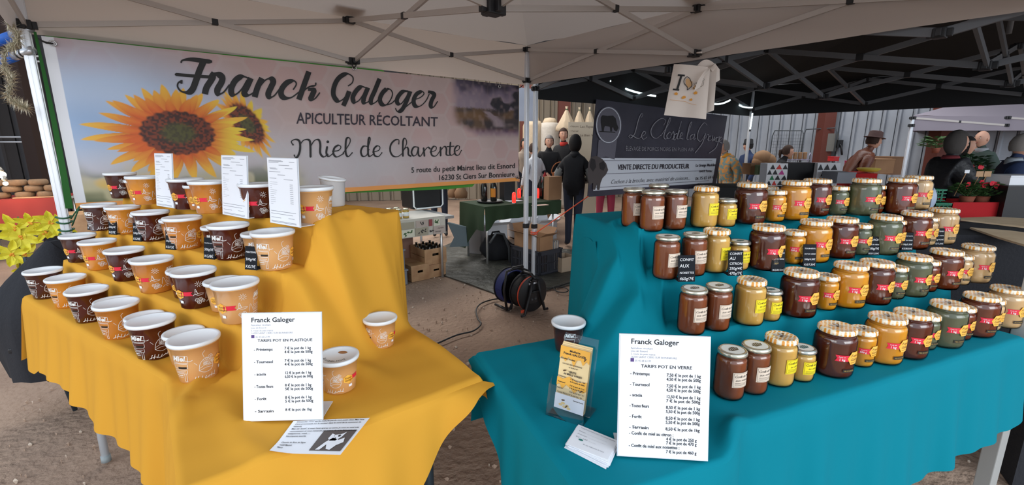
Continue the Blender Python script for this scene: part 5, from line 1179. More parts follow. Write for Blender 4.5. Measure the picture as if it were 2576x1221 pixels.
bagm = mat('unbleached cotton', lin(226, 214, 204), .9, bump=('noise', 300, .2, .001))
b = MB(); b.grid(lambda i, j: bg_(i / 16, j / 18), 16, 18); b.grid(lambda i, j: bg_(i / 16, j / 18, -.012), 16, 18, flip=True); b.build('front_panel', bagm, t, world=True)
def bg2(s, r): 
    u = 1752 + 52 * s + (-8 * r) * 1; v = (150 + 18 * (s - .5) ** 2 * 4) * (1 - r) + (278 + 18 * (1 - s)) * r; return onplane(u, v, T0 - NB * .03, NB) + NB * .008 * math.sin(s * 6 + r * 3)
b = MB(); b.grid(lambda i, j: bg2(i / 10, j / 16), 10, 16); b.build('back_panel', bagm, t, world=True)
b = MB()
hp = [bg_(.72, .45, .03), bg_(.80, .25, .04), bg_(.93, .08, .04), bg_(1.05, -.04, .02), bg_(1.18, .05, -.01), bg_(1.2, .25, -.02)]
for k in range(len(hp)): b.v += [tuple(hp[k] - Vector((.02, .0, .012))), tuple(hp[k] + Vector((.02, 0, .012)))]
for k in range(len(hp) - 1): b.f.append([2 * k, 2 * k + 2, 2 * k + 3, 2 * k + 1]); b.m.append(0); b.sm.append(True)
b.build('handle', bagm, t, world=True)
MB().tube([J + Vector((0, -.02, 0)), T0 + Vector((.03, 0, .02))], .006).build('hanging_loop', bagm, t, world=True)
def bpx(u, v, o=.006):
    s = (u - 1682) / 97; r = (v - 164) / 131; return bg_(s, r, o)
cz = lambda x, y: (1620 + x / 6.104, 120 + y / 6.104)
def bag_print(lst, m, name='print', o=.006):
    b = MB()
    for kind, pts, w_ in lst:
        P_ = [cz(*p) for p in pts]; v, f = (stroke2d(P_, w_) if kind == 's' else (P_, [tuple(range(len(P_)))])); b.add([bpx(*q, o) for q in v], f)
    return b.build(name, m, t, world=True)
bag_print([('p', [(480, 425), (590, 425), (590, 452), (552, 452), (524, 650), (536, 650), (536, 676), (442, 676), (442, 650), (490, 650), (520, 452), (480, 452)], 0), ('s', [(655, 655), (652, 610), (600, 560), (588, 510), (620, 455), (665, 470), (690, 510), (715, 560), (705, 600), (655, 655)], 1.6)], ink, 'lettering')
bag_print([('p', [(610, 500), (640, 470), (680, 500), (720, 520), (715, 580), (660, 620), (620, 560)], 0), ('p', [(730, 620), (760, 570), (800, 560), (812, 590), (780, 630), (740, 640)], 0)], mat('honey brown print', lin(212, 168, 118), .7), 'heart_print', .0045)
bag_print([('s', [(810, 550), (800, 510), (840, 485), (885, 505), (888, 555), (850, 580), (810, 550)], .7), ('s', [(735, 600), (770, 640)], 1.2), ('s', [(760, 575), (795, 620)], 1.2), ('s', [(785, 555), (812, 590)], 1.0), ('s', [(855, 490), (880, 460), (850, 440)], .5), ('s', [(875, 495), (900, 470), (870, 442)], .5), ('s', [(735, 545), (790, 530), (740, 570)], .6)], ink, 'bee_print')
bag_print([('p', [(470, 720), (500, 700), (525, 720), (520, 745), (480, 745)], 0), ('p', [(585, 780), (610, 745), (640, 745), (648, 775), (600, 800)], 0), ('p', [(705, 790), (735, 770), (748, 790), (740, 812), (712, 812)], 0), ('p', [(750, 690), (780, 660), (810, 668), (808, 700), (770, 710)], 0), ('s', [(425, 825), (560, 828), (650, 830), (700, 850), (815, 868)], .6)], mat('orange print', lin(226, 156, 60), .7), 'drip_print')
# ================= people =================
skin_m = mat('skin', lin(206, 156, 132), .55, sss=.05); eyew = mat('eye white', (.7, .68, .66), .3); pup = mat('pupil', (.02, .015, .01), .2); lip = mat('lips', lin(160, 84, 78), .5)
def seg_d(p, a, b):
    ab = b - a; t = max(0, min(1, (p - a).dot(ab) / max(1e-9, ab.dot(ab)))); return (p - a - ab * t).length
def person(label, P, h, face, top, bottom, hair, hairstyle='short', J=None, lean=0, head_yaw=0, shoe=None, bulk=1.0, hat=None, collar=None, coat=0, legs=True, hands=True, group=None, sleeve=None):
    k = h / 1.7; rz = math.atan2(-face[0], face[1])
    t = thing('person', label, 'person', (P[0], P[1], 0), rz, group)
    D = dict(pelvis=(0, 0, .93), waist=(0, .0, 1.08), chest=(0, .0, 1.27), neck0=(0, -.005, 1.40), neck=(0, .01, 1.47), head=(0, .02, 1.53))
    for s, n in ((-1, 'L'), (1, 'R')):
        D.update({'sh' + n: (s * .150, -.01, 1.345), 'el' + n: (s * .225, -.02, 1.12), 'wr' + n: (s * .215, .10, .90), 'hip' + n: (s * .085, 0, .88), 'kn' + n: (s * .10, .02, .50), 'an' + n: (s * .10, -.01, .09), 'to' + n: (s * .115, .13, .04)})
    if lean:
        for n in ('waist', 'chest', 'neck0', 'neck', 'head', 'shL', 'shR', 'elL', 'elR', 'wrL', 'wrR'):
            x, y, z = D[n]; z -= .93; c, s_ = math.cos(lean), math.sin(lean); D[n] = (x, y * c + z * s_, .93 - y * s_ + z * c)
    if J: D.update(J)
    R = dict(pelvis=(.165, .125), waist=(.155, .118), chest=(.178, .128), neck0=(.105, .085), neck=(.052, .052), head=(.055, .06), sh=(.084, .084), el=(.064, .064), wr=(.044, .040), hip=(.095, .095), kn=(.062, .062), an=(.045, .05), to=(.04, .03))
    for n in ('pelvis', 'waist', 'chest', 'sh', 'el'): R[n] = (R[n][0] * bulk, R[n][1] * bulk * (1 + coat))
    vs, ed, rad, segs = [], [], [], []
    idx = {}
    def V(n, p, r): idx[n] = len(vs); vs.append(Vector(p) * k); rad.append((r[0] * k, r[1] * k))
    def Eg(a, b_, mi): ed.append((idx[a], idx[b_])); segs.append((vs[idx[a]], vs[idx[b_]], mi, (rad[idx[a]][0] + rad[idx[b_]][0]) / 2))
    for n in ('pelvis', 'waist', 'chest', 'neck0', 'neck', 'head'): V(n, D[n], R[n])
    Eg('pelvis', 'waist', 0); Eg('waist', 'chest', 0); Eg('chest', 'neck0', 0); Eg('neck0', 'neck', 2); Eg('neck', 'head', 2)
    for n in 'LR':
        V('sh' + n, D['sh' + n], R['sh']); V('el' + n, D['el' + n], R['el']); V('wr' + n, D['wr' + n], R['wr'])
        sm_ = 7 if sleeve else 0; Eg('chest', 'sh' + n, 0); Eg('sh' + n, 'el' + n, sm_); Eg('el' + n, 'wr' + n, sm_)
        w = Vector(D['wr' + n]); d = (w - Vector(D['el' + n])).normalized(); sd = d.cross(Vector((0, 0, 1)))
        sd = sd.normalized() if sd.length > .1 else Vector((1, 0, 0)); cu = sd.cross(d).normalized()
        if hands:
            V('pa' + n, w + d * .055, (.032, .018)); Eg('wr' + n, 'pa' + n, 2)
            for q in range(4):
                o = (q - 1.5) * .019; ln = (.062, .074, .070, .056)[q]
                V(f'f{q}{n}', w + d * .085 + sd * o, (.0095, .0095)); V(f'g{q}{n}', w + d * (.085 + ln * .6) + sd * o * 1.1 - cu * .010, (.0085, .0085)); V(f'h{q}{n}', w + d * (.085 + ln) + sd * o * 1.1 - cu * .030, (.007, .007))
                Eg('pa' + n, f'f{q}{n}', 2); Eg(f'f{q}{n}', f'g{q}{n}', 2); Eg(f'g{q}{n}', f'h{q}{n}', 2)
            sg = 1 if n == 'L' else -1
            V('t' + n, w + d * .05 + sd * .038 * sg - cu * .01, (.011, .011)); V('u' + n, w + d * .085 + sd * .05 * sg - cu * .02, (.009, .009)); Eg('pa' + n, 't' + n, 2); Eg('t' + n, 'u' + n, 2)
        if legs:
            V('hip' + n, D['hip' + n], R['hip']); V('kn' + n, D['kn' + n], R['kn']); V('an' + n, D['an' + n], R['an']); V('to' + n, D['to' + n], R['to'])
            Eg('pelvis', 'hip' + n, 1); Eg('hip' + n, 'kn' + n, 1); Eg('kn' + n, 'an' + n, 1); Eg('an' + n, 'to' + n, 3)
    me = bpy.data.meshes.new('p'); me.from_pydata([tuple(v) for v in vs], ed, []); o = bpy.data.objects.new('p', me); C.objects.link(o)
    o.modifiers.new('s', 'SKIN'); o.modifiers.new('d', 'SUBSURF').levels = 2 if h > 1.5 and P[1] < 7 else 1
    for i, sv in enumerate(me.skin_vertices[0].data): sv.radius = rad[i]; sv.use_root = (i == 0)
    dg = bpy.context.evaluated_depsgraph_get(); ev = o.evaluated_get(dg); em = bpy.data.meshes.new_from_object(ev)
    b = MB(); vv = [v.co.copy() for v in em.vertices]; b.v = [tuple(v) for v in vv]
    for p in em.polygons:
        c = sum((vv[i] for i in p.vertices), Vector()) / len(p.vertices)
        mi = min(segs, key=lambda s: seg_d(c, s[0], s[1]) - s[3])[2]
        if mi == 1 and coat and c.z > .72 * k: mi = 0
        b.f.append(list(p.vertices)); b.m.append(mi); b.sm.append(True)
    bpy.data.objects.remove(o); bpy.data.meshes.remove(me); bpy.data.meshes.remove(em)
    # head with a face
    hc = (Vector(D['head']) + Vector((0, .015, .075))) * k; Rz = Matrix.Rotation(head_yaw, 4, 'Z') @ Matrix.Rotation(-lean * .35, 4, 'X'); hs = k * 1.02
    def hp(x, y, z): return hc + (Rz @ Vector((x * hs, y * hs, z * hs)))
    n1, n2 = 20, 16
    def hv(i, j):
        th = math.pi * j / n2; ph = 2 * math.pi * i / n1; x = math.sin(th) * math.sin(ph); y = math.sin(th) * math.cos(ph); z = math.cos(th)
        X_ = x * .078 * (1 - .32 * max(0, -z) ** 1.4); Y_ = y * .096 * (1 - .12 * max(0, -z)) + (.012 * max(0, -z) if y > 0 else 0); Z_ = z * .118
        if y > .3: Y_ += .017 * math.exp(-(x / .16) ** 2) * math.exp(-((z + .12) / .14) ** 2) + .006 * math.exp(-((z - .28) / .12) ** 2) + .008 * math.exp(-((z + .85) / .15) ** 2)
        return hp(X_, Y_, Z_)
    b.grid(hv, n1, n2, mi=2)
    def lump(x, y, z, r, mi):
        q = MB().ball((0, 0, 0), r, 8, 6); q.v = [tuple(hp(x + a, y + c_, z + e)) for a, c_, e in q.v]; b.add(q.v, q.f, mi, True)
    for s in (-1, 1):
        lump(s * .030, .083, .012, (.013, .008, .007), 4); lump(s * .030, .0895, .012, (.005, .004, .005), 5); lump(s * .079, .0, -.005, (.010, .018, .028), 2); lump(s * .030, .087, .032, (.018, .005, .004), 5)
    lump(0, .090, -.055, (.022, .008, .006), 6); lump(0, .106, -.020, (.012, .010, .011), 2)
    b.build('body', [top, bottom, skin_m, shoe or black_pl, eyew, pup, lip, sleeve or top], t)
    if hairstyle != 'bald' or hat:
        hb = MB(); g = []
        if hairstyle != 'bald':
            q1, q2 = 28, 18; lowz = {'short': -.35, 'bob': -.82, 'pony': -.4, 'fringe': -.1, 'ring': -.3}[hairstyle]; rr = random.Random(len(label))
            wv = [[1 + .035 * rr.random() for _ in range(q2 + 1)] for _ in range(q1 + 1)]; wv[q1] = wv[0]
            pts = {}
            for i in range(q1 + 1):
                for j in range(q2 + 1):
                    th = math.pi * j / q2; ph = 2 * math.pi * i / q1; x = math.sin(th) * math.sin(ph); y = math.sin(th) * math.cos(ph); z = math.cos(th); s = wv[i][j] * (1.14 if hairstyle in ('bob',) else 1.09)
                    pts[i, j] = (x, y, z, hp(x * .082 * s, y * .098 * s - .006, (z * .118 if z > 0 else z * .118 * (1.05 if hairstyle == 'bob' else 1)) * s + .004))
            fs = []
            for i in range(q1):
                for j in range(q2):
                    x, y, z, _ = pts[i, j]
                    if z < lowz or (y > .28 and z < .52) or (y > .0 and z < .25 and abs(x) < .92 and hairstyle != 'bob') or (hairstyle == 'ring' and z > .35): continue
                    fs.append([(i * (q2 + 1) + j), ((i + 1) * (q2 + 1) + j), ((i + 1) * (q2 + 1) + j + 1), (i * (q2 + 1) + j + 1)])
            hb.add([pts[i, j][3] for i in range(q1 + 1) for j in range(q2 + 1)], fs, smooth=True)
            if hairstyle == 'pony': hb.tube([hp(0, -.09, .03), hp(0, -.135, .0), hp(0, -.13, -.07), hp(0, -.11, -.15)], [.026 * k, .034 * k, .028 * k, .008 * k], 8)
            hb.build('hair', hair, t)
        if hat:
            b2 = MB(); kind, hm_ = hat
            prof = [(.0, .150), (.055, .150), (.080, .135), (.088, .055), (.094, .050)] + ([(.128, .040), (.132, .046), (.090, .062)] if kind == 'brim' else [(.097, .03), (.092, .02)])
            b2.lathe(prof[::-1], 24); b2.v = [tuple(hp(x, y * 1.12 - .006, z)) for x, y, z in b2.v]; b2.build('hat', hm_, t)
    if collar:
        b3 = MB(); c0 = (Vector(D['neck0']) + Vector((0, .0, .03))) * k
        b3.lathe([(.085 * k, -.035 * k), (.080 * k, .02 * k), (.066 * k, .045 * k), (.060 * k, .02 * k)], 18); b3.v = [(x + c0.x, y + c0.y, z + c0.z) for x, y, z in b3.v]; b3.build('collar', collar, t)
    if coat:
        b4 = MB(); pz = Vector(D['pelvis']) * k
        b4.lathe([(.150 * k * bulk, .10 * k), (.168 * k * bulk, -.02 * k), (.175 * k * bulk, -.22 * k), (.165 * k * bulk, -.222 * k)], 22); b4.v = [(x + pz.x, y * .78 + pz.y, z + pz.z) for x, y, z in b4.v]; b4.build('coat_skirt', top, t)
    return t
fab = lambda n, c, **k: mat(n, lin(*c), .85, bump=('noise', 40, .3, .01), **k)
blackc = fab('black coat', (22, 22, 26)); jeans = fab('dark jeans', (34, 40, 56)); navy = fab('navy quilted jacket', (40, 56, 92)); greyj = fab('grey green sleeve', (118, 120, 118)); whitej = fab('white jacket', (206, 208, 214))
redc = fab('red trim', (190, 52, 44)); leath = mat('brown leather', lin(112, 62, 42), .4, bump=('noise', 30, .4, .01)); hgrey = fab('grey hair', (74, 70, 68)); hblack = fab('black hair', (24, 20, 20)); hbrown = fab('brown hair', (58, 38, 28)); hwhite = fab('white grey hair', (140, 134, 130)); pink = fab('crimson trousers', (156, 48, 72))
multi = mat('patchwork print coat', lin(214, 150, 80), .8, noise=(22, lin(120, 150, 150), 1, .45, .55)); dkgreen = fab('dark green fleece', (52, 66, 60))
def PP(u, v, t): p = atd(u, v, t); return (p.x, p.y), p.z
p, h = PP(1447, 345, 6.2)
person('woman seen from behind in black vest with grey sleeves, behind the stall table', p, h, (.25, 1), blackc, jeans, hblack, 'bob', J={'elL': (-.26, .02, 1.10), 'elR': (.26, .02, 1.10), 'wrL': (-.14, .24, 1.02), 'wrR': (.14, .24, 1.02), 'knL': (-.07, .02, .5), 'knR': (.07, .02, .5), 'anL': (-.07, 0, .09), 'anR': (.07, 0, .09)}, bulk=1.22, collar=blackc, sleeve=greyj)
p, h = PP(1419, 327, 8.8); person('man in black jacket with red edging behind the green table', p, h, (-.5, -1), blackc, jeans, hbrown, 'short', head_yaw=.5, bulk=1.1, collar=redc)
p, h = PP(1381, 345, 8.2); pw = person('grey haired woman in dark coat holding a wicker basket', p, h, (.1, -1), blackc, blackc, hwhite, 'short', J={'elL': (-.24, .02, 1.12), 'wrL': (-.12, .20, 1.04), 'elR': (.24, .02, 1.12), 'wrR': (.10, .22, 1.02)}, coat=.25, bulk=1.05)
p2 = Vector((p[0] + .16, p[1] - .30, 0))
bk = thing('wicker_basket', 'round wicker basket with hoop handle held by the grey haired woman', 'basket', (p2.x + .02, p2.y, .80)); wick = mat('wicker', lin(160, 96, 54), .7, bump=('wave', 60, .6, .01))
MB().lathe([(0, 0), (.10, 0), (.15, .14), (.155, .15), (.145, .148), (.095, .01), (0, .01)], 22).build('bowl', wick, bk)
MB().tube([(.15 * math.cos(a), 0, .14 + .19 * math.sin(a)) for a in np.linspace(0, math.pi, 13)], .010).build('handle', wick, bk)
p, h = PP(1344, 364, 8.0); person('person in white jacket seen between the two tent poles', p, h, (-.6, 1), whitej, jeans, hbrown, 'short', bulk=1.1)
p, h = PP(1318, 352, 9.4); person('person in beige coat just left of the centre tent pole', p, h, (.5, -1), fab('beige coat', (150, 134, 120)), jeans, hblack, 'short', bulk=1.1)
p, h = PP(1852, 357, 7.6); person('white haired woman in colourful patchwork coat leaning left behind the jars', p, h * 1.03, (-1, -.2), multi, multi, hwhite, 'short', lean=.38, coat=.3, bulk=1.15, collar=fab('orange scarf', (224, 150, 40)))
p, h = PP(1886, 356, 8.8); person('man in navy jacket and black beanie behind the patchwork coat', p, h, (-1, -.3), navy, jeans, hblack, 'short', hat=('beanie', blackc), bulk=1.1)
p, h = PP(1824, 372, 9.6); person('small figure in dark olive jacket left of the patchwork coat', p, h, (-1, 0), fab('olive jacket', (58, 60, 34)), jeans, hblack, 'short')
p, h = PP(1958, 371, 7.8); person('dark haired girl with ponytail in black top behind the paper bag rack', p, h * 1.02, (1, -.35), blackc, blackc, hbrown, 'pony', lean=.25)
p, h = PP(2152, 347, 7.0); person('man in brown leather jacket and felt hat leaning over a red table', p, h * 1.07, (1, -.15), leath, jeans, hbrown, 'short', lean=.42, hat=('brim', fab('brown felt', (74, 48, 44))), J=None, bulk=1.1)
p, h = PP(2404, 338, 4.55); person('grey haired woman in black padded coat holding plant tags', p, h, (1, -.1), mat('black padded coat', (.014, .014, .018), .5, bump=('noise', 18, .5, .02)), jeans, hgrey, 'bob', J={'elL': (-.20, .10, 1.12), 'wrL': (-.10, .34, 1.10), 'elR': (.20, .10, 1.12), 'wrR': (.12, .36, 1.12)}, coat=.35, bulk=1.2, collar=fab('burgundy scarf', (120, 40, 48)))
p, h = PP(2478, 334, 6.6); person('bald man in dark green fleece under the lilac tent', p, h, (-1, -.2), dkgreen, jeans, hgrey, 'bald', bulk=1.15, collar=fab('checked collar', (150, 152, 156)))
p, h = PP(2425, 350, 5.6); person('dark haired person between the grey haired woman and the bald man', p, h, (1, -.6), blackc, jeans, hblack, 'bob')
p, h = PP(2568, 345, 4.6); person('man in navy blue jacket at the right edge of the picture', p, h, (.8, -.5), navy, jeans, hwhite, 'short', bulk=1.25, J={'elL': (-.27, .04, 1.12), 'wrL': (-.20, .22, 1.0)}, collar=fab('pale shirt collar', (170, 180, 190)))
p, h = PP(1530, 352, 6.9); person('person in crimson trousers hidden behind the black banner', p, 1.5, (.2, 1), pink, pink, hbrown, 'short', bulk=1.1)
p, h = PP(1100, 365, 7.0); person('seated customer in dark clothes glimpsed under the white banner', (p[0], p[1]), 1.4, (.2, -1), jeans, jeans, hbrown, 'short')
# ================= neighbouring stall in the middle =================
AE = math.atan2(.627, .779)
def obox(b, P, ang, w, d, h, bev=0, mi=None):   # box whose near-left corner is P, w along ang, d away
    X = Matrix.Translation(Vector(P)) @ Matrix.Rotation(ang, 4, 'Z'); return b.box(0, w, 0, d, 0, h, bev=bev, mi=mi, X=X)
def world_box(name, m, P, ang, w, d, h, parent=None, bev=0):
    return obox(MB(), P, ang, w, d, h, bev).build(name, m, parent, world=True)
G = lambda u, v: onz(u, v, 0)
# tarpaulin
tarp = mat('black tarpaulin', lin(62, 62, 56), .5, noise=(3, lin(98, 98, 88), 9, .55, .75), bump=('noise', 9, .8, .05))
pp = [G(1118, 696), G(1180, 716), G(1262, 748), G(1330, 742), G(1442, 716), G(1560, 640), G(1150, 605), G(1080, 640)]
b = MB(); b.add([q + Vector((0, 0, .012)) for q in pp] + [q + Vector((0, 0, .004)) for q in pp], [tuple(range(8)), tuple(range(15, 7, -1))] + [((i + 1) % 8, i, i + 8, (i + 1) % 8 + 8) for i in range(8)])
tag(b.build('tarpaulin', tarp), 'creased black tarpaulin on the ground under the neighbouring stall', 'tarpaulin')
# oilcloth table
O1 = onz(1118, 545, .68); T0_ = O1 - BD * 1.5
t = thing('oilcloth_table', 'market table covered in botanical print oilcloth, left of the black tarpaulin', 'table', T0_ - Vector((0, 0, .68)))
oil = mat('oilcloth', lin(206, 202, 194), .4)
nb = -BN
world_box('tabletop', mat('grey board', lin(150, 150, 150), .5), T0_ + Vector((0, 0, -.03)), AE, 1.62, .62, .03, t)
b = MB(); b.grid(lambda i, j: T0_ + BN * (.012 + .004 * math.sin(i * 1.1)) + BD * (1.5 * i / 30) + Vector((0, 0, .012 - .19 * j / 4)), 30, 4); b.grid(lambda i, j: T0_ + BD * (1.5 * i / 30) + nb * (.55 * j / 4) - BN * -.012 + Vector((0, 0, .012)), 30, 4, flip=True); b.build('oilcloth', oil, t, world=True)
def onc(x, z, o=.016): return T0_ + BD * x + BN * (o + .004) + Vector((0, 0, z))
def rect(b, x0, x1, z0, z1, mi=0, o=.016): b.add([onc(x0, z0, o), onc(x1, z0, o), onc(x1, z1, o), onc(x0, z1, o)], [(0, 1, 2, 3)], mi)
b = MB()
for x0, x1, z0, z1, mi in ((.98, 1.13, -.17, -.09, 0), (1.14, 1.29, -.17, -.085, 1), (1.30, 1.34, -.08, -.01, 2), (1.15, 1.29, -.08, -.01, 3), (.99, 1.13, -.085, -.015, 1), (1.355, 1.43, -.085, -.01, 0), (1.35, 1.49, -.17, -.09, 3)): rect(b, x0, x1, z0, z1, mi)
b.build('picture_print', [mat('print cream', lin(222, 222, 206), .5), mat('print taupe', lin(170, 164, 148), .5), mat('print maroon', lin(150, 70, 76), .5), mat('print pink grey', lin(190, 176, 170), .5)], t, world=True)
b = MB(); r = random.Random(5)
for x0, z0, mi in ((1.05, -.125, 0), (1.03, -.14, 0), (1.08, -.115, 0), (1.39, -.04, 0), (1.41, -.055, 0), (1.2, -.13, 1), (1.24, -.12, 1), (1.33, -.13, 1), (1.22, -.045, 1)):
    for q in range(4): v, f = ell2d(x0 + r.uniform(-.02, .02), z0 + r.uniform(-.012, .012), .012, .006, 8, r.random() * 3); b.add([onc(x, z, .018) for x, z in v], f, mi)
for s, x0, z0, sz in (('marché', 1.40, -.12, .024), ('fermier', 1.37, -.155, .024), ('Carottes', 1.16, -.165, .012), ('persil', 1.01, -.165, .010)):
    v, f = text2d(s, sz, 0, .2); b.add([onc(x0 + x, z0 + z, .018) for x, z in v], f, 1)
b.build('plant_print', [mat('print green', lin(72, 112, 68), .6), mat('print charcoal', lin(66, 62, 62), .6)], t, world=True)
for x, y in ((1.47, .03), (1.47, .5), (.03, .03)): q = T0_ + BD * x + nb * y; MB().tube([Vector((q.x, q.y, .66)), Vector((q.x, q.y, 0))], .014).build('leg', alu, t, world=True)
# curtain like cloth under the table
b = MB(); b.grid(lambda i, j: T0_ + BD * (.6 + .75 * i / 16) + nb * (.45 + .02 * math.sin(i * 1.7)) + Vector((0, 0, -.17 - .48 * j / 6)), 16, 6)
o = b.build('hanging_cloth', mat('rose beige cloth', lin(150, 116, 102), .8)); tag(o, 'rose beige cloth hanging under the oilcloth table', 'cloth')
# wooden crates
def crate(name, label, P, ang, w, d, h, lid=False, fill=None):
    t = thing(name, label, 'crate', P, ang); th = .012
    for y in (0, d - th):   # end boards with hand hole (built as four strips)
        b = MB(); hw, hh_, hz = w * .30, h * .16, h * .62
        b.box(0, w, y, y + th, 0, hz - hh_ / 2); b.box(0, w, y, y + th, hz + hh_ / 2, h); b.box(0, w / 2 - hw / 2, y, y + th, hz - hh_ / 2, hz + hh_ / 2); b.box(w / 2 + hw / 2, w, y, y + th, hz - hh_ / 2, hz + hh_ / 2); b.build('end_board', wood, t)
    for x in (0, w - th):
        for k in range(2): MB().box(x, x + th, th, d - th, .003 + k * h * .5, h * .5 * (k + 1) - .003).build('side_board', wood, t)
    MB().box(th, w - th, th, d - th, 0, .01).build('base_board', wood, t)
    MB().box(th, w - th, d * .5, d * .51, .01, h * .9).build('inner_shade', mat('crate inside shade', (.02, .016, .012), .9), t)  # near-black sheet stands in for the shade within the boards
    if lid: MB().box(-.004, w + .004, -.004, d + .004, h, h + .012, bev=.002).build('lid_board', wood, t)
    return t
gA = G(1075, 702); gB = G(1036, 711)
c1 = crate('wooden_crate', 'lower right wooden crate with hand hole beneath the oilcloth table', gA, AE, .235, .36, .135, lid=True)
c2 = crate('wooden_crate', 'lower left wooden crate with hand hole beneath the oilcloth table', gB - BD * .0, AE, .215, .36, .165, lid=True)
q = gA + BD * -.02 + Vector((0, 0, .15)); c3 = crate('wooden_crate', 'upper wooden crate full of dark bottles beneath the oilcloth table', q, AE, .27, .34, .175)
bot_m = mat('dark bottle glass', (.012, .012, .010), .12, coat=.5); foil = mat('bottle foil', (.03, .02, .02), .3)
for i in range(3):
    for j in range(4):
        p = q + BD * (.05 + i * .085) + nb * (.05 + j * .078); o = thing('bottle', 'dark wine bottle standing in the upper wooden crate', 'bottle', (p.x, p.y, q.z + .012), 0, 'dark bottles in the upper wooden crate')
        MB().lathe([(0, 0), (.031, 0), (.032, .10), (.030, .125), (.013, .155), (.012, .185), (.014, .187), (.014, .195), (0, .195)], 12).build('bottle_glass', bot_m, o)
# plastic boxes
pb_m = mat('milky storage box', lin(150, 158, 172), .3, glassy=(.25, (.8, .85, .9)))
def pbox(label, P, w, d, h, latch):
    t = thing('storage_box', label, 'storage box', P, AE)
    b = MB(); th = .006
    for a in ((0, w, 0, th, 0, h), (0, w, d - th, d, 0, h), (0, th, 0, d, 0, h), (w - th, w, 0, d, 0, h), (0, w, 0, d, 0, th)): b.box(*a)
    b.build('box_body', pb_m, t); MB().box(-.012, w + .012, -.012, d + .012, h, h + .016, bev=.004).build('lid', pb_m, t)
    MB().box(w * .3, w * .8, -.02, -.006, h - .05, h + .01, bev=.004).build('latch', latch, t); MB().box(w * .25, w * .7, -.002, 0, h * .25, h * .55).build('label_sticker', paper, t)
    MB().box(.02, w - .02, .02, d - .02, .01, h * .7).build('contents', mat('box contents', lin(120, 104, 96), .8), t); return t
P = G(1030, 715) - BD * .32; pbox('lower milky plastic storage box with dark latch beside the wooden crates', P, .30, .34, .15, black_pl)
P = P + Vector((0, 0, .168)) - BD * .0; pbox('upper milky plastic storage box with blue latch beside the wooden crates', P, .28, .32, .20, mat('blue latch', lin(40, 76, 170), .4))
# honey jars and box on the oilcloth table
pal = mat('pale honey', lin(190, 156, 84), .2)
for k, (x, y) in enumerate(((.93, .08), (1.02, .10), (1.10, .10), (.97, .22), (1.06, .24), (.84, .1))):
    p = T0_ + BD * x + nb * y; o = thing('small_jar', 'small jar of pale honey on the oilcloth table', 'jar', (p.x, p.y, .695), 0, 'small pale honey jars on the oilcloth table')
    MB().lathe([(0, 0), (.032, 0), (.034, .01), (.034, .075), (.028, .085)], 16).build('jar_body', pal, o); MB().lathe([(.031, .084), (.031, .098), (0, .098)], 16).build('lid', lid_g, o); MB().lathe([(.0345, .02), (.0345, .06)], 16).build('label', paper, o)
P = onz(1042, 529, .70); t = thing('display_case', 'black display case with rounded white frame on the oilcloth table', 'display case', P, AE)
MB().box(.0, .38, .03, .33, 0, .30, bev=.02).build('case_body', mat('black case', (.008, .009, .010), .5), t)
b = MB(); rr = [(.03, .0), (.35, .0), (.38, .03), (.38, .27), (.35, .30), (.03, .30), (0, .27), (0, .03), (.03, 0)]; b.tube([(x, .0, z + .01) for x, z in rr], .010, 6); b.build('white_frame', white_pl, t)
# green table
g0 = onz(1220, 521, .72); u1 = Vector((.826, .564, 0)).normalized(); v1 = Vector((-u1.y, u1.x, 0)); gcl = mat('dark green cloth', lin(38, 58, 34), .9, bump=('noise', 200, .3, .002))
t = thing('green_table', 'table under a dark green cloth behind the centre tent poles', 'table', (g0.x, g0.y, 0), math.atan2(u1.y, u1.x))
MB().box(.0, 1.15, .0, .6, .69, .715).build('tabletop', tt_m, t)
b = MB(); b.grid(lambda i, j: (-.01 + 1.17 * i / 40, -.01 + .62 * j / 10, .722), 40, 10)
b.grid(lambda i, j: (-.01 + 1.17 * i / 40, -.012 - .03 * j / 6 * (.5 + .5 * math.sin(i * .9)), .722 - (.17 + .12 * (1 - ss(i, 0, 6))) * j / 6), 40, 6, flip=True)
b.grid(lambda i, j: (-.012 - .03 * j / 6 * (.5 + .5 * math.sin(i * .8)), -.01 + .62 * i / 16, .722 - (.29 + .30 * ss(i, 4, 13)) * j / 6), 16, 6); b.build('tablecloth', gcl, t)
for x, y in ((.06, .06), (1.08, .06), (.06, .54), (1.08, .54)): MB().tube([(x, y, .69), (x, y, 0)], .014).build('leg', alu, t)
MB().tube([(.05, -.02, .28), (.12, -.05, .40), (.22, -.06, .38), (.30, -.06, .20), (.31, -.06, .0)], .016).build('curved_leg', mat('grey tube', lin(96, 100, 104), .4, metal=.4), t)
o = MB(); c = [onz(1115, 500, .74)]
# pale star-shaped cloth under it
b = MB(); P = Vector(atd(1160, 590, 5.5)); pts = [(1125, 560), (1172, 572), (1176, 620), (1130, 622), (1142, 598)]
cc = [atd(u, v, 5.75) for u, v in pts]; b.add(cc + [q + Vector((.02, .03, 0)) for q in cc], [tuple(range(5)), tuple(range(9, 4, -1))] + [((i + 1) % 5, i, i + 5, (i + 1) % 5 + 5) for i in range(5)])
tag(b.build('hanging_cloth', mat('blue grey cloth', lin(102, 116, 122), .8)), 'blue grey cloth with pointed edges hanging beside the green table', 'cloth')
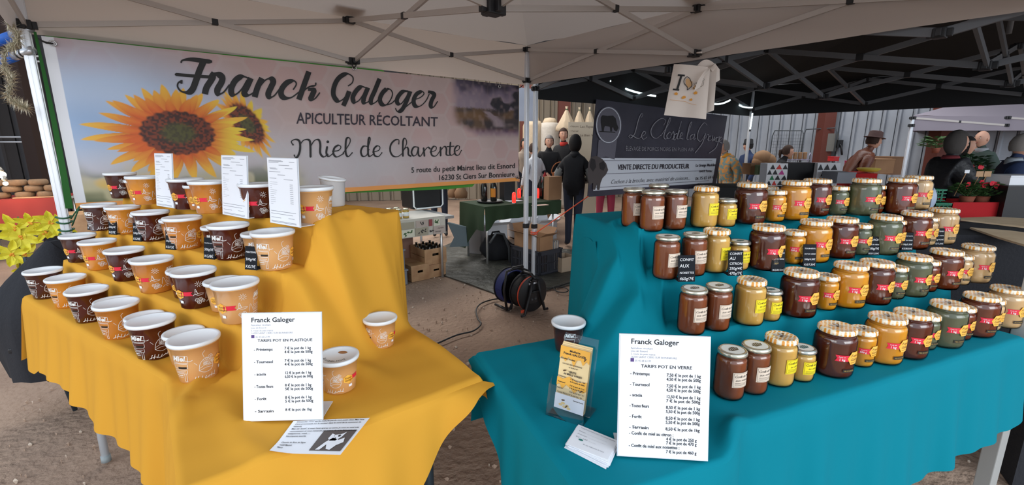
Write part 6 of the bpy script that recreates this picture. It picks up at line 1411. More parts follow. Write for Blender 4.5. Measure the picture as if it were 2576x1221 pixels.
# tray and bottles
p = onz(1232, 507, .735); tr = thing('tray', 'round dark tray with two bottles on the green table', 'tray', p); MB().lathe([(0, .0), (.15, .0), (.165, .014), (.168, .014), (.155, -.004), (0, -.004)][::-1], 28).build('tray_plate', black_pl, tr)
for dx, col_, lb_ in ((-.07, None, 'tall dark swing-top bottle on the round tray, the left one'), (.05, 'o', 'dark bottle with orange label on the round tray')):
    o = thing('bottle', lb_, 'bottle', (p.x + dx, p.y + .0, .742), -.2)
    MB().lathe([(0, 0), (.040, 0), (.042, .01), (.042, .17), (.036, .20), (.016, .245), (.014, .285), (.018, .288), (.018, .305), (0, .305)], 18).build('bottle_glass', bot_m, o)
    MB().tube([(-.018, 0, .285), (-.020, -.01, .315), (.020, -.01, .315), (.018, 0, .285)], .003, 6).build('swing_top', ey, o)
    if col_: b = MB(); put(b, subdiv_rect(-.035, .035, .05, .16), cyl_map(.042, off=.001)); b.build('label', mat('orange label', lin(214, 132, 32), .5), o)
p = onz(1268, 505, .725); t = thing('black_box', 'upright black box on the green table left of the centre poles', 'box', p, .55); MB().box(0, .17, 0, .12, 0, .26, bev=.004).build('box_body', black_pl, t); MB().box(.0, .20, -.14, -.02, -.001, .002).build('card', paper, t)
red_e = mat('red glowing candle glass', lin(226, 50, 40), .3, emit=1.2)
for u, v, wh in ((1306, 500, 'just left of the left centre pole'), (1352, 500, 'right of the centre poles'), (1293, 512, 'leftmost and nearest, before the black box')):
    p = onz(u, v, .725); o = thing('candle_lantern', 'red glass candle lantern on the green table, ' + wh, 'lantern', p, 0, 'red candle lanterns on the green table'); MB().lathe([(0, 0), (.022, 0), (.026, .06), (.024, .12), (.012, .14), (0, .14)], 14).build('red_glass', red_e, o); MB().lathe([(.03, 0), (.03, .008), (0, .008)], 14).build('base', ey, o)
for k, (u, v, dk_) in enumerate(((1345, 500, 0), (1358, 498, 1), (1366, 500, 0))):
    p = onz(u, v, .725); o = thing('bottle', 'dark bottle behind the right centre pole', 'bottle', p, 0, 'dark bottles behind the right centre pole'); MB().lathe([(0, 0), (.036, 0), (.036, .17), (.014, .23), (.014, .29), (0, .29)], 14).build('bottle_glass', bot_m, o)
p = onz(1370, 492, .725); t = thing('gift_figure', 'small red and white Christmas figure on the green table', 'figure', p)
MB().lathe([(0, 0), (.055, .01), (.065, .06), (.05, .12), (.03, .14)], 16).build('white_body', white_pl, t); MB().lathe([(.034, .13), (.05, .15), (.045, .2), (.02, .30), (0, .34)], 14).build('red_hood', fab('red felt', (150, 30, 34)), t)
p = onz(1380, 504, .725); t = thing('paper_bag', 'brown kraft paper bag standing on the green table', 'bag', p, .5)
b = MB(); b.box(0, .20, 0, .12, 0, .30); b.v = [(x + (.01 * math.sin(z * 30)), y, z) for x, y, z in b.v]; b.build('bag_body', card, t); MB().box(.005, .195, .005, .115, .295, .302).build('folded_top', card, t)
p = onz(1345, 519, .725); tag(world_box('leaflet', mat('pale pink leaflet', lin(214, 176, 160), .6), p, .5, .20, .08, .003), 'pale pink leaflet lying on the green table edge', 'leaflet')
for u, v, s in ((1160, 500, 1), (1140, 498, .8)):
    p = onz(u, v, .725); o = thing('gift_bag', 'brown tied cloth pouch on the green table', 'pouch', p, 0, 'brown pouches on the green table'); MB().lathe([(0, 0), (.08 * s, .01), (.09 * s, .08), (.05 * s, .15), (.03 * s, .17), (.06 * s, .22)], 16).build('pouch_body', card, o)
# cartons below
def carton(label, P, ang, w, d, h, m, flaps=True, fl=.12):
    t = thing('carton', label, 'box', P, ang); th = .005
    for a in ((0, w, 0, th), (0, w, d - th, d), (0, th, 0, d), (w - th, w, 0, d)): MB().box(*a, 0, h).build('side_panel', m, t)
    MB().box(0, w, 0, d, 0, th).build('base_panel', m, t); MB().box(.01, w - .01, .01, d - .01, h * .55, h * .56).build('inner_shade', mat('carton inside shade', (.03, .022, .016), .9), t)  # dark inner sheet imitates the shade down in the open box
    if flaps:
        for a0, (x, y), (ux, uy), (nx, ny), L_ in ((.5, (0, 0), (1, 0), (0, -1), w), (.9, (w, 0), (0, 1), (1, 0), d), (1.2, (w, d), (-1, 0), (0, 1), w), (.4, (0, d), (0, -1), (-1, 0), d)):
            b = MB(); c_, s_ = math.cos(a0) * fl, math.sin(a0) * fl
            v = [(x, y, h), (x + ux * L_, y + uy * L_, h), (x + ux * L_ + nx * c_, y + uy * L_ + ny * c_, h + s_), (x + nx * c_, y + ny * c_, h + s_)]; b.add(v + [(q[0], q[1], q[2] + .004) for q in v], [(0, 1, 2, 3), (7, 6, 5, 4), (0, 4, 5, 1), (1, 5, 6, 2), (2, 6, 7, 3), (3, 7, 4, 0)]); b.build('flap', m, t)
    return t
def GB(u, v): q = G(u, v); return Vector((q.x, q.y, .013))
carton('grey white carton standing left of the black bag on the tarpaulin', GB(1176, 640), -.35, .20, .22, .36, mat('grey white card', lin(150, 146, 146), .7), False)
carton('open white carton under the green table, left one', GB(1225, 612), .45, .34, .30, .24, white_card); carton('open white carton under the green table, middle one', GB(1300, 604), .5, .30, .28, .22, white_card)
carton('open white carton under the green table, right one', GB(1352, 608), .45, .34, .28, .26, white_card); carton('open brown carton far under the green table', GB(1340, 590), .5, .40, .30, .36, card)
carton('small brown carton right of the grey vented crate', GB(1412, 690), .6, .22, .2, .17, mat('pale card', lin(170, 150, 128), .8), False)
# black bag
p = GB(1250, 655); t = thing('black_bag', 'soft black bag slumped on the tarpaulin', 'bag', p)
b = MB(); b.ball((0, 0, 0), (.20, .13, .19), 20, 14); b.v = [(x * (1.08 - .15 * (z > .05)) + .008 * math.sin(z * 40), y, max(-.15, z) + .15 + .01 * math.sin(x * 30)) for x, y, z in b.v]; b.build('bag_body', dark_cl, t); MB().tube([(-.07, -.05, .30), (-.05, -.06, .36), (.03, -.06, .37), (.06, -.05, .30)], .012).build('handle', dark_cl, t)
# vented crate with carton and magazines
gc = mat('dark grey crate plastic', lin(48, 50, 58), .5)
K0 = Vector((.30, 4.86, .013)); t = thing('vented_crate', 'dark grey vented plastic crate at the foot of the centre poles', 'crate', K0, AE); w, d, h = .345, .50, .275
def vent(b, L_, fn):
    n = int(L_ / .022)
    for x0, x1 in ((0, .03), (L_ - .03, L_)): fn(x0, x1, 0, h)
    fn(0, L_, 0, .03); fn(0, L_, h - .05, h); fn(0, L_, h * .45, h * .45 + .012); fn(L_ * .36, L_ * .64, .03, h - .05)
    for k in range(1, n): fn(k * L_ / n - .005, k * L_ / n + .005, .03, h - .05)
for y in (0, d - .01):
    b = MB(); vent(b, w, lambda a, c_, e, f, y=y: b.box(a, c_, y, y + .01, e, f)); b.build('end_grille', gc, t)
for x in (0, w - .01):
    b = MB(); vent(b, d, lambda a, c_, e, f, x=x: b.box(x, x + .01, a, c_, e, f)); b.build('side_grille', gc, t)
MB().box(0, w, 0, d, 0, .012).build('base', gc, t); b = MB(); 
for a in ((-.008, w + .008, -.008, .004), (-.008, w + .008, d - .004, d + .008), (-.008, .004, -.008, d + .008), (w - .004, w + .008, -.008, d + .008)): b.box(*a, h - .012, h, bev=.002)
b.build('rim', gc, t)
K1 = K0 + BD * .02 + (-BN) * .02 + Vector((0, 0, .03)); carton('tall open brown carton standing in the dark grey vented crate', K1, AE, .20, .44, .40, card, True, .10)
for k in range(8):
    q = K0 + BD * (.225 + k * .0125) - BN * .03 + Vector((0, 0, .03)); o = world_box('magazine', [mat('magazine pale', lin(176, 172, 168), .5), mat('magazine dark', lin(110, 108, 112), .5), mat('magazine sand', lin(190, 172, 150), .5)][k % 3], q, AE, .010, .24, .33 - .008 * (k % 3)); tag(o, 'magazine standing on edge in the vented crate beside the carton', 'magazine', 'magazines in the dark grey vented crate')
# cable reel
R0 = G(1340, 790); ax = Vector((-.62, .78, 0)).normalized(); rc = Vector((R0.x, R0.y + .03, .172)); t = thing('cable_reel', 'black cable reel with orange cable on an A-shaped stand', 'cable reel', (rc.x, rc.y, 0), math.atan2(ax.y, ax.x))
def disc(name, x0, x1, r, m, z=.172, r0=0, seg=36): b = MB(); b.lathe([(r0, x0), (r * .97, x0), (r, x0 + .003), (r, x1 - .003), (r * .97, x1), (r0, x1)], seg); b.v = [(zz, x, y + z) for x, y, zz in b.v]; return b.build(name, m, t)
disc('front_flange', -.006, .006, .160, black_pl); disc('back_flange', .135, .145, .150, black_pl); disc('drum', .006, .135, .075, black_pl)
oc = mat('orange cable', lin(206, 70, 40), .5)
for k in range(5):
    b = MB(); rr = (.152 if k < 2 else .136) - .001 * k; b.tube([(.014 + k * .010, rr * math.cos(a), .172 + rr * math.sin(a)) for a in np.linspace(0, 6.283, 31)], .0052, 6, cap=False); b.build('cable_turn', oc if k < 2 else mat('black cable', (.014, .014, .015), .5), t)
for k in range(7):
    b = MB(); rr = .134; b.tube([(.066 + k * .010, rr * math.cos(a), .172 + rr * math.sin(a)) for a in np.linspace(0, 6.283, 31)], .0052, 6, cap=False); b.build('cable_turn', mat('black cable', (1, 1, 1)), t)
for xx in (-.03, .165):
    b = MB()
    for s in (-1, 1): b.tube([(xx, s * .03, .30), (xx, s * .06, .17), (xx, s * .115, .012), (xx - .0, s * .15, .012)], .013, 8)
    b.tube([(xx, -.05, .20), (xx, .05, .20)], .010, 6); b.tube([(xx, -.03, .30), (xx, .03, .30)], .012, 8); b.build('stand_frame', black_pl, t)
MB().tube([(-.03, 0, .31), (.02, 0, .345), (.12, 0, .345), (.165, 0, .31)], .014).build('carry_handle', black_pl, t)
b = MB(); b.box(-.012, -.006, -.045, .045, .09, .20, bev=.002); b.build('socket_panel', mat('reel panel', (.02, .02, .022), .35), t)
for y, z in ((-.02, .13), (.02, .13)): b = MB(); b.lathe([(0, 0), (.015, 0), (.015, .004), (.011, .004), (.011, .001), (0, .001)], 16); b.v = [(-.012 - zz, y + x, z + y_) for x, y_, zz in b.v]; b.build('socket', mat('socket ring', (.05, .05, .055), .3), t)
MB().tube([(-.02, -.05, .30), (-.02, .0, .285), (-.02, .05, .30)], .003, 6).build('wire_bail', ey, t); MB().box(-.02, -.004, .10, .14, .03, .055, bev=.004).build('orange_plug', oc, t); MB().box(-.009, -.0062, -.05, .05, .262, .280).build('white_sticker', paper, t)
rb2 = R0 + ax * .21 + Vector((.0, .0, 0)); t = thing('cable_reel', 'blue drum cable reel standing behind the black cable reel', 'cable reel', (rb2.x - .02, rb2.y, 0), math.atan2(ax.y, ax.x))
blu = mat('blue cable', lin(36, 48, 110), .5)
disc('back_flange', .10, .11, .165, black_pl, .19)
for k in range(9): b = MB(); b.tube([(.012 + k * .010, .150 * math.cos(a), .19 + .150 * math.sin(a)) for a in np.linspace(0, 6.283, 31)], .0062, 6, cap=False); b.build('cable_turn', blu, t)
b = MB(); b.tube([(-.03, -.17, .015), (-.03, -.19, .12), (-.03, -.12, .33), (-.03, .0, .385), (-.03, .12, .36), (-.03, .15, .2), (-.03, .12, .015)], .012); b.tube([(-.03, -.17, .015), (.14, -.17, .015)], .012); b.tube([(-.03, .12, .015), (.14, .12, .015)], .012); b.build('stand_frame', black_pl, t)
MB().tube([(-.03, -.06, .378), (-.03, .06, .378)], .017).build('carry_handle', black_pl, t)
def gcable(px, r, label, m=None):
    pts = [Vector((*onz(u, v, 0).xy, 0)) for u, v in px]; sm = []
    for i in range(len(pts) - 1):
        a, b_, c_, d_ = pts[max(i - 1, 0)], pts[i], pts[i + 1], pts[min(i + 2, len(pts) - 1)]
        for k in range(6): q = k / 6; sm.append(.5 * ((2 * b_) + (c_ - a) * q + (2 * a - 5 * b_ + 4 * c_ - d_) * q * q + (3 * b_ - a - 3 * c_ + d_) * q ** 3))
    sm = [Vector((p.x, p.y, r + .012 + .010 * nz(p.x * 1.7, p.y * 1.9) * 1)) for p in sm]; tag(MB().tube(sm, r, 8).build('power_cable', m or mat('black cable', (1, 1, 1))), label, 'cable')
gcable([(1268, 755), (1240, 758), (1212, 768), (1198, 785), (1203, 808), (1210, 820), (1190, 838), (1150, 850), (1100, 870), (1020, 900)], .0065, 'black cable winding over the earth between the two stalls')
gcable([(1372, 728), (1392, 728), (1430, 716), (1470, 706)], .0055, 'black cable running right from the reel behind the teal cloth'); gcable([(1392, 727), (1400, 737), (1418, 741), (1429, 737), (1424, 729), (1405, 725), (1392, 727)], .0055, 'loop of black cable on the earth right of the reel')
# cream bulk bags and sign behind
bm_ = mat('cream bulk bag', lin(196, 176, 150), .8, bump=('noise', 14, .4, .03)); bw = mat('white bulk bag', lin(190, 182, 172), .8, bump=('noise', 14, .4, .03))
for u, v0, v1, r, m, lb_, tp in ((1383, 305, 420, .24, bw, 'tall white cylindrical bulk bag behind the man with red edging', 0), (1420, 310, 420, .16, bw, 'narrow white bulk bag behind the basket woman', 0), (1340, 300, 420, .22, bm_, 'cream bulk bag half hidden by the centre tent pole', 0),
        (1426, 268, 330, .22, bm_, 'cream gathered sack with green tie, left one above the sign', 1), (1458, 270, 330, .16, bm_, 'cream gathered sack with green tie, middle one above the sign', 1), (1484, 270, 330, .15, bm_, 'cream gathered sack with green tie, right one above the sign', 1)):
    p = atd(u, v0, 10.2 - .5 * tp); zt = p.z; zb_ = 0 if not tp else atd(u, v1, 9.7).z; hh_ = zt - zb_
    o = thing('bulk_bag', lb_, 'sack', (p.x, p.y, zb_)); b = MB()
    if tp:
        b.lathe([(r, 0), (r * .98, hh_ * .15), (r * .6, hh_ * .45), (r * .2, hh_ * .8), (r * .08, hh_ * .88), (r * .14, hh_)], 24); b.v = [(x * (1 + .10 * math.sin(9 * math.atan2(y, x))), y * (1 + .10 * math.sin(9 * math.atan2(y, x))), z) for x, y, z in b.v]; b.build('sack_body', m, o)
        MB().lathe([(r * .10, hh_ * .86), (r * .16, hh_ * .88), (r * .10, hh_ * .90)], 12).build('green_tie', mat('green tie', lin(50, 96, 60), .7), o)
    else: b.lathe([(r * .96, 0), (r, .1), (r, hh_ * .92), (r * .8, hh_ * .98), (0, hh_)], 24); b.build('sack_body', m, o); MB().lathe([(r * .8, hh_ * .95), (r * .5, hh_ * 1.03), (0, hh_ * 1.04)], 20).build('top_cloth', bm_, o)
PS = atd(1428, 375, 9.3); dS = Vector((1, .05, 0)).normalized(); t = thing('sign_board', 'cream board with handwritten French stall names behind the customers', 'sign', (PS.x, PS.y, 0))
b = MB(); Z0, Z1 = atd(1428, 358, 9.3).z - .25, atd(1428, 308, 9.3).z; X = Matrix.Translation((PS.x, PS.y, 0)) @ Matrix.Rotation(.05, 4, 'Z'); b.box(0, .62, 0, .02, 0, Z1, X=X); b.build('board', mat('cream board', lin(196, 184, 164), .7), t, world=True)
b = MB()
for s, x, z, sz in (('• Nature', .03, -.10, .05), ('Les Paysans', .24, -.11, .07), ('• Terroir', .03, -.19, .05), ('• Bio', .03, -.28, .05), ('Le Bien Vivre', .24, -.28, .07)): v, f = text2d(s, sz, 0, .1); b.add([X @ Vector((x + q[0], -.003, Z1 + z + q[1])) for q in v], f)
b.build('lettering', mat('pencil', lin(120, 106, 92), .7), t, world=True)
# hooded arm spot: white panel between the poles
b = MB(); P = atd(1307, 222, 5.6); Q = atd(1352, 302, 5.6); P4_ = [atd(1306, 305, 5.6), atd(1352, 305, 5.6), atd(1352, 225, 5.6), atd(1306, 220, 5.6)]
b.add(P4_ + [q + Vector((0, .01, 0)) for q in P4_], [(0, 1, 2, 3), (7, 6, 5, 4), (0, 4, 5, 1), (1, 5, 6, 2), (2, 6, 7, 3), (3, 7, 4, 0)]); tag(b.build('backdrop_sheet', mat('pale grey panel', lin(176, 178, 190), .6)), 'pale grey panel hanging behind the centre tent poles', 'panel')
# ================= left side: cheese stall =================
cz0 = .78; A0 = onz(-120, 508, cz0); A1 = onz(165, 497, cz0); t = thing('cheese_table', 'table under a brick red cloth with cheeses, far left', 'table', (A1.x, A1.y, 0)); d = (A1 - A0).normalized(); n = Vector((-d.y, d.x, 0)); n = n if n.y > 0 else -n
rc_m = mat('brick red cloth', lin(158, 58, 54), .85)
b = MB(); L_ = (A1 - A0).length; f3 = lambda x, y, z: A0 + d * x + n * y + Vector((0, 0, z))
b.grid(lambda i, j: f3(L_ * i / 30, .6 * j / 4, .004), 30, 4); b.grid(lambda i, j: f3(L_ * i / 30, -.01 - .03 * j / 5 * (.5 + .5 * math.sin(i * .9)), .004 - (.36 + .02 * math.sin(i)) * j / 5), 30, 5, flip=True); b.build('tablecloth', rc_m, t, world=True)
b = MB(); c = [f3(0, 0, -.03), f3(L_, 0, -.03), f3(L_, .58, -.03), f3(0, .58, -.03)]; b.add(c + [q + Vector((0, 0, .03)) for q in c], [(3, 2, 1, 0), (4, 5, 6, 7), (0, 1, 5, 4), (1, 2, 6, 5), (2, 3, 7, 6), (3, 0, 4, 7)]); b.build('tabletop', tt_m, t, world=True)
for x in (.1, L_ - .1):
    for y in (.05, .5): q = f3(x, y, 0); MB().tube([(q.x, q.y, cz0 - .03), (q.x, q.y, 0)], .016).build('leg', alu, t, world=True)
chm = mat('cheese rind', lin(150, 124, 98), .85, noise=(9, lin(118, 94, 72), 5, .3, .75), bump=('noise', 30, .5, .01))
pw_ = (onz(45, 490, cz0) - onz(12, 490, cz0)).length
cr_, ch = .092, .072; o0 = None; row_p = onz(20, 492, cz0 + .003)
names = ['bottom', 'middle', 'top']
xs = [[-25, 15, 63, 110, 152], [-6, 40, 88, 130, 168], [20, 55, 100, 140]]
for lv in range(3):
    for k, u in enumerate(xs[lv]):
        p = onz(u, 489, cz0) ; p = A0 + d * ((p - A0).dot(d)) + n * (.14); z = cz0 + .008 + lv * (ch + .003)
        lb_ = f'round rind cheese in the {names[lv]} layer, number {("one", "two", "three", "four", "five")[k]} from the left of its layer'; lb_ = f'round brown cheese in the {names[lv]} layer of the stack, ' + ('leftmost', 'second from left', 'third from left', 'fourth from left', 'fifth from left')[k]
        o = MB().lathe([(0, 0), (cr_ * .85, 0), (cr_, .018), (cr_ * 1.01, ch / 2), (cr_, ch - .018), (cr_ * .85, ch), (0, ch)], 26).build('cheese', chm, loc=(p.x, p.y, z)); tag(o, lb_, 'cheese', 'cheese wheels stacked on the brick red cloth')
p = f3(L_ - .50, .02, .006); tag(world_box('cutting_board', wood, p, math.atan2(d.y, d.x), .45, .05, .014), 'thin wooden board in front of the stacked cheeses', 'board')
for u, v, e, lb_, pw in ((4, 440, 14, 'bright warm spot lamp above the cheeses', 6), (14, 462, 8, 'small warm lamp just below the brighter one by the cheeses', 2)):
    p = atd(u, v, 5.3); o = thing('spot_lamp', lb_, 'lamp', p); MB().ball((0, 0, 0), .040 if pw > 3 else .024, 12, 8).build('bulb', mat('warm bulb %d' % e, (1, .72, .42), emit=e), o); MB().lathe([(.02, .035), (.026, .05), (.012, .09), (0, .09)], 16).build('lamp_socket', mat('steel shade', (.3, .28, .25), .4, metal=.6), o)
    l = bpy.data.lights.new('lamp_light', 'POINT'); l.energy = pw; l.color = (1, .62, .32); l.shadow_soft_size = .03; lo2 = bpy.data.objects.new('lamp_light', l); C.objects.link(lo2); lo2.parent = o; lo2.location = (0, -.05, -.02)
# rough planks and box behind the left pole
p = onz(170, 545, .66); tag(world_box('plank_crate', wood, (p.x - .1, p.y + .05, .0), AE, .5, .4, .66), 'pale wooden crate behind the foot of the left tent pole', 'crate')
# yellow star flowers garland
yf = mat('yellow petal', lin(226, 214, 60), .6); of = mat('orange stamen', lin(226, 150, 40), .6)
gt = thing('flower_garland', 'garland of yellow star-shaped artificial flowers hanging at the far left', 'garland', atd(50, 600, 3.6)); r = random.Random(4)
for u, v, s in ((52, 598, 1.15), (62, 640, 1.0), (30, 640, .9), (38, 575, .95), (128, 562, .95), (112, 585, .7), (150, 575, .8), (60, 680, .7), (75, 560, .8)):
    c = atd(u, v, 3.7 + r.uniform(-.1, .1)); b = MB(); view = (Vector((0, 0, H)) - c).normalized(); ax1 = view.cross(Vector((0, 0, 1))).normalized(); ax2 = ax1.cross(view); a0 = r.random() * 3
    for k in range(6):
        a = a0 + k * 1.047 + r.uniform(-.2, .2); dr = ax1 * math.cos(a) + ax2 * math.sin(a); sd = view.cross(dr); L_p = .13 * s * r.uniform(.8, 1.2); w_ = .030 * s
        pts = [c, c + dr * L_p * .4 + sd * w_ + view * .02, c + dr * L_p * .75 + sd * w_ * .7 + view * .035, c + dr * L_p + view * .01, c + dr * L_p * .75 - sd * w_ * .7 + view * .03, c + dr * L_p * .4 - sd * w_ + view * .02, c + dr * L_p * .5 + view * .006]
        b.add(pts, [(0, 1, 6), (1, 2, 6), (2, 3, 6), (3, 4, 6), (4, 5, 6), (5, 0, 6)])
    fo = b.build('flower', yf, gt, world=True); b = MB()
    for k in range(5): b.ball(c + view * .03 + Vector((r.uniform(-.015, .015), 0, r.uniform(-.015, .015))), .008, 6, 4)
    b.build('stamen', of, fo, world=True)
MB().tube([atd(45, 545, 3.75), atd(50, 600, 3.75), atd(50, 680, 3.75)], .006).build('stem', mat('olive stem', lin(90, 90, 40), .7), gt, world=True)
# chair with black coat
cb = Vector((-2.40, 2.36, 0)); t = thing('folding_chair', 'dark folding chair behind the left end of the yellow cloth', 'chair', cb, .5)
for x in (-.2, .2):
    for y in (-.17, .17): MB().tube([(x * .5, y * .5, .44), (x * .3, y * .3, 0)], .011).build('leg', tl2, t)
MB().box(-.21, .21, -.19, .19, .43, .455, bev=.006).build('seat', black_pl, t); MB().box(-.21, .21, .18, .20, .62, .84, bev=.006).build('backrest', black_pl, t)
for x in (-.2, .2): MB().tube([(x, .19, .44), (x, .19, .84)], .011).build('back_post', tl2, t)
b = MB()
def coatp(i, j):
    a = 2 * math.pi * i / 28; q = j / 14; z = .93 - .68 * q; r_ = (.06 + .24 * math.sin(min(1, q * 1.8) * math.pi / 2)) * (1 + .06 * math.sin(a * 5 + q * 4) + .04 * math.sin(a * 11)); s_ = 1 if not q > .55 else 1 - .2 * (q - .55)
    return (cb.x + .0 + r_ * 1.15 * math.cos(a) * s_, cb.y + .0 + r_ * .95 * math.sin(a) * s_, z + .03 * math.sin(a * 3))
b.grid(coatp, 28, 14, flip=True); b.add([coatp(i, 0) for i in range(28)], [tuple(range(28))]); o = b.build('coat', dark_cl); tag(o, 'black coat heaped over the chair at the left end of the yellow cloth', 'coat')
sl = MB().tube([atd(150, 880, 2.25), atd(140, 920, 2.27), atd(150, 950, 2.28)], [.07, .06, .05], 12, flat=.7).build('sleeve_end', dark_cl, o, world=True)
# tinsel and blue clamps at the top of the left pole
tin = mat('silver gold tinsel', lin(206, 198, 176), .3, metal=.5); b = MB(); r = random.Random(9); path = [(18, 60), (44, 85), (40, 110), (15, 130), (10, 170), (30, 200), (20, 240), (45, 262), (68, 272)]
sm = smooth_line(path, 22)
for u, v in sm:
    c = atd(u, v, 2.35)
    for k in range(8):
        a = Vector((r.gauss(0, 1), r.gauss(0, 1), r.gauss(0, 1))).normalized() * r.uniform(.025, .05); s_ = a.cross(Vector((0, .3, 1))).normalized() * .003; b.add([c - s_, c + s_, c + a], [(0, 1, 2)])
tag(b.build('tinsel', tin), 'silver gold tinsel garland wound beside the left tent pole', 'tinsel', kind='stuff')
for (u0, v0), (u1, v1), lb_ in (((-40, 118), (76, 72), 'upper blue padded bar with silver bands at the left pole'), ((-40, 168), (82, 126), 'lower blue padded bar with silver bands at the left pole')):
    P, Q = atd(u0, v0, 2.5), atd(u1, v1, 2.45); o = thing('padded_bar', lb_, 'bar', Q); MB().tube([P, P.lerp(Q, .62)], .026, 12).build('blue_sleeve', mat('blue sleeve', lin(20, 90, 180), .5), o, world=True)
    MB().tube([P.lerp(Q, .60), Q], .022, 12).build('silver_sleeve', mat('silver sleeve', lin(196, 198, 204), .3, metal=.6), o, world=True)
    for k in (.72, .80): MB().tube([P.lerp(Q, k), P.lerp(Q, k + .03)], .0235, 12).build('black_band', black_pl, o, world=True)
# ================= right side =================
# trellis frame and electric box on the wall
def wallp(u, v, off): return onplane(u, v, Wp - Wn * (off + .02), Wn)
t = thing('trellis_frame', 'wire trellis frames leaning against the metal wall', 'frame', wallp(2020, 400, .2)); wire = mat('dark wire', lin(70, 74, 78), .5, metal=.4)
for a, c in (((1945, 335), (2022, 335)), ((2024, 332), (2105, 328))):
    b = MB(); b.tube([wallp(a[0] - 12, 415, .3), wallp(a[0] - 2, a[1] + 8, .25), wallp(a[0] + 4, a[1] - 6, .25), wallp(c[0] - 4, c[1] - 6, .25), wallp(c[0], c[1] + 4, .25), wallp(c[0] - 12, 415, .3)], .012, 6); b.build('outer_frame', wire, t, world=True)
b = MB()
for k in range(12): u = 1950 + k * 6; b.tube([wallp(u, 330, .26), wallp(u - 10, 415, .3)], .003, 4)
for k in range(10): v = 340 + k * 8; b.tube([wallp(1944 - k * .8, v, .28), wallp(2022, v, .28)], .003, 4)
tag(b.build('wire_mesh', wire, t, world=True), kind='stuff')
t = thing('electric_cabinet', 'grey electric cabinet mounted on the metal wall', 'cabinet', wallp(2085, 380, .15)); b = MB(); c = [wallp(u, v, .22) for u, v in ((2068, 381), (2098, 381), (2106, 336), (2074, 336))]
b.add(c + [q + Wn * .12 for q in c], [(0, 1, 2, 3), (7, 6, 5, 4), (0, 4, 5, 1), (1, 5, 6, 2), (2, 6, 7, 3), (3, 7, 4, 0)]); b.build('cabinet_body', mat('cabinet grey', lin(96, 94, 90), .5), t, world=True); MB().tube([wallp(2110, 360, .1), wallp(2116, 366, .12), wallp(2118, 390, .1)], .02).build('cable', black_pl, t, world=True)
MB().box(-.06, .06, -.02, .02, -.08, .08).build('plug_box', black_pl, t, loc=tuple(wallp(2112, 362, .1) - wallp(2085, 380, .15)))
# rack of paper bags
P = atd(1972, 402, 8.2); t = thing('wire_rack', 'pale wire rack with brown paper packets behind the girl', 'rack', P); lw_ = mat('lilac wire', lin(170, 164, 190), .4)
e_ = (atd(2036, 402, 8.2) - P); 
for k in (0, 1):
    q = P + e_ * k; MB().tube([q + Vector((-.03, 0, -.25)), q + Vector((-.02, 0, .06)), q + Vector((0, 0, .12)), q + Vector((.03, 0, .06)), q + Vector((.04, 0, -.25))], .008, 6).build('end_hoop', lw_, t, world=True)
b = MB(); b.tube([P, P + e_], .008, 6); b.tube([P + Vector((0, 0, -.14)), P + e_ + Vector((0, 0, -.14))], .008, 6); b.build('shelf_wire', lw_, t, world=True)
for lv, n_ in ((0, 5), (1, 4)):
    for k in range(n_):
        q = P + e_ * ((k + .6) / (n_ + .3)) + Vector((-.03, 0, .012 - lv * .14)); o = tag(MB().box(-.028, .028, -.02, .02, 0, .12 if not lv else .06, bev=.006).build('paper_packet', card, loc=tuple(q)), 'brown paper packet standing in the pale wire rack', 'packet', 'brown paper packets in the wire rack')
# black counter behind the jars
def qbox(name, label, cat, pts, z0, z1, m, names='box_body'):
    t = thing(name, label, cat, (pts[0].x, pts[0].y, z0)); b = MB(); c = [Vector((p.x, p.y, z0)) for p in pts] + [Vector((p.x, p.y, z1)) for p in pts]
    b.add(c, [(3, 2, 1, 0), (4, 5, 6, 7), (0, 1, 5, 4), (1, 2, 6, 5), (2, 3, 7, 6), (3, 0, 4, 7)]); b.build(names, m, t, world=True); return t
def line_t(u0, u1, v, t_, dep): 
    P, Q = atd(u0, v, t_), atd(u1, v, t_); return [P, Q, Q + Vector((.1, dep, 0)), P + Vector((.1, dep, 0))]
t = qbox('counter', 'long black covered counter behind the top row of jars', 'counter', line_t(1790, 2125, 460, 6.2, .7), 0, .86, blk_fab, 'cover')
# shopping bags with triangle print
tri_w = mat('bag white', lin(236, 236, 240), .5)
def tribag(label, px0, px1, v0, v1, t_, cols, nrow, ncol):
    P, Q = atd(px0, v1, t_), atd(px1, v1, t_); zt = atd(px0, v0, t_).z; w = (Q - P).length; d = (Q - P).normalized(); n = Vector((d.y, -d.x, 0)); t = thing('shopping_bag', label, 'bag', P); hh_ = zt - P.z
    b = MB(); f = lambda x, z, o=0: P + d * (x * w * (1 - .0)) + Vector((0, 0, z * hh_)) + n * (o + .01 * math.sin(x * 7 + z * 3))
    b.grid(lambda i, j: f(i / 8, j / 6), 8, 6); b.grid(lambda i, j: f(i / 8, j / 6, -.18), 8, 6, flip=True); b.grid(lambda i, j: f(0, j / 6, -.18 * i / 2), 2, 6, flip=True); b.grid(lambda i, j: f(1, j / 6, -.18 * i / 2), 2, 6); b.build('bag_body', tri_w, t, world=True)
    ms = [mat('triangle black', (.015, .015, .02), .5), mat('triangle red', lin(220, 60, 50), .5), mat('triangle green', lin(30, 130, 80), .5), mat('triangle pink', lin(200, 60, 150), .5)]
    for r_ in range(nrow):
        for c_ in range(ncol):
            x0 = (c_ + (.5 if r_ % 2 else 0)) / (ncol + .5) + .02; z0 = .03 + r_ * .95 / nrow; mi = cols.get((r_, c_), 0); 
            MB().add([f(x0, z0, .004), f(x0 + .9 / (ncol + .5), z0, .004), f(x0 + .45 / (ncol + .5), z0 + .85 / nrow, .004)], [(0, 1, 2)]).build('triangle_print', ms[mi], t, world=True)
    return t
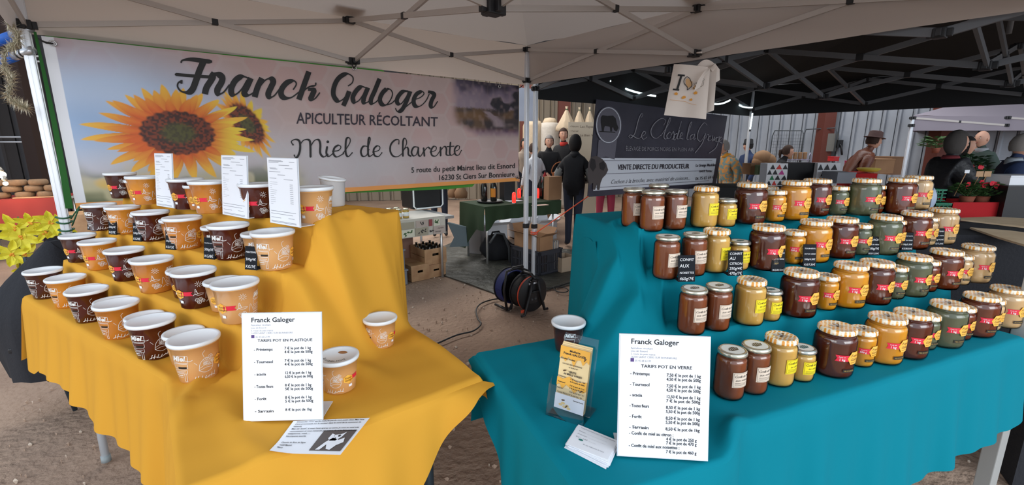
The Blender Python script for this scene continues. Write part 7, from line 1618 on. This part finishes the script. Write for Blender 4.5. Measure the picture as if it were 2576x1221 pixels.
tribag('white shopping bag with black triangles and one red, pink and green', 1924, 1976, 411, 468, 6.3, {(3, 1): 1, (2, 2): 3, (1, 0): 2, (0, 1): 1}, 4, 3)
tribag('white shopping bag with black triangles on its right half', 2050, 2108, 410, 462, 6.3, {}, 3, 3)
t = qbox('black_case', 'large glossy black case between the two triangle bags', 'case', line_t(1974, 2049, 455, 6.35, .3), .8, atd(2010, 410, 6.35).z, mat('glossy black', (.006, .006, .008), .35, spec=.2)); MB().box(.15, .3, -.02, 0, .05, .07).build('clasp', ey, t)
def simplebox(name, label, u0, u1, v0, v1, t_, dep, m, cat='box', extra=None):
    P, Q = atd(u0, v1, t_), atd(u1, v1, t_); zt = atd(u0, v0, t_).z; t = qbox(name, label, cat, [P, Q, Q + Vector((0, dep, 0)), P + Vector((0, dep, 0))], P.z, zt, m)
    w = (Q - P).length; MB().box(-.004, w + .004, -.006, dep + .004, (zt - P.z) - .004, (zt - P.z) + .012, bev=.002).build('lid' if extra is None else extra, m, t); return t
simplebox('carton', 'brown carton left of the first triangle bag', 1886, 1908, 414, 440, 6.9, .25, card, extra='flap'); simplebox('storage_box', 'small green and white box left of the first triangle bag', 1906, 1922, 418, 440, 6.8, .2, mat('pale green', lin(120, 140, 104), .6))
for k, (u, v, s) in enumerate(((1918, 398, .14), (1932, 404, .12), (1908, 408, .10))):
    p = atd(u, v, 8.2); o = tag(MB().ball((0, 0, 0), (s * 1.2, s * .8, s), 12, 8).build('crumpled_paper', card, loc=tuple(p)), ('largest crumpled brown paper heap left of the dark haired girl', 'crumpled brown paper heap nearest the dark haired girl', 'smallest crumpled brown paper heap beside the brown carton')[k], 'paper', 'crumpled brown paper heaps')
t = simplebox('storage_box', 'pale grey crate in front of the leather jacket man', 2104, 2150, 436, 462, 5.9, .3, mat('pale grey plastic', lin(150, 154, 164), .4))
t = qbox('red_table', 'table with bright red cloth before the leather jacket man', 'table', line_t(2150, 2208, 436, 6.1, .45), 0, atd(2170, 437, 6.1).z, mat('bright red cloth', lin(206, 24, 30), .8), 'cover')
t = simplebox('storage_box', 'crimson tub with white edge beside the leather jacket man', 2160, 2196, 408, 434, 7.4, .35, mat('crimson plastic', lin(176, 50, 88), .4)); o = MB().lathe([(0, 0), (.10, .0), (.14, .04), (.12, .05)], 18).build('bowl', mat('yellow bowl', lin(214, 190, 60), .5), loc=tuple(atd(2184, 432, 6.3) + Vector((0, 0, .0)))); tag(o, 'shallow yellow bowl on the bright red cloth', 'bowl')
simplebox('carton', 'wide brown carton with torn top right of the crimson tub', 2198, 2246, 402, 436, 7.2, .4, card, extra='flap'); simplebox('carton', 'second brown carton at the wall behind the wide one', 2238, 2272, 396, 440, 8.0, .4, mat('darker card', lin(126, 92, 66), .8), extra='flap')
simplebox('storage_box', 'flat red box on top of the crimson tub', 2174, 2212, 401, 409, 7.7, .3, mat('red box', lin(200, 40, 44), .5)); simplebox('storage_box', 'small red box on the ledge under the electric cabinet', 2096, 2110, 396, 406, 7.9, .15, mat('red box', (1, 0, 0)))
# green basket and bag right of the jars
gp_ = mat('green plastic basket', lin(24, 128, 96), .45)
def lattice(label, u0, u1, v0, v1, t_, dep):
    P, Q = atd(u0, v1, t_), atd(u1, v1, t_); zt = atd(u0, v0, t_).z; d = (Q - P); w = d.length; d.normalize(); n = Vector((-d.y, d.x, 0)); t = thing('plastic_basket', label, 'basket', P); hh_ = zt - P.z
    for o_, dd, L_ in ((P, d, w), (P + n * dep, d, w), (P, n, dep), (P + d * w, n, dep)):
        b = MB(); nn = max(3, int(L_ / .035))
        for k in range(nn + 1): b.bar(o_ + dd * (L_ * k / nn), o_ + dd * (L_ * k / nn) + Vector((0, 0, hh_)), .005, .005)
        for k in range(5): b.bar(o_ + Vector((0, 0, hh_ * k / 4)), o_ + dd * L_ + Vector((0, 0, hh_ * k / 4)), .005, .012 if k == 4 else .005)
        b.build('lattice_side', gp_, t, world=True)
    return t
lattice('upper green plastic lattice basket behind the creamy jars', 2340, 2376, 478, 514, 4.0, .25); lattice('lower green plastic lattice basket behind the creamy jars', 2350, 2392, 513, 530, 3.9, .25)
o = MB().ball((0, 0, 0), (.07, .05, .10), 14, 10).build('plastic_bag', mat('pale blue plastic', lin(170, 184, 204), .35), loc=tuple(atd(2330, 500, 3.5))); tag(o, 'pale blue plastic bag beside the green baskets', 'bag')
# black draped counters at the right, with boards
cA = [Vector((2.55, 3.05, 0)), Vector((4.6, 2.6, 0)), Vector((4.75, 3.1, 0)), Vector((2.75, 3.6, 0))]
t = qbox('draped_counter', 'black draped counter carrying wooden boards, right of the jars', 'counter', cA, 0, .86, dark_cl, 'drape')
for (pts, lb_) in (([(2392, 549), (2540, 566), (2620, 575), (2620, 552), (2500, 545)], 'upper pale wooden board lying on the black draped counter'), ([(2440, 572), (2510, 596), (2620, 628), (2620, 590), (2540, 580)], 'lower pale wooden board lying on the black draped counter')):
    c = [onz(u, v, .875) for u, v in pts]; b = MB(); b.add([q - Vector((0, 0, .012)) for q in c] + c, [tuple(range(4, -1, -1)), tuple(range(5, 10))] + [(i, (i + 1) % 5, (i + 1) % 5 + 5, i + 5) for i in range(5)]); tag(b.build('wooden_board', mat('pale board', lin(240, 216, 182), .6, noise=(6, lin(216, 186, 148), 8, .3, .7))), lb_, 'board')
t = qbox('draped_counter', 'black draped block beyond the right end of the teal cloth', 'counter', [Vector((2.15, 1.70, 0)), Vector((3.4, 1.5, 0)), Vector((3.5, 1.9, 0)), Vector((2.3, 1.98, 0))], 0, .72, dark_cl, 'drape')
# flower box with plants
zf = .80; P = atd(2388, 552, 3.95); Q = atd(2512, 552, 3.95); fb = thing('flower_box', 'bright red felt planter box on the table at the right', 'planter', P); d = (Q - P).normalized(); w = (Q - P).length; n = Vector((-d.y, d.x, 0)); ft = mat('red felt box', lin(176, 20, 28), .9, bump=('noise', 200, .4, .003)); hz_ = atd(2400, 508, 3.95).z - P.z
for o_, dd, L_ in ((P, d, w), (P + n * .28, d, w), (P, n, .28), (P + d * w, n, .28)):
    b = MB(); s = Vector((-dd.y, dd.x, 0)) * .006; c = [o_ - s, o_ + dd * L_ - s, o_ + dd * L_ + s, o_ + s]; b.add(c + [q + Vector((0, 0, hz_)) for q in c], [(3, 2, 1, 0), (4, 5, 6, 7), (0, 1, 5, 4), (1, 2, 6, 5), (2, 3, 7, 6), (3, 0, 4, 7)]); b.build('side_panel', ft, fb, world=True)
b = MB(); b.add([P + Vector((0, 0, hz_ * .8)), P + d * w + Vector((0, 0, hz_ * .8)), P + d * w + n * .28 + Vector((0, 0, hz_ * .8)), P + n * .28 + Vector((0, 0, hz_ * .8))], [(0, 1, 2, 3)]); b.build('soil', mat('potting soil', lin(70, 44, 34), .95), fb, world=True)
tb = qbox('plant_table', 'dark table carrying the red planter box', 'table', [P - d * .3 - n * .1, P + d * (w + .5) - n * .1, P + d * (w + .5) + n * .30, P - d * .3 + n * .30], 0, P.z - .004, blk_fab, 'cover')
gl = mat('leaf green', lin(62, 96, 50), .6); gd = mat('dark leaf', lin(36, 70, 40), .6); rf = mat('red bloom', lin(214, 30, 56), .6)
def plant(label, c, R_, n_, lsz, ml, mf=None, nf=0, seed=1, tall=1.0):
    r = random.Random(seed); t = thing('potted_plant', label, 'plant', c)
    MB().lathe([(0, 0), (.04, 0), (.055, .07), (.05, .07)], 14).build('pot', mat('terracotta', lin(140, 74, 54), .8), t); b = MB(); st_ = MB()
    for k in range(n_):
        a = r.random() * 6.283; e = r.uniform(.1, 1.3); q = Vector((math.cos(a) * math.cos(e), math.sin(a) * math.cos(e), math.sin(e) * tall)) * R_ * r.uniform(.5, 1) + Vector((0, 0, .07)); dr = Vector((math.cos(a), math.sin(a), .3)).normalized(); sd = dr.cross(Vector((0, 0, 1))).normalized() * lsz * .35
        b.add([q, q + dr * lsz * .5 + sd, q + dr * lsz, q + dr * lsz * .5 - sd, q + dr * lsz * .5 + Vector((0, 0, .01))], [(0, 1, 4), (1, 2, 4), (2, 3, 4), (3, 0, 4)])
        if k % 6 == 0: st_.tube([(0, 0, .06), tuple(q)], .003, 4)
    tag(b.build('leaves', ml, t), kind='stuff'); st_.build('stems', ml, t)
    for k in range(nf):
        a = r.random() * 6.283; q = Vector((math.cos(a) * R_ * .4, math.sin(a) * R_ * .4 - .03, R_ * r.uniform(.7, 1.05) + .06)); f_ = MB()
        for s_ in range(6): aa = s_ * 1.047; u_ = Vector((math.cos(aa), -.3, math.sin(aa))).normalized() * .026; w_ = Vector((-math.sin(aa), 0, math.cos(aa))) * .012; f_.add([q, q + u_ * .6 + w_, q + u_, q + u_ * .6 - w_], [(0, 1, 2, 3)])
        f_.build('bloom', mf, t)
    return t
base = P + Vector((0, 0, hz_ * .8))
plant('red cyclamen in bloom at the right end of the red planter', base + d * (w * .86) + n * .12, .13, 120, .05, gl, rf, 9, 2); plant('leafy green cyclamen in the middle of the red planter', base + d * (w * .55) + n * .12, .12, 110, .05, gl, rf, 2, 3)
plant('tall dark green shrub behind the red planter', atd(2440, 452, 4.9), .13, 70, .07, gd, None, 0, 5, 1.6); plant('red poinsettia left of the tall shrub', atd(2428, 470, 4.6), .16, 90, .07, gl, rf, 6, 7); plant('hanging fern with pale pot at the left of the lilac tent', atd(2352, 385, 6.8), .17, 60, .12, gl, None, 0, 8)
for k, (u, v, w_) in enumerate(((2432, 436, 12), (2464, 445, 20), (2482, 445, 20))):
    p = atd(u, v, 4.0); o = thing('plant_tag', ('small white plant tag on a stick at the left of the planter', 'pale wooden plant tag held over the planter, left one', 'pale wooden plant tag held over the planter, right one')[k], 'tag', p)
    s = w_ / 290; MB().box(-s / 2, s / 2, -.002, .002, 0, s * .7).build('tag_board', [paper, wood, wood][k], o); MB().tube([(0, .004, .01), (-.05, .02, -.20)], .004, 6).build('stick', wood, o)
# pebbles and fleece behind planter
b = MB(); b.grid(lambda i, j: atd(2500 + 26 * i / 6 + 10 * j / 8, 470 + 72 * j / 8, 4.05) + Vector((0, .02 * math.sin(i * 2 + j), .008 * math.sin(i * 5 + j * 3))), 6, 8)
tag(b.build('fleece_cloth', mat('speckled fleece', lin(176, 182, 160), .9, noise=(60, lin(84, 100, 76), 4, .45, .55))), 'speckled pale green cloth hanging right of the red planter', 'cloth')
simplebox('white_card_box', 'white box with printed logo at the right edge, before the navy jacket man', 2538, 2620, 445, 466, 3.9, .2, paper, extra='printed_top')
t = qbox('speaker_box', 'large black box under the white printed box at the right edge', 'box', line_t(2530, 2640, 500, 3.85, .4), .0, atd(2550, 468, 3.85).z, black_pl); MB().box(.05, .3, -.01, 0, .3, .34).build('handle', gc, t)
# banner under the lilac tent
P = atd(2420, 400, 8.6); d = Vector((.99, -.12, 0)).normalized(); Zb, Zt = atd(2420, 420, 8.6).z, atd(2420, 328, 8.6).z; t = thing('banner', 'pale banner with dark lettering inside the lilac tent', 'banner', (P.x, P.y, Zb))
f = lambda x, z, o=0: Vector((P.x, P.y, 0)) + d * x + Vector((0, -o, z)); b = MB(); b.grid(lambda i, j: f(1.8 * i / 8, Zb + (Zt - Zb) * j / 3), 8, 3); b.build('sheet', mat('pale grey banner', lin(150, 144, 150), .7), t, world=True)
b = MB()
for s, x, z, sz in (('D’ici aux Cantons', .08, Zt - .22, .15), ('DE  RÊVE', .22, Zt - .40, .15)): v, ff = text2d(s, sz, 0, .15); b.add([f(x + q[0], z + q[1], .01) for q in v], ff)
b.build('lettering', dk, t, world=True)
b = MB(); 
for x0, z0 in ((.95, Zt - .30), (.62, Zt - .62)): b.add([f(x0, z0, .01), f(x0 + .35, z0, .01), f(x0 + .35, z0 + .2, .01), f(x0, z0 + .2, .01)], [(0, 1, 2, 3)])
b.build('field_print', mat('green field', lin(120, 150, 60), .6), t, world=True)
bw_ = mat('brown backdrop', lin(70, 48, 36), .9); P = atd(2300, 420, 9.2); o = MB(); o.grid(lambda i, j: Vector((P.x + 1.2 * i / 6, P.y - .03 * math.sin(i * 2), 0 + 1.75 * j / 2)), 6, 2); tag(o.build('backdrop_cloth', bw_), 'brown backdrop cloth at the back left of the lilac tent', 'cloth')
